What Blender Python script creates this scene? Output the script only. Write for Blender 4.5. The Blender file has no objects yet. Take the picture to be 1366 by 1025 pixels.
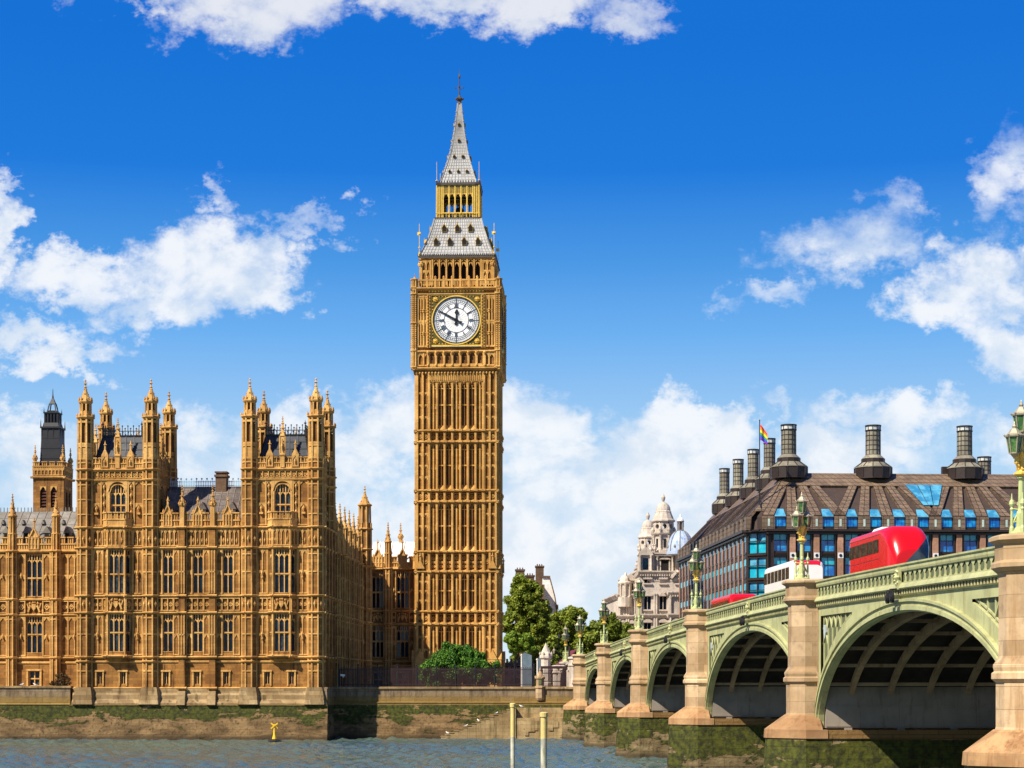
import bpy, math, random
from mathutils import Vector, Matrix
R = math.radians
PI = math.pi
S = bpy.context.scene
COL = S.collection
random.seed(7)

# ------------------------------------------------------------------ camera, sun, sky
F = 2550.0 / 1366.0                                   # focal length in picture widths
cam = bpy.data.cameras.new('camera')
cam.sensor_width = 36.0
cam.lens = 36.0 * F
cam.shift_y = 0.2954
cam.clip_start = 0.5
cam.clip_end = 9000.0
camo = bpy.data.objects.new('camera', cam)
camo.location = (0, 0, 7.2)
camo.rotation_euler = (R(90), 0, 0)
COL.objects.link(camo)
S.camera = camo

SUN_EL = 47.0
SUN_LEFT, SUN_BACK = 0.76, 0.65                       # the sun stands behind the camera, to its left
ls = bpy.data.lights.new('sun', 'SUN')
ls.energy = 5.0
ls.angle = R(0.5)
ls.color = (1.0, 0.93, 0.80)
so = bpy.data.objects.new('sun', ls)
ce, se = math.cos(R(SUN_EL)), math.sin(R(SUN_EL))
to_sun = Vector((-SUN_LEFT * ce, -SUN_BACK * ce, se)).normalized()
so.rotation_euler = to_sun.to_track_quat('Z', 'Y').to_euler()
so.location = (-60, -60, 150)
COL.objects.link(so)

S.view_settings.view_transform = 'Standard'
S.view_settings.look = 'None'
S.view_settings.exposure = 0.78
S.view_settings.gamma = 1.0

W = bpy.data.worlds.new('World')
S.world = W
W.use_nodes = True
nt = W.node_tree
nt.nodes.clear()
def N(tree, typ, **kw):
    n = tree.nodes.new(typ)
    for k, v in kw.items():
        setattr(n, k, v)
    return n
def math_node(tree, op, a, b=None, c=None, clamp=False):
    n = N(tree, 'ShaderNodeMath', operation=op)
    n.use_clamp = clamp
    for i, x in enumerate((a, b, c)):
        if x is None:
            continue
        if hasattr(x, 'links'):
            tree.links.new(x, n.inputs[i])
        else:
            n.inputs[i].default_value = x
    return n.outputs[0]
def mixcol(tree, fac, a, b, blend='MIX'):
    n = N(tree, 'ShaderNodeMix', data_type='RGBA', blend_type=blend)
    for sock, x in ((n.inputs[0], fac), (n.inputs[6], a), (n.inputs[7], b)):
        if hasattr(x, 'links'):
            tree.links.new(x, sock)
        elif isinstance(x, (int, float)):
            sock.default_value = x
        else:
            sock.default_value = tuple(x) + (1.0,) * (4 - len(x))
    return n.outputs[2]
def ramp(tree, fac, stops, interp='LINEAR'):
    n = N(tree, 'ShaderNodeValToRGB')
    n.color_ramp.interpolation = interp
    el = n.color_ramp.elements
    while len(el) < len(stops):
        el.new(0.5)
    for e, (p, c) in zip(el, stops):
        e.position = p
        e.color = tuple(c) + (1.0,) * (4 - len(c)) if not isinstance(c, (int, float)) else (c, c, c, 1)
    tree.links.new(fac, n.inputs[0])
    return n.outputs[0]
def smooth(tree, x, lo, hi):
    n = N(tree, 'ShaderNodeMapRange', interpolation_type='SMOOTHSTEP')
    tree.links.new(x, n.inputs[0])
    n.inputs[1].default_value = lo
    n.inputs[2].default_value = hi
    return n.outputs[0]
def noise(tree, vec, scale, detail=4, rough=0.5, dist=0.0, col=False):
    n = N(tree, 'ShaderNodeTexNoise')
    n.inputs['Scale'].default_value = scale
    n.inputs['Detail'].default_value = detail
    n.inputs['Roughness'].default_value = rough
    n.inputs['Distortion'].default_value = dist
    if vec is not None:
        tree.links.new(vec, n.inputs['Vector'])
    return n.outputs['Color' if col else 'Fac']

tc = N(nt, 'ShaderNodeTexCoord')
sep = N(nt, 'ShaderNodeSeparateXYZ')
nt.links.new(tc.outputs['Generated'], sep.inputs[0])
dx, dy, dz = sep.outputs
sky = N(nt, 'ShaderNodeTexSky', sky_type='NISHITA')
sky.sun_disc = False
sky.sun_elevation = R(SUN_EL)
sky.sun_rotation = math.atan2(-SUN_LEFT, -SUN_BACK) % (2 * PI)
sky.air_density = 1.0
sky.dust_density = 0.6
sky.ozone_density = 2.0
elev = math_node(nt, 'MAXIMUM', dz, 0.0)
# clear noon blue, deepening quickly with height
grad = ramp(nt, elev, [(0.0, (6.3, 7.6, 8.5)), (0.053, (5.9, 7.3, 8.5)), (0.123, (3.5, 5.7, 8.1)), (0.18, (1.35, 3.9, 7.9)),
                       (0.217, (0.55, 2.75, 7.0)), (0.26, (0.06, 1.7, 6.4)), (0.32, (0.02, 1.45, 6.0)), (1.0, (0.05, 0.9, 4.2))])
base = mixcol(nt, 0.96, sky.outputs[0], grad)
# clouds: banks placed by azimuth and elevation in the sky, their edges broken by noise
ay = math_node(nt, 'MAXIMUM', dy, 0.02)
az = math_node(nt, 'DIVIDE', dx, ay)
el_ = math_node(nt, 'DIVIDE', dz, ay)
cmb = N(nt, 'ShaderNodeCombineXYZ')
nt.links.new(az, cmb.inputs[0])
nt.links.new(el_, cmb.inputs[1])
mp = N(nt, 'ShaderNodeMapping')
mp.inputs['Scale'].default_value = (1.0, 1.25, 1.0)
nt.links.new(cmb.outputs[0], mp.inputs[0])
wn = N(nt, 'ShaderNodeSeparateColor'); nt.links.new(noise(nt, mp.outputs[0], 22, 5, .6, 0, True), wn.inputs[0])
wf = N(nt, 'ShaderNodeSeparateColor'); nt.links.new(noise(nt, mp.outputs[0], 75, 4, .65, 0, True), wf.inputs[0])
def warp(base_, a, b, ka, kb):
    v = math_node(nt, 'MULTIPLY_ADD', math_node(nt, 'SUBTRACT', a, .5), ka, base_)
    return math_node(nt, 'MULTIPLY_ADD', math_node(nt, 'SUBTRACT', b, .5), kb, v)
azw = warp(az, wn.outputs[0], wf.outputs[0], .095, .045)
elw = warp(el_, wn.outputs[1], wf.outputs[1], .060, .034)
def blob(cx, cy, rx, ry, amp):
    x = math_node(nt, 'MULTIPLY_ADD', azw, 1.0 / rx, -cx / rx)
    y = math_node(nt, 'MULTIPLY_ADD', elw, 1.0 / ry, -cy / ry)
    r2 = math_node(nt, 'ADD', math_node(nt, 'MULTIPLY', x, x), math_node(nt, 'MULTIPLY', y, y))
    g = math_node(nt, 'SUBTRACT', 1.0, r2)
    return math_node(nt, 'MULTIPLY', math_node(nt, 'MAXIMUM', g, -4.5), amp)
CL = [(-.135, .358, .056, .022, 1.), (-.195, .364, .034, .014, .9), (-.098, .352, .016, .012, .5), (-.045, .364, .044, .018, 1.), (.018, .360, .044, .016, .95), (.060, .352, .022, .012, .65),
      (-.266, .230, .016, .026, 1.), (-.222, .214, .038, .015, 1.), (-.158, .216, .054, .024, 1.1), (-.185, .198, .042, .016, 1.), (-.250, .180, .036, .012, .9), (-.272, .258, .008, .016, .7), (-.232, .172, .030, .008, .7),
      (-.120, .222, .018, .018, .85), (-.128, .205, .020, .012, .8), (-.099, .240, .017, .007, .5), (-.151, .251, .007, .009, .3),
      (.176, .229, .030, .012, .36), (.196, .244, .014, .012, .36), (.250, .213, .034, .024, 1.), (.236, .197, .030, .014, .9), (.262, .180, .026, .024, 1.), (.262, .266, .016, .026, .40), (.132, .207, .016, .006, .26),
      (-.055, .140, .030, .024, .9), (-.02, .135, .03, .022, .8), (.010, .131, .030, .020, .8), (.085, .128, .046, .022, 1.), (.050, .106, .085, .022, 1.), (.100, .142, .024, .012, .8), (.145, .150, .012, .010, .55),
      (.200, .140, .040, .014, .85), (.165, .120, .065, .014, .8), (.258, .125, .03, .014, .6),
      (-.245, .128, .042, .018, .75), (-.180, .130, .036, .017, .7), (-.120, .132, .036, .018, .8), (-.200, .108, .080, .018, .65), (-.085, .118, .026, .018, .6),
      (0.05, .072, .30, .036, 1.0), (-.42, .17, .10, .05, 1.), (.46, .20, .11, .06, 1.), (-.40, .31, .06, .022, .9), (.7, .12, .3, .05, .9), (-.7, .12, .3, .05, .9)]
dens = None
for c in CL:
    b = blob(*c)
    dens = b if dens is None else math_node(nt, 'SMOOTH_MAX', dens, b, 0.25)
n1 = noise(nt, mp.outputs[0], 17, 9, .58, .25)
n2 = noise(nt, mp.outputs[0], 55, 6, .6, .4)
d1 = math_node(nt, 'MULTIPLY_ADD', math_node(nt, 'SUBTRACT', n1, .5), 2.6, dens)
d1 = math_node(nt, 'MULTIPLY_ADD', math_node(nt, 'SUBTRACT', n2, .5), .8, d1)
cmask = smooth(nt, d1, -0.45, 1.05)
fwd = smooth(nt, dy, 0.03, 0.2)
# the other half of the sky, behind the camera: unseen fair weather cloud, its cover set for fill light
nb = noise(nt, tc.outputs['Generated'], 3.2, 6, .55, .2)
cback = math_node(nt, 'MULTIPLY', smooth(nt, nb, .53, .70), math_node(nt, 'SUBTRACT', 1.0, fwd))
call = math_node(nt, 'ADD', math_node(nt, 'MULTIPLY', cmask, fwd), cback, clamp=True)
off = N(nt, 'ShaderNodeMapping')
off.inputs['Location'].default_value = (0.010, -0.016, 0)
off.inputs['Scale'].default_value = (1.0, 1.25, 1.0)
nt.links.new(cmb.outputs[0], off.inputs[0])
n3 = noise(nt, off.outputs[0], 17, 9, .58, .25)
lit = smooth(nt, math_node(nt, 'SUBTRACT', n1, n3), -0.10, 0.07)
high = smooth(nt, el_, .30, .345)
ccol = mixcol(nt, lit, (6.5, 7.25, 8.2), (8.3, 8.5, 8.8))
ccol = mixcol(nt, math_node(nt, 'MULTIPLY', high, .5), ccol, (6.4, 6.6, 7.2))
skyc = mixcol(nt, math_node(nt, 'MULTIPLY', call, .93), base, ccol)
bg = N(nt, 'ShaderNodeBackground')
nt.links.new(skyc, bg.inputs[0])
bg.inputs[1].default_value = 0.066
wo = N(nt, 'ShaderNodeOutputWorld')
nt.links.new(bg.outputs[0], wo.inputs[0])

# ------------------------------------------------------------------ materials
def new_mat(name):
    m = bpy.data.materials.new(name)
    m.use_nodes = True
    t = m.node_tree
    b = t.nodes['Principled BSDF']
    return m, t, b
def bump(t, b, h, strength=.4, dist=.05):
    n = N(t, 'ShaderNodeBump')
    n.inputs['Strength'].default_value = strength
    n.inputs['Distance'].default_value = dist
    t.links.new(h, n.inputs['Height'])
    t.links.new(n.outputs[0], b.inputs['Normal'])
def stone(name, c1, c2, c3=None, course=.0, rough=.85, sc=.35, fine=2.2, bmp=.5, streak=.25, block=(1.1, .42)):
    """weathered masonry: two tones by large noise, a third in vertical rain streaks, stone courses"""
    m, t, b = new_mat(name)
    g = N(t, 'ShaderNodeNewGeometry')
    pos = g.outputs['Position']
    a = noise(t, pos, sc, 6, .6)
    f = noise(t, pos, fine, 5, .65)
    col = mixcol(t, smooth(t, a, .35, .66), c1, c2)
    col = mixcol(t, smooth(t, f, .45, .75), col, [x * .62 for x in c1])
    if streak:
        mpn = N(t, 'ShaderNodeMapping')
        mpn.inputs['Scale'].default_value = (1.3, 1.3, .10)
        t.links.new(pos, mpn.inputs[0])
        s = noise(t, mpn.outputs[0], 1.1, 5, .7)
        col = mixcol(t, math_node(t, 'MULTIPLY', smooth(t, s, .50, .74), streak * 2.8, clamp=True), col, c3 or [x * .4 for x in c2])
    big = noise(t, pos, .11, 3, .6)
    col = mixcol(t, math_node(t, 'MULTIPLY', smooth(t, big, .42, .62), .38), col, [x * .55 for x in c2])
    h = f
    if course:
        sp = N(t, 'ShaderNodeSeparateXYZ')
        t.links.new(pos, sp.inputs[0])
        cb = N(t, 'ShaderNodeCombineXYZ')
        t.links.new(math_node(t, 'ADD', sp.outputs[0], sp.outputs[1]), cb.inputs[0])
        t.links.new(sp.outputs[2], cb.inputs[1])
        br = N(t, 'ShaderNodeTexBrick')
        t.links.new(cb.outputs[0], br.inputs['Vector'])
        br.inputs['Scale'].default_value = 1.0
        br.inputs['Brick Width'].default_value = block[0]
        br.inputs['Row Height'].default_value = block[1]
        br.inputs['Mortar Size'].default_value = .018
        br.inputs['Color1'].default_value = (1, 1, 1, 1)
        br.inputs['Color2'].default_value = (.52, .48, .44, 1)
        br.inputs['Mortar'].default_value = (.42, .38, .33, 1)
        col = mixcol(t, course, col, br.outputs[0], 'MULTIPLY')
    t.links.new(col, b.inputs['Base Color'])
    b.inputs['Roughness'].default_value = rough
    b.inputs['Specular IOR Level'].default_value = .25
    bump(t, b, h, bmp, .06)
    return m
def paint(name, c, rough=.5, metal=0., var=.25, sc=1.5, spec=.4, rust=None, bmp=0.):
    m, t, b = new_mat(name)
    g = N(t, 'ShaderNodeNewGeometry')
    f = noise(t, g.outputs['Position'], sc, 5, .6)
    col = mixcol(t, smooth(t, f, .35, .7), c, [x * (1 - var) for x in c])
    if rust:
        mpn = N(t, 'ShaderNodeMapping')
        mpn.inputs['Scale'].default_value = (1, 1, .22)
        t.links.new(g.outputs['Position'], mpn.inputs[0])
        s = noise(t, mpn.outputs[0], 2.2, 5, .7)
        col = mixcol(t, math_node(t, 'MULTIPLY', smooth(t, s, .50, .72), .8), col, rust)
    t.links.new(col, b.inputs['Base Color'])
    b.inputs['Roughness'].default_value = rough
    b.inputs['Metallic'].default_value = metal
    b.inputs['Specular IOR Level'].default_value = spec
    if bmp:
        bump(t, b, f, bmp, .05)
    return m
def glass(name, c, c2, rough=.08, sc=.8, spec=.6):
    m, t, b = new_mat(name)
    g = N(t, 'ShaderNodeNewGeometry')
    f = noise(t, g.outputs['Position'], sc, 3, .6)
    t.links.new(mixcol(t, smooth(t, f, .42, .62), c, c2), b.inputs['Base Color'])
    b.inputs['Roughness'].default_value = rough
    b.inputs['Specular IOR Level'].default_value = spec
    h = noise(t, g.outputs['Position'], 3.5, 3, .5)
    bump(t, b, h, .12, .03)
    return m
M = {}
M['stone'] = stone('palace_stone', (.42, .198, .046), (.28, .120, .027), (.07, .030, .009), course=.75, streak=.40)  # wall tone darkened, so recesses look shaded beside the carving
M['stone_lit'] = stone('sunlit_carved_stone', (.74, .430, .135), (.54, .275, .070), (.14, .062, .018), course=.35, streak=.36, fine=4)  # same stone in a brighter tone, sunlight put into the colour
M['stone_dark'] = stone('shade_and_chequer_stone', (.20, .088, .022), (.12, .052, .014), (.05, .022, .008), streak=.25, fine=5)  # recess shade put into the colour; also the dark chequers and dots
M['tower_stone'] = stone('tower_stone', (.40, .186, .041), (.27, .118, .025), (.085, .038, .011), course=.65, streak=.38)  # darker copy for the shaft walls, shade put into the colour
M['tower_lit'] = stone('sunlit_tower_carving', (.76, .440, .125), (.56, .285, .066), (.20, .09, .022), course=.35, streak=.32, fine=4)  # brighter copy for ribs and carving, sunlight put into the colour
M['plinth'] = stone('plinth_stone', (.43, .30, .145), (.27, .17, .07), (.10, .06, .02), course=.8, streak=.42, block=(1.6, .6))
M['granite'] = stone('pier_granite', (.60, .425, .25), (.47, .31, .16), (.28, .125, .035), course=.7, streak=.26, sc=.5, block=(2.2, .9), bmp=.2)
M['portland'] = stone('portland_stone', (.64, .54, .44), (.47, .39, .31), (.20, .16, .13), streak=.28)
M['pale_wall'] = stone('pale_render', (.80, .76, .68), (.72, .66, .58), None, streak=.1)
M['brown_brick'] = stone('brown_brick', (.20, .12, .07), (.13, .08, .05), None, course=.6, streak=.2, block=(.5, .2))
M['slate'] = stone('roof_slate', (.19, .155, .13), (.10, .082, .074), (.34, .25, .18), course=.7, rough=.7, streak=.3, block=(.8, .8), bmp=.3)
M['pale_roof'] = stone('pale_lead_roof', (.285, .255, .205), (.20, .18, .145), (.12, .09, .07), course=.45, rough=.55, streak=.25, block=(1.6, 1.6), bmp=.2)
M['white_roof'] = paint('white_lead_roof', (.72, .70, .66), .5, 0, .2)
M['dark_roof'] = stone('dark_iron_roof', (.040, .043, .052), (.026, .029, .036), (.09, .09, .1), rough=.45, streak=.25, bmp=.2)
M['spire_plate'] = stone('spire_iron_plate', (.50, .485, .455), (.37, .355, .33), (.19, .155, .11), rough=.5, streak=.25, fine=6, bmp=.25)
M['iron'] = paint('dark_iron', (.018, .017, .018), .5, .2)
M['iron_maroon'] = paint('maroon_iron', (.034, .012, .013), .55)
M['gold'] = paint('gilding', (.86, .55, .10), .38, .2, .3, 5)
M['gilt_stone'] = stone('gilded_stone', (.62, .40, .07), (.36, .20, .035), (.16, .09, .02), streak=.3, fine=5)
M['black_gold'] = paint('olive_gold_panel', (.12, .092, .018), .5, .3, .5, 6)
M['dial'] = paint('opal_dial', (.86, .84, .78), .35, 0, .1, 9)
M['black'] = paint('black_iron', (.012, .012, .014), .45)
M['dial_iron'] = paint('dial_grey_iron', (.055, .06, .085), .5)
M['glass'] = glass('palace_glass', (.004, .008, .014), (.008, .022, .042), spec=.22)
M['glass_pale'] = glass('lead_light_glass', (.016, .026, .03), (.06, .075, .08), rough=.25, sc=1.6, spec=.25)
M['void'] = paint('dark_interior', (.010, .008, .007), .9)
M['louvre'] = paint('red_brown_louvre', (.10, .035, .02), .8)
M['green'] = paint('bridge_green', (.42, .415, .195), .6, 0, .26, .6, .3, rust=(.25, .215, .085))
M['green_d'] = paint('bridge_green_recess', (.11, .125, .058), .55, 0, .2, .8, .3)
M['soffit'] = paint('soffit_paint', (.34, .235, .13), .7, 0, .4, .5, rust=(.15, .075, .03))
M['soffit_dark'] = paint('dark_soffit', (.030, .022, .018), .85, 0, .5)  # near-black plates above the ribs, so the ribs stand out
M['skew'] = paint('grey_steel_wall', (.27, .225, .175), .6, 0, .25, .5, rust=(.15, .11, .075))
M['lamp_green'] = paint('lamp_green', (.42, .46, .19), .45, 0, .2)
M['lamp_glass'] = glass('lamp_glass', (.035, .10, .03), (.11, .20, .05), .15, 4)
M['lamp_cap'] = paint('lamp_roof', (.42, .36, .24), .45, .3, .3, 5)
M['red'] = paint('bus_red', (.56, .004, .008), .22, 0, .06, 1, .35)
M['white'] = paint('coach_white', (.80, .75, .68), .25, 0, .05, 1, .5)
M['bus_glass'] = glass('bus_glass', (.010, .014, .02), (.03, .045, .06), .05)
M['bus_glass_brown'] = glass('tinted_bus_glass', (.014, .011, .008), (.05, .038, .024), .15, 2.5, .3)
M['rubber'] = paint('tyre_rubber', (.02, .02, .02), .8)
M['bronze'] = stone('bronze_roof_panel', (.185, .118, .070), (.135, .085, .052), (.07, .045, .03), rough=.5, streak=.25, fine=3, bmp=.2)
M['bronze_dark'] = paint('dark_bronze', (.040, .026, .020), .45, .3)
M['bronze_recess'] = paint('brown_recess', (.050, .030, .021), .7)
M['chim'] = stone('chimney_bronze', (.30, .27, .19), (.19, .165, .12), (.075, .055, .035), rough=.5, streak=.35, bmp=.2)
M['pink_pier'] = stone('pink_sandstone', (.46, .25, .16), (.38, .20, .12), None, course=.3, streak=.1)
M['blue_glass'] = glass('blue_glass', (.006, .09, .34), (.016, .28, .54), .06, .6)
M['teal_glass'] = glass('teal_glass', (.012, .30, .42), (.03, .42, .50), .06, .45)
M['sky_glass'] = glass('sky_glass', (.03, .17, .30), (.09, .32, .44), .06, .6)
M['disc'] = paint('white_disc', (.75, .73, .7), .5)
M['yellow'] = paint('buoy_yellow', (.78, .48, .02), .45, 0, .2, 3)
M['weed'] = paint('weathered_pole', (.52, .49, .36), .7, 0, .4, 1.5, .3, rust=(.13, .14, .05), bmp=.3)
M['pole_yellow'] = paint('worn_yellow_paint', (.66, .50, .17), .55, 0, .2, 2.5, .3, rust=(.42, .30, .10))
M['gull'] = paint('gull_white', (.82, .82, .80), .6, 0, .1, 20)
M['gull_grey'] = paint('gull_grey', (.36, .38, .40), .6, 0, .1, 20)
M['bark'] = stone('bark', (.07, .05, .035), (.045, .032, .022), None, streak=.3)
M['hoarding'] = paint('grey_blue_board', (.12, .17, .20), .6)
M['asphalt'] = paint('asphalt', (.05, .05, .05), .9)
M['paving'] = stone('paving', (.36, .31, .25), (.28, .24, .19), None, streak=0)
M['blue_dome'] = stone('silver_dome', (.52, .58, .66), (.34, .45, .62), (.10, .22, .48), rough=.4, streak=.4, sc=.15)
M['lead_grey'] = paint('lead_grey', (.22, .17, .14), .6, 0, .3)

def leaf_mat(name, c1, c2, c3):
    m, t, b = new_mat(name)
    g = N(t, 'ShaderNodeNewGeometry')
    a = noise(t, g.outputs['Position'], .35, 4, .6)
    rnd = g.outputs['Random Per Island']
    col = mixcol(t, smooth(t, a, .38, .62), c1, c2)
    col = mixcol(t, math_node(t, 'MULTIPLY', smooth(t, rnd, .45, 1.0), .8), col, c3)
    t.links.new(col, b.inputs['Base Color'])
    b.inputs['Roughness'].default_value = .55
    b.inputs['Specular IOR Level'].default_value = .25
    tr = N(t, 'ShaderNodeBsdfTranslucent')
    t.links.new(col, tr.inputs[0])
    ms = N(t, 'ShaderNodeMixShader')
    ms.inputs[0].default_value = .3
    t.links.new(b.outputs[0], ms.inputs[1])
    t.links.new(tr.outputs[0], ms.inputs[2])
    t.links.new(ms.outputs[0], t.nodes['Material Output'].inputs[0])
    return m
M['leaf_mid'] = leaf_mat('plane_tree_leaf', (.19, .235, .020), (.12, .16, .016), (.33, .35, .034))
M['leaf_dark'] = leaf_mat('dark_tree_leaf', (.15, .19, .020), (.095, .13, .016), (.26, .29, .03))
M['leaf_bright'] = leaf_mat('bright_tree_leaf', (.16, .25, .014), (.11, .19, .014), (.28, .36, .035))
M['leaf_bush'] = leaf_mat('fig_bush_leaf', (.065, .165, .014), (.038, .11, .012), (.14, .27, .022))
M['leaf_brown'] = leaf_mat('dry_shrub_leaf', (.10, .055, .02), (.06, .035, .015), (.14, .09, .03))

# tidal masonry: bare stone, stained band, weed, then mud, by height above the water and broken by noise
def tidal(name, top1, top2, band, mud1, mud2, weed_hi=4.7, weed_lo=2.0, cover=.5):
    m, t, b = new_mat(name)
    g = N(t, 'ShaderNodeNewGeometry')
    pos = g.outputs['Position']
    sp = N(t, 'ShaderNodeSeparateXYZ')
    t.links.new(pos, sp.inputs[0])
    z = sp.outputs[2]
    mpn = N(t, 'ShaderNodeMapping')
    mpn.inputs['Scale'].default_value = (.30, .30, .95)
    t.links.new(pos, mpn.inputs[0])
    big = noise(t, mpn.outputs[0], .8, 6, .62, .3)
    fine = noise(t, pos, 2.4, 5, .65)
    mps = N(t, 'ShaderNodeMapping')
    mps.inputs['Scale'].default_value = (1.2, 1.2, .18)
    t.links.new(pos, mps.inputs[0])
    stk = noise(t, mps.outputs[0], 1.2, 5, .65)
    zz = math_node(t, 'MULTIPLY_ADD', math_node(t, 'SUBTRACT', big, .5), 8.0, z)
    top = mixcol(t, smooth(t, stk, .40, .66), top1, top2)
    bandm = smooth(t, math_node(t, 'MULTIPLY_ADD', math_node(t, 'SUBTRACT', stk, .5), 1.0, z), 6.3, 5.3)
    top = mixcol(t, math_node(t, 'MULTIPLY', bandm, .85), top, band)
    mud = mixcol(t, smooth(t, big, .36, .6), mud1, mud2)
    mud = mixcol(t, smooth(t, fine, .48, .72), mud, [x * .5 for x in mud2])
    hp = math_node(t, 'MULTIPLY', smooth(t, zz, weed_lo, weed_lo + 1.9), smooth(t, z, weed_hi + .12, weed_hi - .12))
    wm = smooth(t, math_node(t, 'ADD', math_node(t, 'MULTIPLY', hp, .9), math_node(t, 'MULTIPLY_ADD', math_node(t, 'SUBTRACT', big, .5), 2.6, math_node(t, 'MULTIPLY', math_node(t, 'SUBTRACT', fine, .5), .8))), cover, cover + .22)
    wm = math_node(t, 'MULTIPLY', wm, smooth(t, z, weed_hi + .15, weed_hi - .1))
    weed = mixcol(t, smooth(t, fine, .35, .65), (.078, .082, .008), (.024, .026, .005))
    low = mixcol(t, wm, mud, weed)
    col = mixcol(t, smooth(t, z, weed_hi + .12, weed_hi - .08), top, low)
    wet = smooth(t, math_node(t, 'MULTIPLY_ADD', math_node(t, 'SUBTRACT', fine, .5), .7, z), .75, .2)
    col = mixcol(t, math_node(t, 'MULTIPLY', wet, .75), col, [x * .33 for x in mud2])
    sp2 = N(t, 'ShaderNodeCombineXYZ')
    t.links.new(math_node(t, 'ADD', sp.outputs[0], math_node(t, 'MULTIPLY', sp.outputs[1], .7)), sp2.inputs[0])
    t.links.new(z, sp2.inputs[1])
    br = N(t, 'ShaderNodeTexBrick')
    t.links.new(sp2.outputs[0], br.inputs['Vector'])
    br.inputs['Scale'].default_value = 1.0
    br.inputs['Brick Width'].default_value = 1.9
    br.inputs['Row Height'].default_value = .72
    br.inputs['Mortar Size'].default_value = .025
    br.inputs['Color1'].default_value = (1, 1, 1, 1)
    br.inputs['Color2'].default_value = (.74, .70, .66, 1)
    br.inputs['Mortar'].default_value = (.35, .33, .3, 1)
    col = mixcol(t, .75, col, br.outputs[0], 'MULTIPLY')
    t.links.new(col, b.inputs['Base Color'])
    b.inputs['Roughness'].default_value = .8
    b.inputs['Specular IOR Level'].default_value = .25
    bump(t, b, math_node(t, 'ADD', fine, math_node(t, 'MULTIPLY', wm, .6)), .6, .12)
    return m
M['tide_wall'] = tidal('tidal_river_wall', (.26, .185, .105), (.13, .088, .05), (.24, .145, .030), (.275, .17, .07), (.12, .072, .028), cover=.31)
M['tide_pier'] = tidal('tidal_pier_stone', (.36, .23, .12), (.22, .13, .06), (.20, .11, .03), (.25, .18, .085), (.11, .078, .034), weed_hi=4.05, weed_lo=.7, cover=.42)

def water_mat():
    m, t, b = new_mat('river_water')
    g = N(t, 'ShaderNodeNewGeometry')
    pos = g.outputs['Position']
    a = noise(t, pos, .03, 4, .6)
    t.links.new(mixcol(t, smooth(t, a, .35, .65), (.070, .100, .076), (.050, .085, .098)), b.inputs['Base Color'])
    b.inputs['Roughness'].default_value = .08
    b.inputs['IOR'].default_value = 1.33
    b.inputs['Specular IOR Level'].default_value = .5
    h2 = noise(t, pos, 2.6, 4, .6, .4)
    bump(t, b, h2, .6, .12)
    return m
M['water'] = water_mat()

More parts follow.
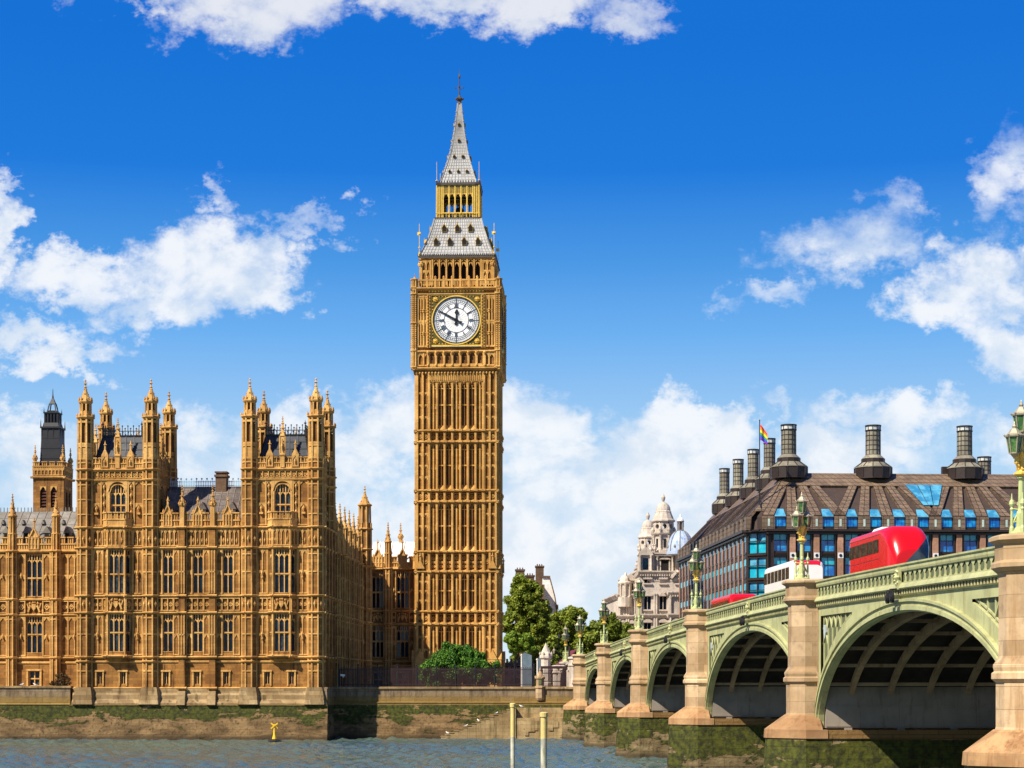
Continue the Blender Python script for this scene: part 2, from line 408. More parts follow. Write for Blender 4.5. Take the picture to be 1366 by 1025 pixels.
# ------------------------------------------------------------------ mesh builder
class MB:
    """collects faces in a face frame (a along, d outward, z up) and links them as one mesh object"""
    def __init__(s):
        s.v = []; s.f = []; s.m = []; s.mi = 0
        s.frame()
    def frame(s, o=(0, 0, 0), a=(1, 0), d=(0, -1)):
        s.o, s.a, s.dv = o, a, d
        return s
    def P(s, a, d, z):
        o = s.o
        s.v.append((o[0] + a * s.a[0] + d * s.dv[0], o[1] + a * s.a[1] + d * s.dv[1], o[2] + z))
        return len(s.v) - 1
    def face(s, idx):
        s.f.append(tuple(idx)); s.m.append(s.mi)
    def poly(s, pts):
        s.face([s.P(*p) for p in pts])
    def hexa(s, p):
        i = [s.P(*q) for q in p]
        for q in ((0, 1, 2, 3), (7, 6, 5, 4), (0, 4, 5, 1), (1, 5, 6, 2), (2, 6, 7, 3), (3, 7, 4, 0)):
            s.face([i[k] for k in q])
    def box(s, a0, a1, d0, d1, z0, z1):
        s.hexa([(a0, d0, z0), (a1, d0, z0), (a1, d1, z0), (a0, d1, z0), (a0, d0, z1), (a1, d0, z1), (a1, d1, z1), (a0, d1, z1)])
    def ext(s, pts, d0, d1):
        i = [s.P(a, d0, z) for a, z in pts]; j = [s.P(a, d1, z) for a, z in pts]
        n = len(pts)
        s.face(i); s.face(j[::-1])
        for k in range(n):
            s.face((i[k], i[(k + 1) % n], j[(k + 1) % n], j[k]))
    def prof(s, pts, a0, a1):
        """extrude a (d,z) profile along a"""
        i = [s.P(a0, d, z) for d, z in pts]; j = [s.P(a1, d, z) for d, z in pts]
        n = len(pts)
        s.face(i); s.face(j[::-1])
        for k in range(n):
            s.face((i[k], i[(k + 1) % n], j[(k + 1) % n], j[k]))
    def pris(s, pts, z0, z1, top=None):
        top = top or pts
        i = [s.P(a, d, z0) for a, d in pts]; j = [s.P(a, d, z1) for a, d in top]
        n = len(pts)
        s.face(i[::-1]); s.face(j)
        for k in range(n):
            s.face((i[k], i[(k + 1) % n], j[(k + 1) % n], j[k]))
    def lathe(s, ca, cd, prof, n=8, ph=None):
        ph = PI / n if ph is None else ph
        rings = []
        for r, z in prof:
            rings.append([s.P(ca + r * math.cos(ph + 2 * PI * k / n), cd + r * math.sin(ph + 2 * PI * k / n), z) for k in range(n)] if r > 1e-4 else [s.P(ca, cd, z)])
        for q, w in zip(rings, rings[1:]):
            for k in range(n):
                k2 = (k + 1) % n
                if len(q) == 1 and len(w) == 1:
                    continue
                if len(q) == 1:
                    s.face((q[0], w[k2], w[k]))
                elif len(w) == 1:
                    s.face((q[k], q[k2], w[0]))
                else:
                    s.face((q[k], q[k2], w[k2], w[k]))
        if len(rings[0]) > 1:
            s.face(rings[0][::-1])
        if len(rings[-1]) > 1:
            s.face(rings[-1])
    def bar(s, p, q, w, h=None):
        """box bar between two (a,d,z) points"""
        h = h or w
        p, q = Vector(p), Vector(q)
        t = (q - p)
        if t.length < 1e-6:
            return
        t.normalize()
        up = Vector((0, 0, 1)) if abs(t.z) < .9 else Vector((0, 1, 0))
        x = t.cross(up).normalized() * w / 2
        y = x.cross(t).normalized() * h / 2
        s.hexa([p - x - y, p + x - y, p + x + y, p - x + y, q - x - y, q + x - y, q + x + y, q - x + y])
    def absorb(s, o, mi):
        n = len(s.v)
        s.v += o.v
        s.f += [tuple(i + n for i in f) for f in o.f]
        s.m += [mi] * len(o.f)
        return s
    def octa(s, a, d, z, r, rz=None):
        rz = rz or r
        i = [s.P(a + r, d, z), s.P(a, d + r, z), s.P(a - r, d, z), s.P(a, d - r, z), s.P(a, d, z + rz), s.P(a, d, z - rz)]
        for k in range(4):
            s.face((i[k], i[(k + 1) % 4], i[4])); s.face((i[(k + 1) % 4], i[k], i[5]))
    def build(s, name, mat, parent=None, loc=(0, 0, 0), smooth=False):
        me = bpy.data.meshes.new(name)
        me.from_pydata(s.v, [], s.f)
        for x in (mat if isinstance(mat, (list, tuple)) else [mat]):
            me.materials.append(x)
        if max(s.m, default=0) > 0:
            me.polygons.foreach_set('material_index', s.m)
        if smooth:
            me.polygons.foreach_set('use_smooth', [True] * len(s.f))
        me.update()
        o = bpy.data.objects.new(name, me)
        COL.objects.link(o)
        o.location = loc
        if parent:
            o.parent = parent
        return o
def thing(name, label, cat, loc=(0, 0, 0), rz=0., group=None):
    o = bpy.data.objects.new(name, None)
    COL.objects.link(o)
    o.empty_display_size = .5
    o.location = loc
    o.rotation_euler = (0, 0, rz)
    return tag(o, label, cat, group)
def tag(o, label, cat, group=None, kind=None):
    if label:
        o['label'] = label
    if cat:
        o['category'] = cat
    if group:
        o['group'] = group
    if kind:
        o['kind'] = kind
    return o
def setting(o):
    o['kind'] = 'structure'
    return o
def dup(o, parent=None, loc=None, rz=None):
    c = o.copy()
    COL.objects.link(c)
    if parent:
        c.parent = parent
    if loc is not None:
        c.location = loc
    if rz is not None:
        c.rotation_euler = (0, 0, rz)
    for ch in list(KIDS.get(o.name, [])) or [k for k in o.children]:
        dup(ch, c)
    return c
KIDS = {}

# ------------------------------------------------------------------ gothic masonry vocabulary
def wall(m, a0, a1, z0, z1, ops=(), d=0., rev=.45):
    """flat wall with rectangular openings that have reveals"""
    xs = sorted({a0, a1} | {o[0] for o in ops} | {o[1] for o in ops})
    zs = sorted({z0, z1} | {o[2] for o in ops} | {o[3] for o in ops})
    for x0, x1 in zip(xs, xs[1:]):
        for y0, y1 in zip(zs, zs[1:]):
            cx, cz = (x0 + x1) / 2, (y0 + y1) / 2
            if any(o[0] < cx < o[1] and o[2] < cz < o[3] for o in ops):
                continue
            m.poly([(x0, d, y0), (x1, d, y0), (x1, d, y1), (x0, d, y1)])
    for x0, x1, y0, y1 in ops:
        e = d - rev
        m.poly([(x0, d, y0), (x1, d, y0), (x1, e, y0), (x0, e, y0)])
        m.poly([(x0, d, y1), (x1, d, y1), (x1, e, y1), (x0, e, y1)])
        m.poly([(x0, d, y0), (x0, d, y1), (x0, e, y1), (x0, e, y0)])
        m.poly([(x1, d, y0), (x1, d, y1), (x1, e, y1), (x1, e, y0)])
def string(m, a0, a1, z, p=.3, h=.36, d=0.):
    """moulded string course, its top sloped, with a hollow below"""
    m.prof([(d - .05, z), (d + p, z - h * .28), (d + p, z - h * .55), (d + p * .45, z - h), (d - .05, z - h)], a0 - p, a1 + p)
def panels(m, a0, a1, z0, z1, n, d=0., p=.22, w=.14, arch=True, mid=None):
    """blind tracery: ribs, rails and small pointed heads"""
    st = (a1 - a0) / n
    for k in range(n + 1):
        c = a0 + st * k
        m.box(c - w / 2, c + w / 2, d - .05, d + p, z0, z1)
    rails = [z0, z1 - w] + ([mid] if mid else [])
    for zr in rails:
        m.box(a0, a1, d - .05, d + p * .8, zr, zr + w)
    if arch:
        for zt in [z1 - w] + ([mid] if mid else []):
            hh = min(.55, st * .8)
            for k in range(n):
                l, r_ = a0 + st * k + w / 2, a0 + st * (k + 1) - w / 2
                c = (l + r_) / 2
                m.ext([(l, zt - hh), (l, zt), (c, zt)], d - .05, d + p * .7)
                m.ext([(r_, zt - hh), (c, zt), (r_, zt)], d - .05, d + p * .7)
def quatre(m, a0, a1, z0, z1, n, d=0., p=.22):
    """row of carved square panels, each with a boss and a lozenge frame"""
    panels(m, a0, a1, z0, z1, n, d, p, .13, arch=False)
    st = (a1 - a0) / n
    for k in range(n):
        c, zc = a0 + st * (k + .5), (z0 + z1) / 2
        r_ = min(st, z1 - z0) * .36
        for q in range(4):
            t0, t1 = q * PI / 2, (q + 1) * PI / 2
            m.bar((c + r_ * math.cos(t0), d + .04, zc + r_ * math.sin(t0)), (c + r_ * math.cos(t1), d + .04, zc + r_ * math.sin(t1)), .10, .12)
        m.octa(c, d + .05, zc, r_ * .48)
def arms(m, a0, a1, z0, z1, d=0., seed=1):
    """carved coat of arms: shield, crown and two supporters in high relief"""
    rnd = random.Random(seed)
    ca, cz, w, h = (a0 + a1) / 2, (z0 + z1) / 2, a1 - a0, z1 - z0
    m.ext([(ca - w * .13, cz + h * .2), (ca + w * .13, cz + h * .2), (ca + w * .12, cz - h * .1), (ca, cz - h * .3), (ca - w * .12, cz - h * .1)], d - .05, d + .3)
    for k in range(3):
        m.octa(ca + (k - 1) * w * .08, d + .1, cz + h * .33, w * .05, h * .1)
    for sg in (-1, 1):
        x = ca + sg * w * .27
        m.bar((x + sg * w * .09, d + .1, cz - h * .38), (x - sg * w * .05, d + .16, cz + h * .12), w * .10, .3)
        m.octa(x - sg * w * .02, d + .2, cz + h * .26, w * .075, h * .13)
        m.bar((x, d + .12, cz), (ca + sg * w * .13, d + .2, cz + h * .04), w * .05, .2)
        m.bar((x + sg * w * .07, d + .1, cz - h * .1), (x + sg * w * .16, d + .1, cz + h * .25), w * .05, .2)
        for q in range(4):
            m.octa(x + rnd.uniform(-.15, .15) * w, d + .06, cz + rnd.uniform(-.42, .42) * h, w * .035, h * .06)
def spire(m, ca, cd, z, r, h, n=8, crockets=True, fin=1.0):
    """crocketed spirelet with a finial"""
    m.lathe(ca, cd, [(r * 1.12, z), (r * 1.12, z + .12), (r * .93, z + .2), (r * .55, z + h * .45), (.12, z + h), (.0, z + h)], n)
    if crockets:
        k, zz = 0, z + .5
        while zz < z + h * .92:
            t = (zz - z) / h
            rr = r * .93 * (1 - t) ** 1.15 + .1
            for q in range(4):
                t_ = PI / 4 + q * PI / 2 + (k % 2) * PI / 4
                m.octa(ca + rr * math.cos(t_), cd + rr * math.sin(t_), zz, .13)
            zz += .62; k += 1
    zt = z + h
    m.octa(ca, cd, zt + .12 * fin, .26 * fin, .22 * fin)
    m.lathe(ca, cd, [(.10 * fin, zt), (.08 * fin, zt + 1.1 * fin), (0, zt + 1.3 * fin)], 5)
    m.octa(ca, cd, zt + .62 * fin, .30 * fin, .16 * fin)
    m.octa(ca, cd, zt + 1.05 * fin, .17 * fin, .15 * fin)
def pinnacle(m, ca, cd, z, r, h, hs, n=4):
    """panelled shaft with gablets and a crocketed spirelet"""
    m.lathe(ca, cd, [(r, z), (r, z + h), (r * 1.3, z + h + .08), (r * 1.3, z + h + .25)], n)
    for q in range(n):
        t = 2 * PI * q / n
        x, y = math.cos(t), math.sin(t)
        m.octa(ca + x * r * .95, cd + y * r * .95, z + h + .35, .2, .4)
    spire(m, ca, cd, z + h + .25, r * .95, hs, n, True, .75)
def battlement(m, a0, a1, z, h, d=0., t=.35, pitch=1.5, ribs=True):
    """pierced and crenellated parapet"""
    zb = z + h * .52
    n = max(2, round((a1 - a0) / pitch))
    st = (a1 - a0) / n
    m.box(a0, a1, d - t, d, z, z + h * .12)
    m.box(a0, a1, d - t, d + .06, zb - h * .10, zb)
    nb = n * 4
    sb = (a1 - a0) / nb
    for k in range(nb + 1):
        c = a0 + sb * k
        m.box(c - .09, c + .09, d - t * .8, d - .02, z + h * .12, zb - h * .1)
    m.box(a0, a1, d - t * .75, d - t * .5, z + h * .12, zb - h * .1)
    for k in range(n):
        l = a0 + st * (k + .18); r_ = a0 + st * (k + .82)
        m.box(l, l + .14, d - t, d, zb, z + h * .92)
        m.box(r_ - .14, r_, d - t, d, zb, z + h * .92)
        m.box((l + r_) / 2 - .07, (l + r_) / 2 + .07, d - t, d - .03, zb, z + h * .92)
        m.box(l, r_, d - t * .7, d - t * .4, zb, z + h * .92)
        m.box(l - .1, r_ + .1, d - t, d + .08, z + h * .92, z + h)
def oct_pts(ca, cd, r):
    return [(ca + r * math.cos(PI / 8 + k * PI / 4), cd + r * math.sin(PI / 8 + k * PI / 4)) for k in range(8)]
def oct_shaft(m, ca, cd, r, z0, z1, ribs=.12, r1=None):
    """octagonal turret shaft: narrow corner ribs in front of recessed faces"""
    r1 = r1 or r
    m.mi = 1  # recessed core takes the darker stone, shade put into its colour
    m.lathe(ca, cd, [(r * .88, z0), (r1 * .88, z1)], 8, PI / 8)
    m.mi = 0
    for k in range(8):
        t = PI / 8 + k * PI / 4
        m.bar((ca + r * .93 * math.cos(t), cd + r * .93 * math.sin(t), z0), (ca + r1 * .93 * math.cos(t), cd + r1 * .93 * math.sin(t), z1), ribs * 1.5)
def collar(m, ca, cd, r, z, h=.4, p=.22):
    m.lathe(ca, cd, [(r * .9, z - h), (r + p, z - h * .5), (r + p, z - h * .2), (r * .9, z)], 8, PI / 8)
def ring_rails(m, ca, cd, r, zlist, h=.18):
    for z in zlist:
        m.lathe(ca, cd, [(r * .9, z), (r * 1.0, z + .02), (r * 1.0, z + h), (r * .9, z + h)], 8, PI / 8)
def window_mesh(w, h, lights, transoms, head=.8, sub=True, wd=.13):
    """glass lights set at slightly different tilts and the stone mullions in front of them"""
    rnd = random.Random(int(w * 100 + h * 10))
    g, m = MB(), MB()
    st = w / lights
    zs = [0] + list(transoms) + [h]
    for k in range(lights):
        for z0, z1 in zip(zs, zs[1:]):
            e = rnd.uniform(-.03, .03); e2 = rnd.uniform(-.03, .03)
            g.mi = 1 if rnd.random() < .22 else 0
            l, r_ = -w / 2 + st * k, -w / 2 + st * (k + 1)
            g.poly([(l, -.12 + e, z0), (r_, -.12 - e, z0), (r_, -.12 - e + e2, z1), (l, -.12 + e + e2, z1)])
    for k in range(lights + 1):
        c = -w / 2 + st * k
        ww = wd * (1.3 if k in (0, lights) else 1)
        m.box(c - ww / 2, c + ww / 2, -.16, .10, 0, h)
    for z in list(transoms):
        m.box(-w / 2, w / 2, -.16, .13, z - .09, z + .09)
    m.box(-w / 2, w / 2, -.16, .22, -.12, .06)
    if head:
        zh = h - head
        for k in range(lights):
            l, r_ = -w / 2 + st * k + wd / 2, -w / 2 + st * (k + 1) - wd / 2
            c = (l + r_) / 2
            m.ext([(l, zh - st * .45), (l, zh + .06), (c, zh + .06)], -.14, .05)
            m.ext([(r_, zh - st * .45), (c, zh + .06), (r_, zh + .06)], -.14, .05)
            m.box(c - .045, c + .045, -.14, .04, zh, h)
            for q in (l, c):
                q2 = q + (r_ - l) / 2
                m.ext([(q, h - .22), (q, h), ((q + q2) / 2, h)], -.14, .05)
                m.ext([(q2, h - .22), ((q + q2) / 2, h), (q2, h)], -.14, .05)
        for z in [t_ for t_ in transoms]:
            for k in range(lights):
                l, r_ = -w / 2 + st * k + wd / 2, -w / 2 + st * (k + 1) - wd / 2
                c = (l + r_) / 2
                m.ext([(l, z - st * .45), (l, z - .08), (c, z - .08)], -.14, .03)
                m.ext([(r_, z - st * .45), (c, z - .08), (r_, z - .08)], -.14, .03)
    return g, m
WCACHE = {}
def add_window(parent, x, y, z, rz, w, h, lights, transoms, head=.8, mat=('glass', 'glass_pale'), stone_m='stone_lit'):
    """window part (glass) with its mullions as a sub-part; repeats share meshes"""
    key = (w, h, lights, tuple(transoms), head, mat, stone_m)
    if key not in WCACHE:
        g, m = window_mesh(w, h, lights, transoms, head)
        o = g.build('window', [M[q] for q in mat], parent)
        k = m.build('mullion', M[stone_m], o)
        WCACHE[key] = (o, k)
    else:
        a, b = WCACHE[key]
        o = a.copy(); COL.objects.link(o); o.parent = parent
        k = b.copy(); COL.objects.link(k); k.parent = o
    o.location = (x, y, z)
    o.rotation_euler = (0, 0, rz)
    return o
# ------------------------------------------------------------------ palace frame: x along the river front, y inland
TH = 0.0466
PO = (-25.29, 258.0)
def pal(u, v, z=0.):
    c, s = math.cos(TH), math.sin(TH)
    return (PO[0] + u * c + v * s, PO[1] - u * s + v * c, z)
OFF = {}
def pthing(name, label, cat, u0, v0, z0=0., group=None):
    t = thing(name, label, cat, pal(u0, v0, z0), -TH, group)
    OFF[t.name] = (u0, v0, z0)
    return t
def PB(m, name, mat, t, smooth=False):
    o = OFF[t.name]
    return m.build(name, mat, t, (-o[0], -o[1], -o[2]), smooth)
def PW(t, u, v, z, rz, *a, **k):
    o = OFF[t.name]
    return add_window(t, u - o[0], v - o[1], z - o[2], rz, *a, **k)
def arch_fill(m, a0, a1, zs, zt, d0, d1, n=8, kind='tudor'):
    """masonry between an arch springing at zs and the flat head at zt"""
    def arc(t):
        q = abs(2 * t - 1)
        return zs + (zt - zs - .05) * ((1 - q ** 2.2) ** .55 if kind == 'tudor' else (1 - q ** 1.5) if kind == 'point' else math.sqrt(max(0, 1 - q * q)))
    for k in range(n):
        t0, t1 = k / n, (k + 1) / n
        x0, x1 = a0 + (a1 - a0) * t0, a0 + (a1 - a0) * t1
        m.ext([(x0, arc(t0)), (x1, arc(t1)), (x1, zt), (x0, zt)], d0, d1)

LOW = (11.9, 17.0)
UPP = (19.8, 25.7)
SIDE = dict(a=(0, 1), d=(1, 0))                      # a face looking to +x

# ---- north end pavilion of the river front, with its two towers
pv = pthing('palace_pavilion', 'golden gothic palace front with two turreted towers standing above the river wall', 'palace', -17.0, 5.0, 4.7)
w = MB()
lit = MB()
dk = MB()
TC = (-28.2, -5.7)
HALF = 4.5
MIDW = (-21.35, -17.25, -13.15)
small = (-30.7, -27.5, -21.6, -17.4, -13.4, -7.8, -4.5)
ops = []
for c in MIDW:
    ops += [(c - .72, c + .72) + LOW, (c - .72, c + .72) + UPP]
for c in small:
    ops.append((c - .36, c + .36, 7.5, 9.1))
for c in TC:
    ops += [(c - 1.7, c + 1.7, 11.5, 28.3)]
wall(w, -33.8, -.1, 4.6, 28.7, ops, 0, .5)
# plinth, flared
for a0, a1 in ((-34.3, .4),):
    lit2 = MB()
    lit2.prof([(-.05, 7.05), (.30, 6.9), (.30, 6.35), (.55, 6.0), (.55, 5.5), (1.05, 4.95), (1.05, 4.7), (-.05, 4.7)], a0, a1)
    for c in TC:
        for sg in (-1, 1):
            x = c + sg * HALF
            lit2.pris([(x - 1.6, -.05), (x + 1.6, -.05), (x + 1.25, 1.25), (x - 1.25, 1.25)], 5.7, 7.1, [(x - 1.35, -.05), (x + 1.35, -.05), (x + 1.0, 1.0), (x - 1.0, 1.0)])
            lit2.pris([(x - 1.75, -.05), (x + 1.75, -.05), (x + 1.35, 1.5), (x - 1.35, 1.5)], 4.78, 5.7, [(x - 1.5, -.05), (x + 1.5, -.05), (x + 1.2, 1.3), (x - 1.2, 1.3)])
    for c in (-19.35, -15.2):
        lit2.pris([(c - .8, -.05), (c + .8, -.05), (c + .6, 1.5), (c - .6, 1.5)], 4.72, 6.6, [(c - .6, -.05), (c + .6, -.05), (c + .5, .7), (c - .5, .7)])
PB(lit2, 'plinth', M['plinth'], pv)
# strings along the whole front
for z, p in ((7.15, .34), (11.35, .34), (10.75, .16), (17.35, .32), (19.65, .32), (26.15, .30), (28.9, .38)):
    string(lit, -33.8, -.1, z, p)
# central buttresses with pinnacles
for c in (-19.35, -15.2):
    w.box(c - .42, c + .42, -.05, .62, 4.7, 28.7)
    for z0, z1 in ((11.5, 16.9), (19.8, 25.6)):
        for sx in (-.36, 0, .36):
            lit.box(c + sx - .06, c + sx + .06, .6, .70, z0, z1)
        lit.box(c - .42, c + .42, .6, .70, (z0 + z1) / 2 - .1, (z0 + z1) / 2 + .1)
    for z in (7.15, 11.35, 17.35, 19.65, 26.15, 28.9):
        string(lit, c - .42, c + .42, z, .26, .36, .62)
# panelling beside the windows, carved bands
def bay_panels(a0, a1, d=0.):
    n = max(1, round((a1 - a0) / .8))
    for z0, z1 in ((11.45, 16.95), (19.75, 25.75)):
        panels(lit, a0, a1, z0, z1, n, d, .12, .15, True, (z0 + z1) / 2)
for c in MIDW:
    for sg in (-1, 1):
        e = c + sg * .8
        f = c + sg * 1.55
        bay_panels(min(e, f), max(e, f))
    quatre(lit, c - .75, c + .75, 17.45, 19.2, 2)
    dk.box(c - 1.6, c + 1.6, -.02, .014, 17.45, 19.2)  # dark ground behind the carving, painted as recess shade
    quatre(lit, c - 1.6, c - .85, 17.45, 19.2, 1)
    quatre(lit, c + .85, c + 1.6, 17.45, 19.2, 1)
    panels(lit, c - 1.5, c + 1.5, 26.2, 28.5, 5, 0, .16)
    for k in range(5):
        dk.box(c - 1.4 + .6 * k, c - 1.0 + .6 * k, -.02, .02, 26.5, 28.0)
        lit.octa(c - 1.2 + .6 * k, .05, 26.95, .13, .42)
    lit.box(c - .95, c + .95, -.05, .14, 25.75, 25.88)
# hood mouldings of the small windows
for c in small:
    for x in (-.5, .5):
        lit.box(c + x - .09, c + x + .09, -.05, .16, 7.3, 9.25)
    lit.box(c - .68, c + .68, -.05, .22, 9.2, 9.42)
    lit.box(c - .04, c + .04, -.35, -.2, 7.5, 9.1)
# oriels on the tower bays
def face_frame(p, q):
    dx_, dy_ = q[0] - p[0], q[1] - p[1]
    L = math.hypot(dx_, dy_)
    return (dx_ / L, dy_ / L), (dy_ / L, -dx_ / L), L
for c in TC:
    pts = [(c - 1.95, 0.), (c - 1.2, -.95), (c + 1.2, -.95), (c + 1.95, 0.)]
    for i in range(3):
        a, d, L = face_frame(pts[i], pts[i + 1])
        for mm in (w, lit, dk):
            mm.frame((pts[i][0], pts[i][1], 0), a, d)
        e = .12 if i == 1 else .14
        wall(w, 0, L, 11.3, 28.8, [(e, L - e) + LOW, (e, L - e) + UPP], 0, .35)
        for z, p in ((11.5, .3), (17.4, .26), (19.65, .26), (26.15, .26), (28.95, .34)):
            string(lit, 0, L, z, p)
        if i == 1:
            arms(lit, .1, L - .1, 17.4, 19.3, 0, int(c * 10))
            for k in range(12):
                dk.box(.12 + k * .18, .24 + k * .18, -.02, .015, 17.5, 19.2)  # dark strips behind the arms, painted as shade
        else:
            quatre(lit, .1, L - .1, 17.45, 19.2, 1)
        panels(lit, 0.05, L - .05, 26.2, 28.5, 4 if i == 1 else 2, 0, .13)
        for k in range(3 if i == 1 else 1):
            lit.octa(L * (k + .5) / (3 if i == 1 else 1), .05, 27.0, .15, .45)
        lit.box(-.05, .1, -.1, .1, 11.3, 28.6); lit.box(L - .1, L + .05, -.1, .1, 11.3, 28.6)
        battlement(lit, -.05, L + .05, 28.9, 1.9, .12, .3, .8)
        cx, cy = (pts[i][0] + pts[i + 1][0]) / 2, (pts[i][1] + pts[i + 1][1]) / 2
        ang = math.atan2(a[1], a[0])
        for z0, z1 in (LOW, UPP):
            PW(pv, cx - d[0] * .25, cy - d[1] * .25, z0, ang, round(L - 2 * e, 3), z1 - z0, 3 if i == 1 else 1, (2.6,), .75,
               mat=('glass_pale', 'glass') if (i == 1 and c < -20 and z0 > 15) else ('glass', 'glass_pale'))
    for mm in (w, lit, dk):
        mm.frame()
    w.pris([(c - 1.75, 0), (c + 1.75, 0), (c + 1.0, .6), (c - 1.0, .6)], 10.55, 11.3, [(p[0], -p[1]) for p in (pts[0], pts[3], pts[2], pts[1])])
    w.poly([(p[0], -p[1], 28.75) for p in pts])
    # flanking panels of the tower bays
    for sg in (-1, 1):
        e, f = sorted((c + sg * 2.1, c + sg * 3.35))
        bay_panels(e, f)
        quatre(lit, e, f, 17.45, 19.2, 2)
        dk.box(e, f, -.02, .015, 17.45, 19.2); dk.box(e, f, -.02, .015, 26.3, 28.4)
        panels(lit, e, f, 26.2, 28.5, 2, 0, .16)
        for k in (0, 1):
            lit.octa(e + .35 + .6 * k, .05, 27.0, .14, .45)
        for zc in (14.3, 22.6):
            lit.octa((e + f) / 2, .22, zc, .22, .5)
            lit.octa((e + f) / 2, .22, zc - .65, .14, .3)
for c in MIDW:
    for z0, z1 in (LOW, UPP):
        PW(pv, c, .22, z0, 0, 1.4, z1 - z0, 2, (2.6,), .85)
for c in small:
    PW(pv, c, .3, 7.5, 0, .7, 1.6, 1, (), 0, mat=('glass', 'glass'))
# the north side of the corner tower
for mm in (w, lit, dk):
    mm.frame((-.1, 0, 0), **SIDE)
wall(w, 0, 11.6, 4.6, 28.7)
for z, p in ((7.15, .3), (11.35, .3), (17.35, .3), (19.65, .3), (26.15, .3), (28.9, .36)):
    string(lit, 1.0, 10.6, z, p)
for z0, z1 in ((11.45, 16.95), (19.75, 25.75), (26.2, 28.5)):
    panels(lit, 1.3, 9.6, z0, z1, 8, 0, .16, .18, True, (z0 + z1) / 2 if z1 - z0 > 4 else None)
quatre(lit, 1.3, 9.6, 17.45, 19.2, 7)
for k in range(3):
    w.box(2.2 + 2.9 * k, 2.9 + 2.9 * k, -.05, .35, 4.7, 28.6)
for mm in (w, lit, dk):
    mm.frame((-33.8, 11.6, 0), (0, -1), (-1, 0))
wall(w, 0, 11.6, 4.6, 28.7)
for mm in (w, lit, dk):
    mm.frame((-.1, 11.6, 0), (-1, 0), (0, 1))
wall(w, 0, 33.7, 4.6, 28.7)
for mm in (w, lit, dk):
    mm.frame()
# parapet of the middle
battlement(lit, -22.5, -11.4, 28.75, 2.0, .1, .4, 1.35)
for c in MIDW:
    lit.ext([(c - .6, 28.8), (c + .6, 28.8), (c + .5, 30.7), (c, 31.7), (c - .5, 30.7)], -.3, .12)
    panels(lit, c - .55, c + .55, 28.9, 30.6, 3, .12, .14, .11)
    for q in (-1, 1):
        lit.bar((c + q * .52, .15, 30.6), (c, .15, 31.8), .15, .3); lit.octa(c + q * .6, .1, 30.9, .15, .4)
    lit.lathe(c, 0, [(.16, 31.6), (.12, 32.6), (0, 33.0)], 5); lit.octa(c, 0, 32.4, .25, .18)
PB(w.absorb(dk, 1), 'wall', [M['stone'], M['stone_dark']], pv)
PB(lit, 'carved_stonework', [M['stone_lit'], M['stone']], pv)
pm = MB(); pinnacle(pm, 0, 0, 28.7, .42, 2.9, 1.7)
po_ = pm.build('pinnacle', M['stone_lit'], pv, (-19.35 + 17, -.2 - 5, -4.7))
dup(po_, pv, (-15.2 + 17, -.2 - 5, -4.7))
# roof of the middle, cresting, chimney
r_ = MB()
r_.poly([(-22.6, -.7, 29.2), (-11.3, -.7, 29.2), (-11.3, -6.3, 34.8), (-22.6, -6.3, 34.8)])
r_.poly([(-22.6, -6.3, 34.8), (-11.3, -6.3, 34.8), (-11.3, -11.4, 29.0), (-22.6, -11.4, 29.0)])
r_.box(-22.6, -11.3, -6.45, -6.15, 34.7, 34.9)
for k in range(3):
    c = MIDW[k] + .2
    r_.pris([(c - .45, -1.9), (c + .45, -1.9), (c + .45, -3.4), (c - .45, -3.4)], 30.2, 31.4)
    r_.ext([(c - .6, 31.35), (c + .6, 31.35), (c, 32.4)], -3.9, -1.8)
ro = PB(r_, 'roof', M['slate'], pv)
rs = MB()
for k in range(13):
    x = -22.3 + k * .9
    rs.bar((x, -.72, 29.26), (x, -6.28, 34.84), .07, .07)
for k in range(1, 6):
    t = k / 6
    rs.bar((-22.6, -.7 - 5.6 * t, 29.24 + 5.6 * t), (-11.3, -.7 - 5.6 * t, 29.24 + 5.6 * t), .05, .05)
rs.build('roof_seam', M['lead_grey'], ro)
cr = MB()
for k in range(46):
    x = -22.4 + k * .242
    cr.box(x - .035, x + .035, -6.34, -6.26, 34.9, 35.75 + .28 * (k % 3 == 0))
    if k % 3 == 0:
        cr.octa(x, -6.3, 36.0, .16)
cr.box(-22.6, -11.3, -6.34, -6.26, 35.0, 35.08); cr.box(-22.6, -11.3, -6.34, -6.26, 35.55, 35.63)
M['crest'] = paint('blue_grey_cresting', (.26, .46, .58), .5, 0, .2)
cr.build('cresting', M['crest'], ro)
ch = MB()
ch.box(-16.0, -14.5, -7.3, -5.6, 32, 36.2); ch.box(-16.15, -14.35, -7.45, -5.45, 36.2, 36.5); ch.box(-16.1, -14.4, -7.4, -5.5, 36.75, 36.95); ch.box(-15.95, -14.55, -7.2, -5.7, 36.5, 36.75)
ch.build('chimney', M['brown_brick'], ro)

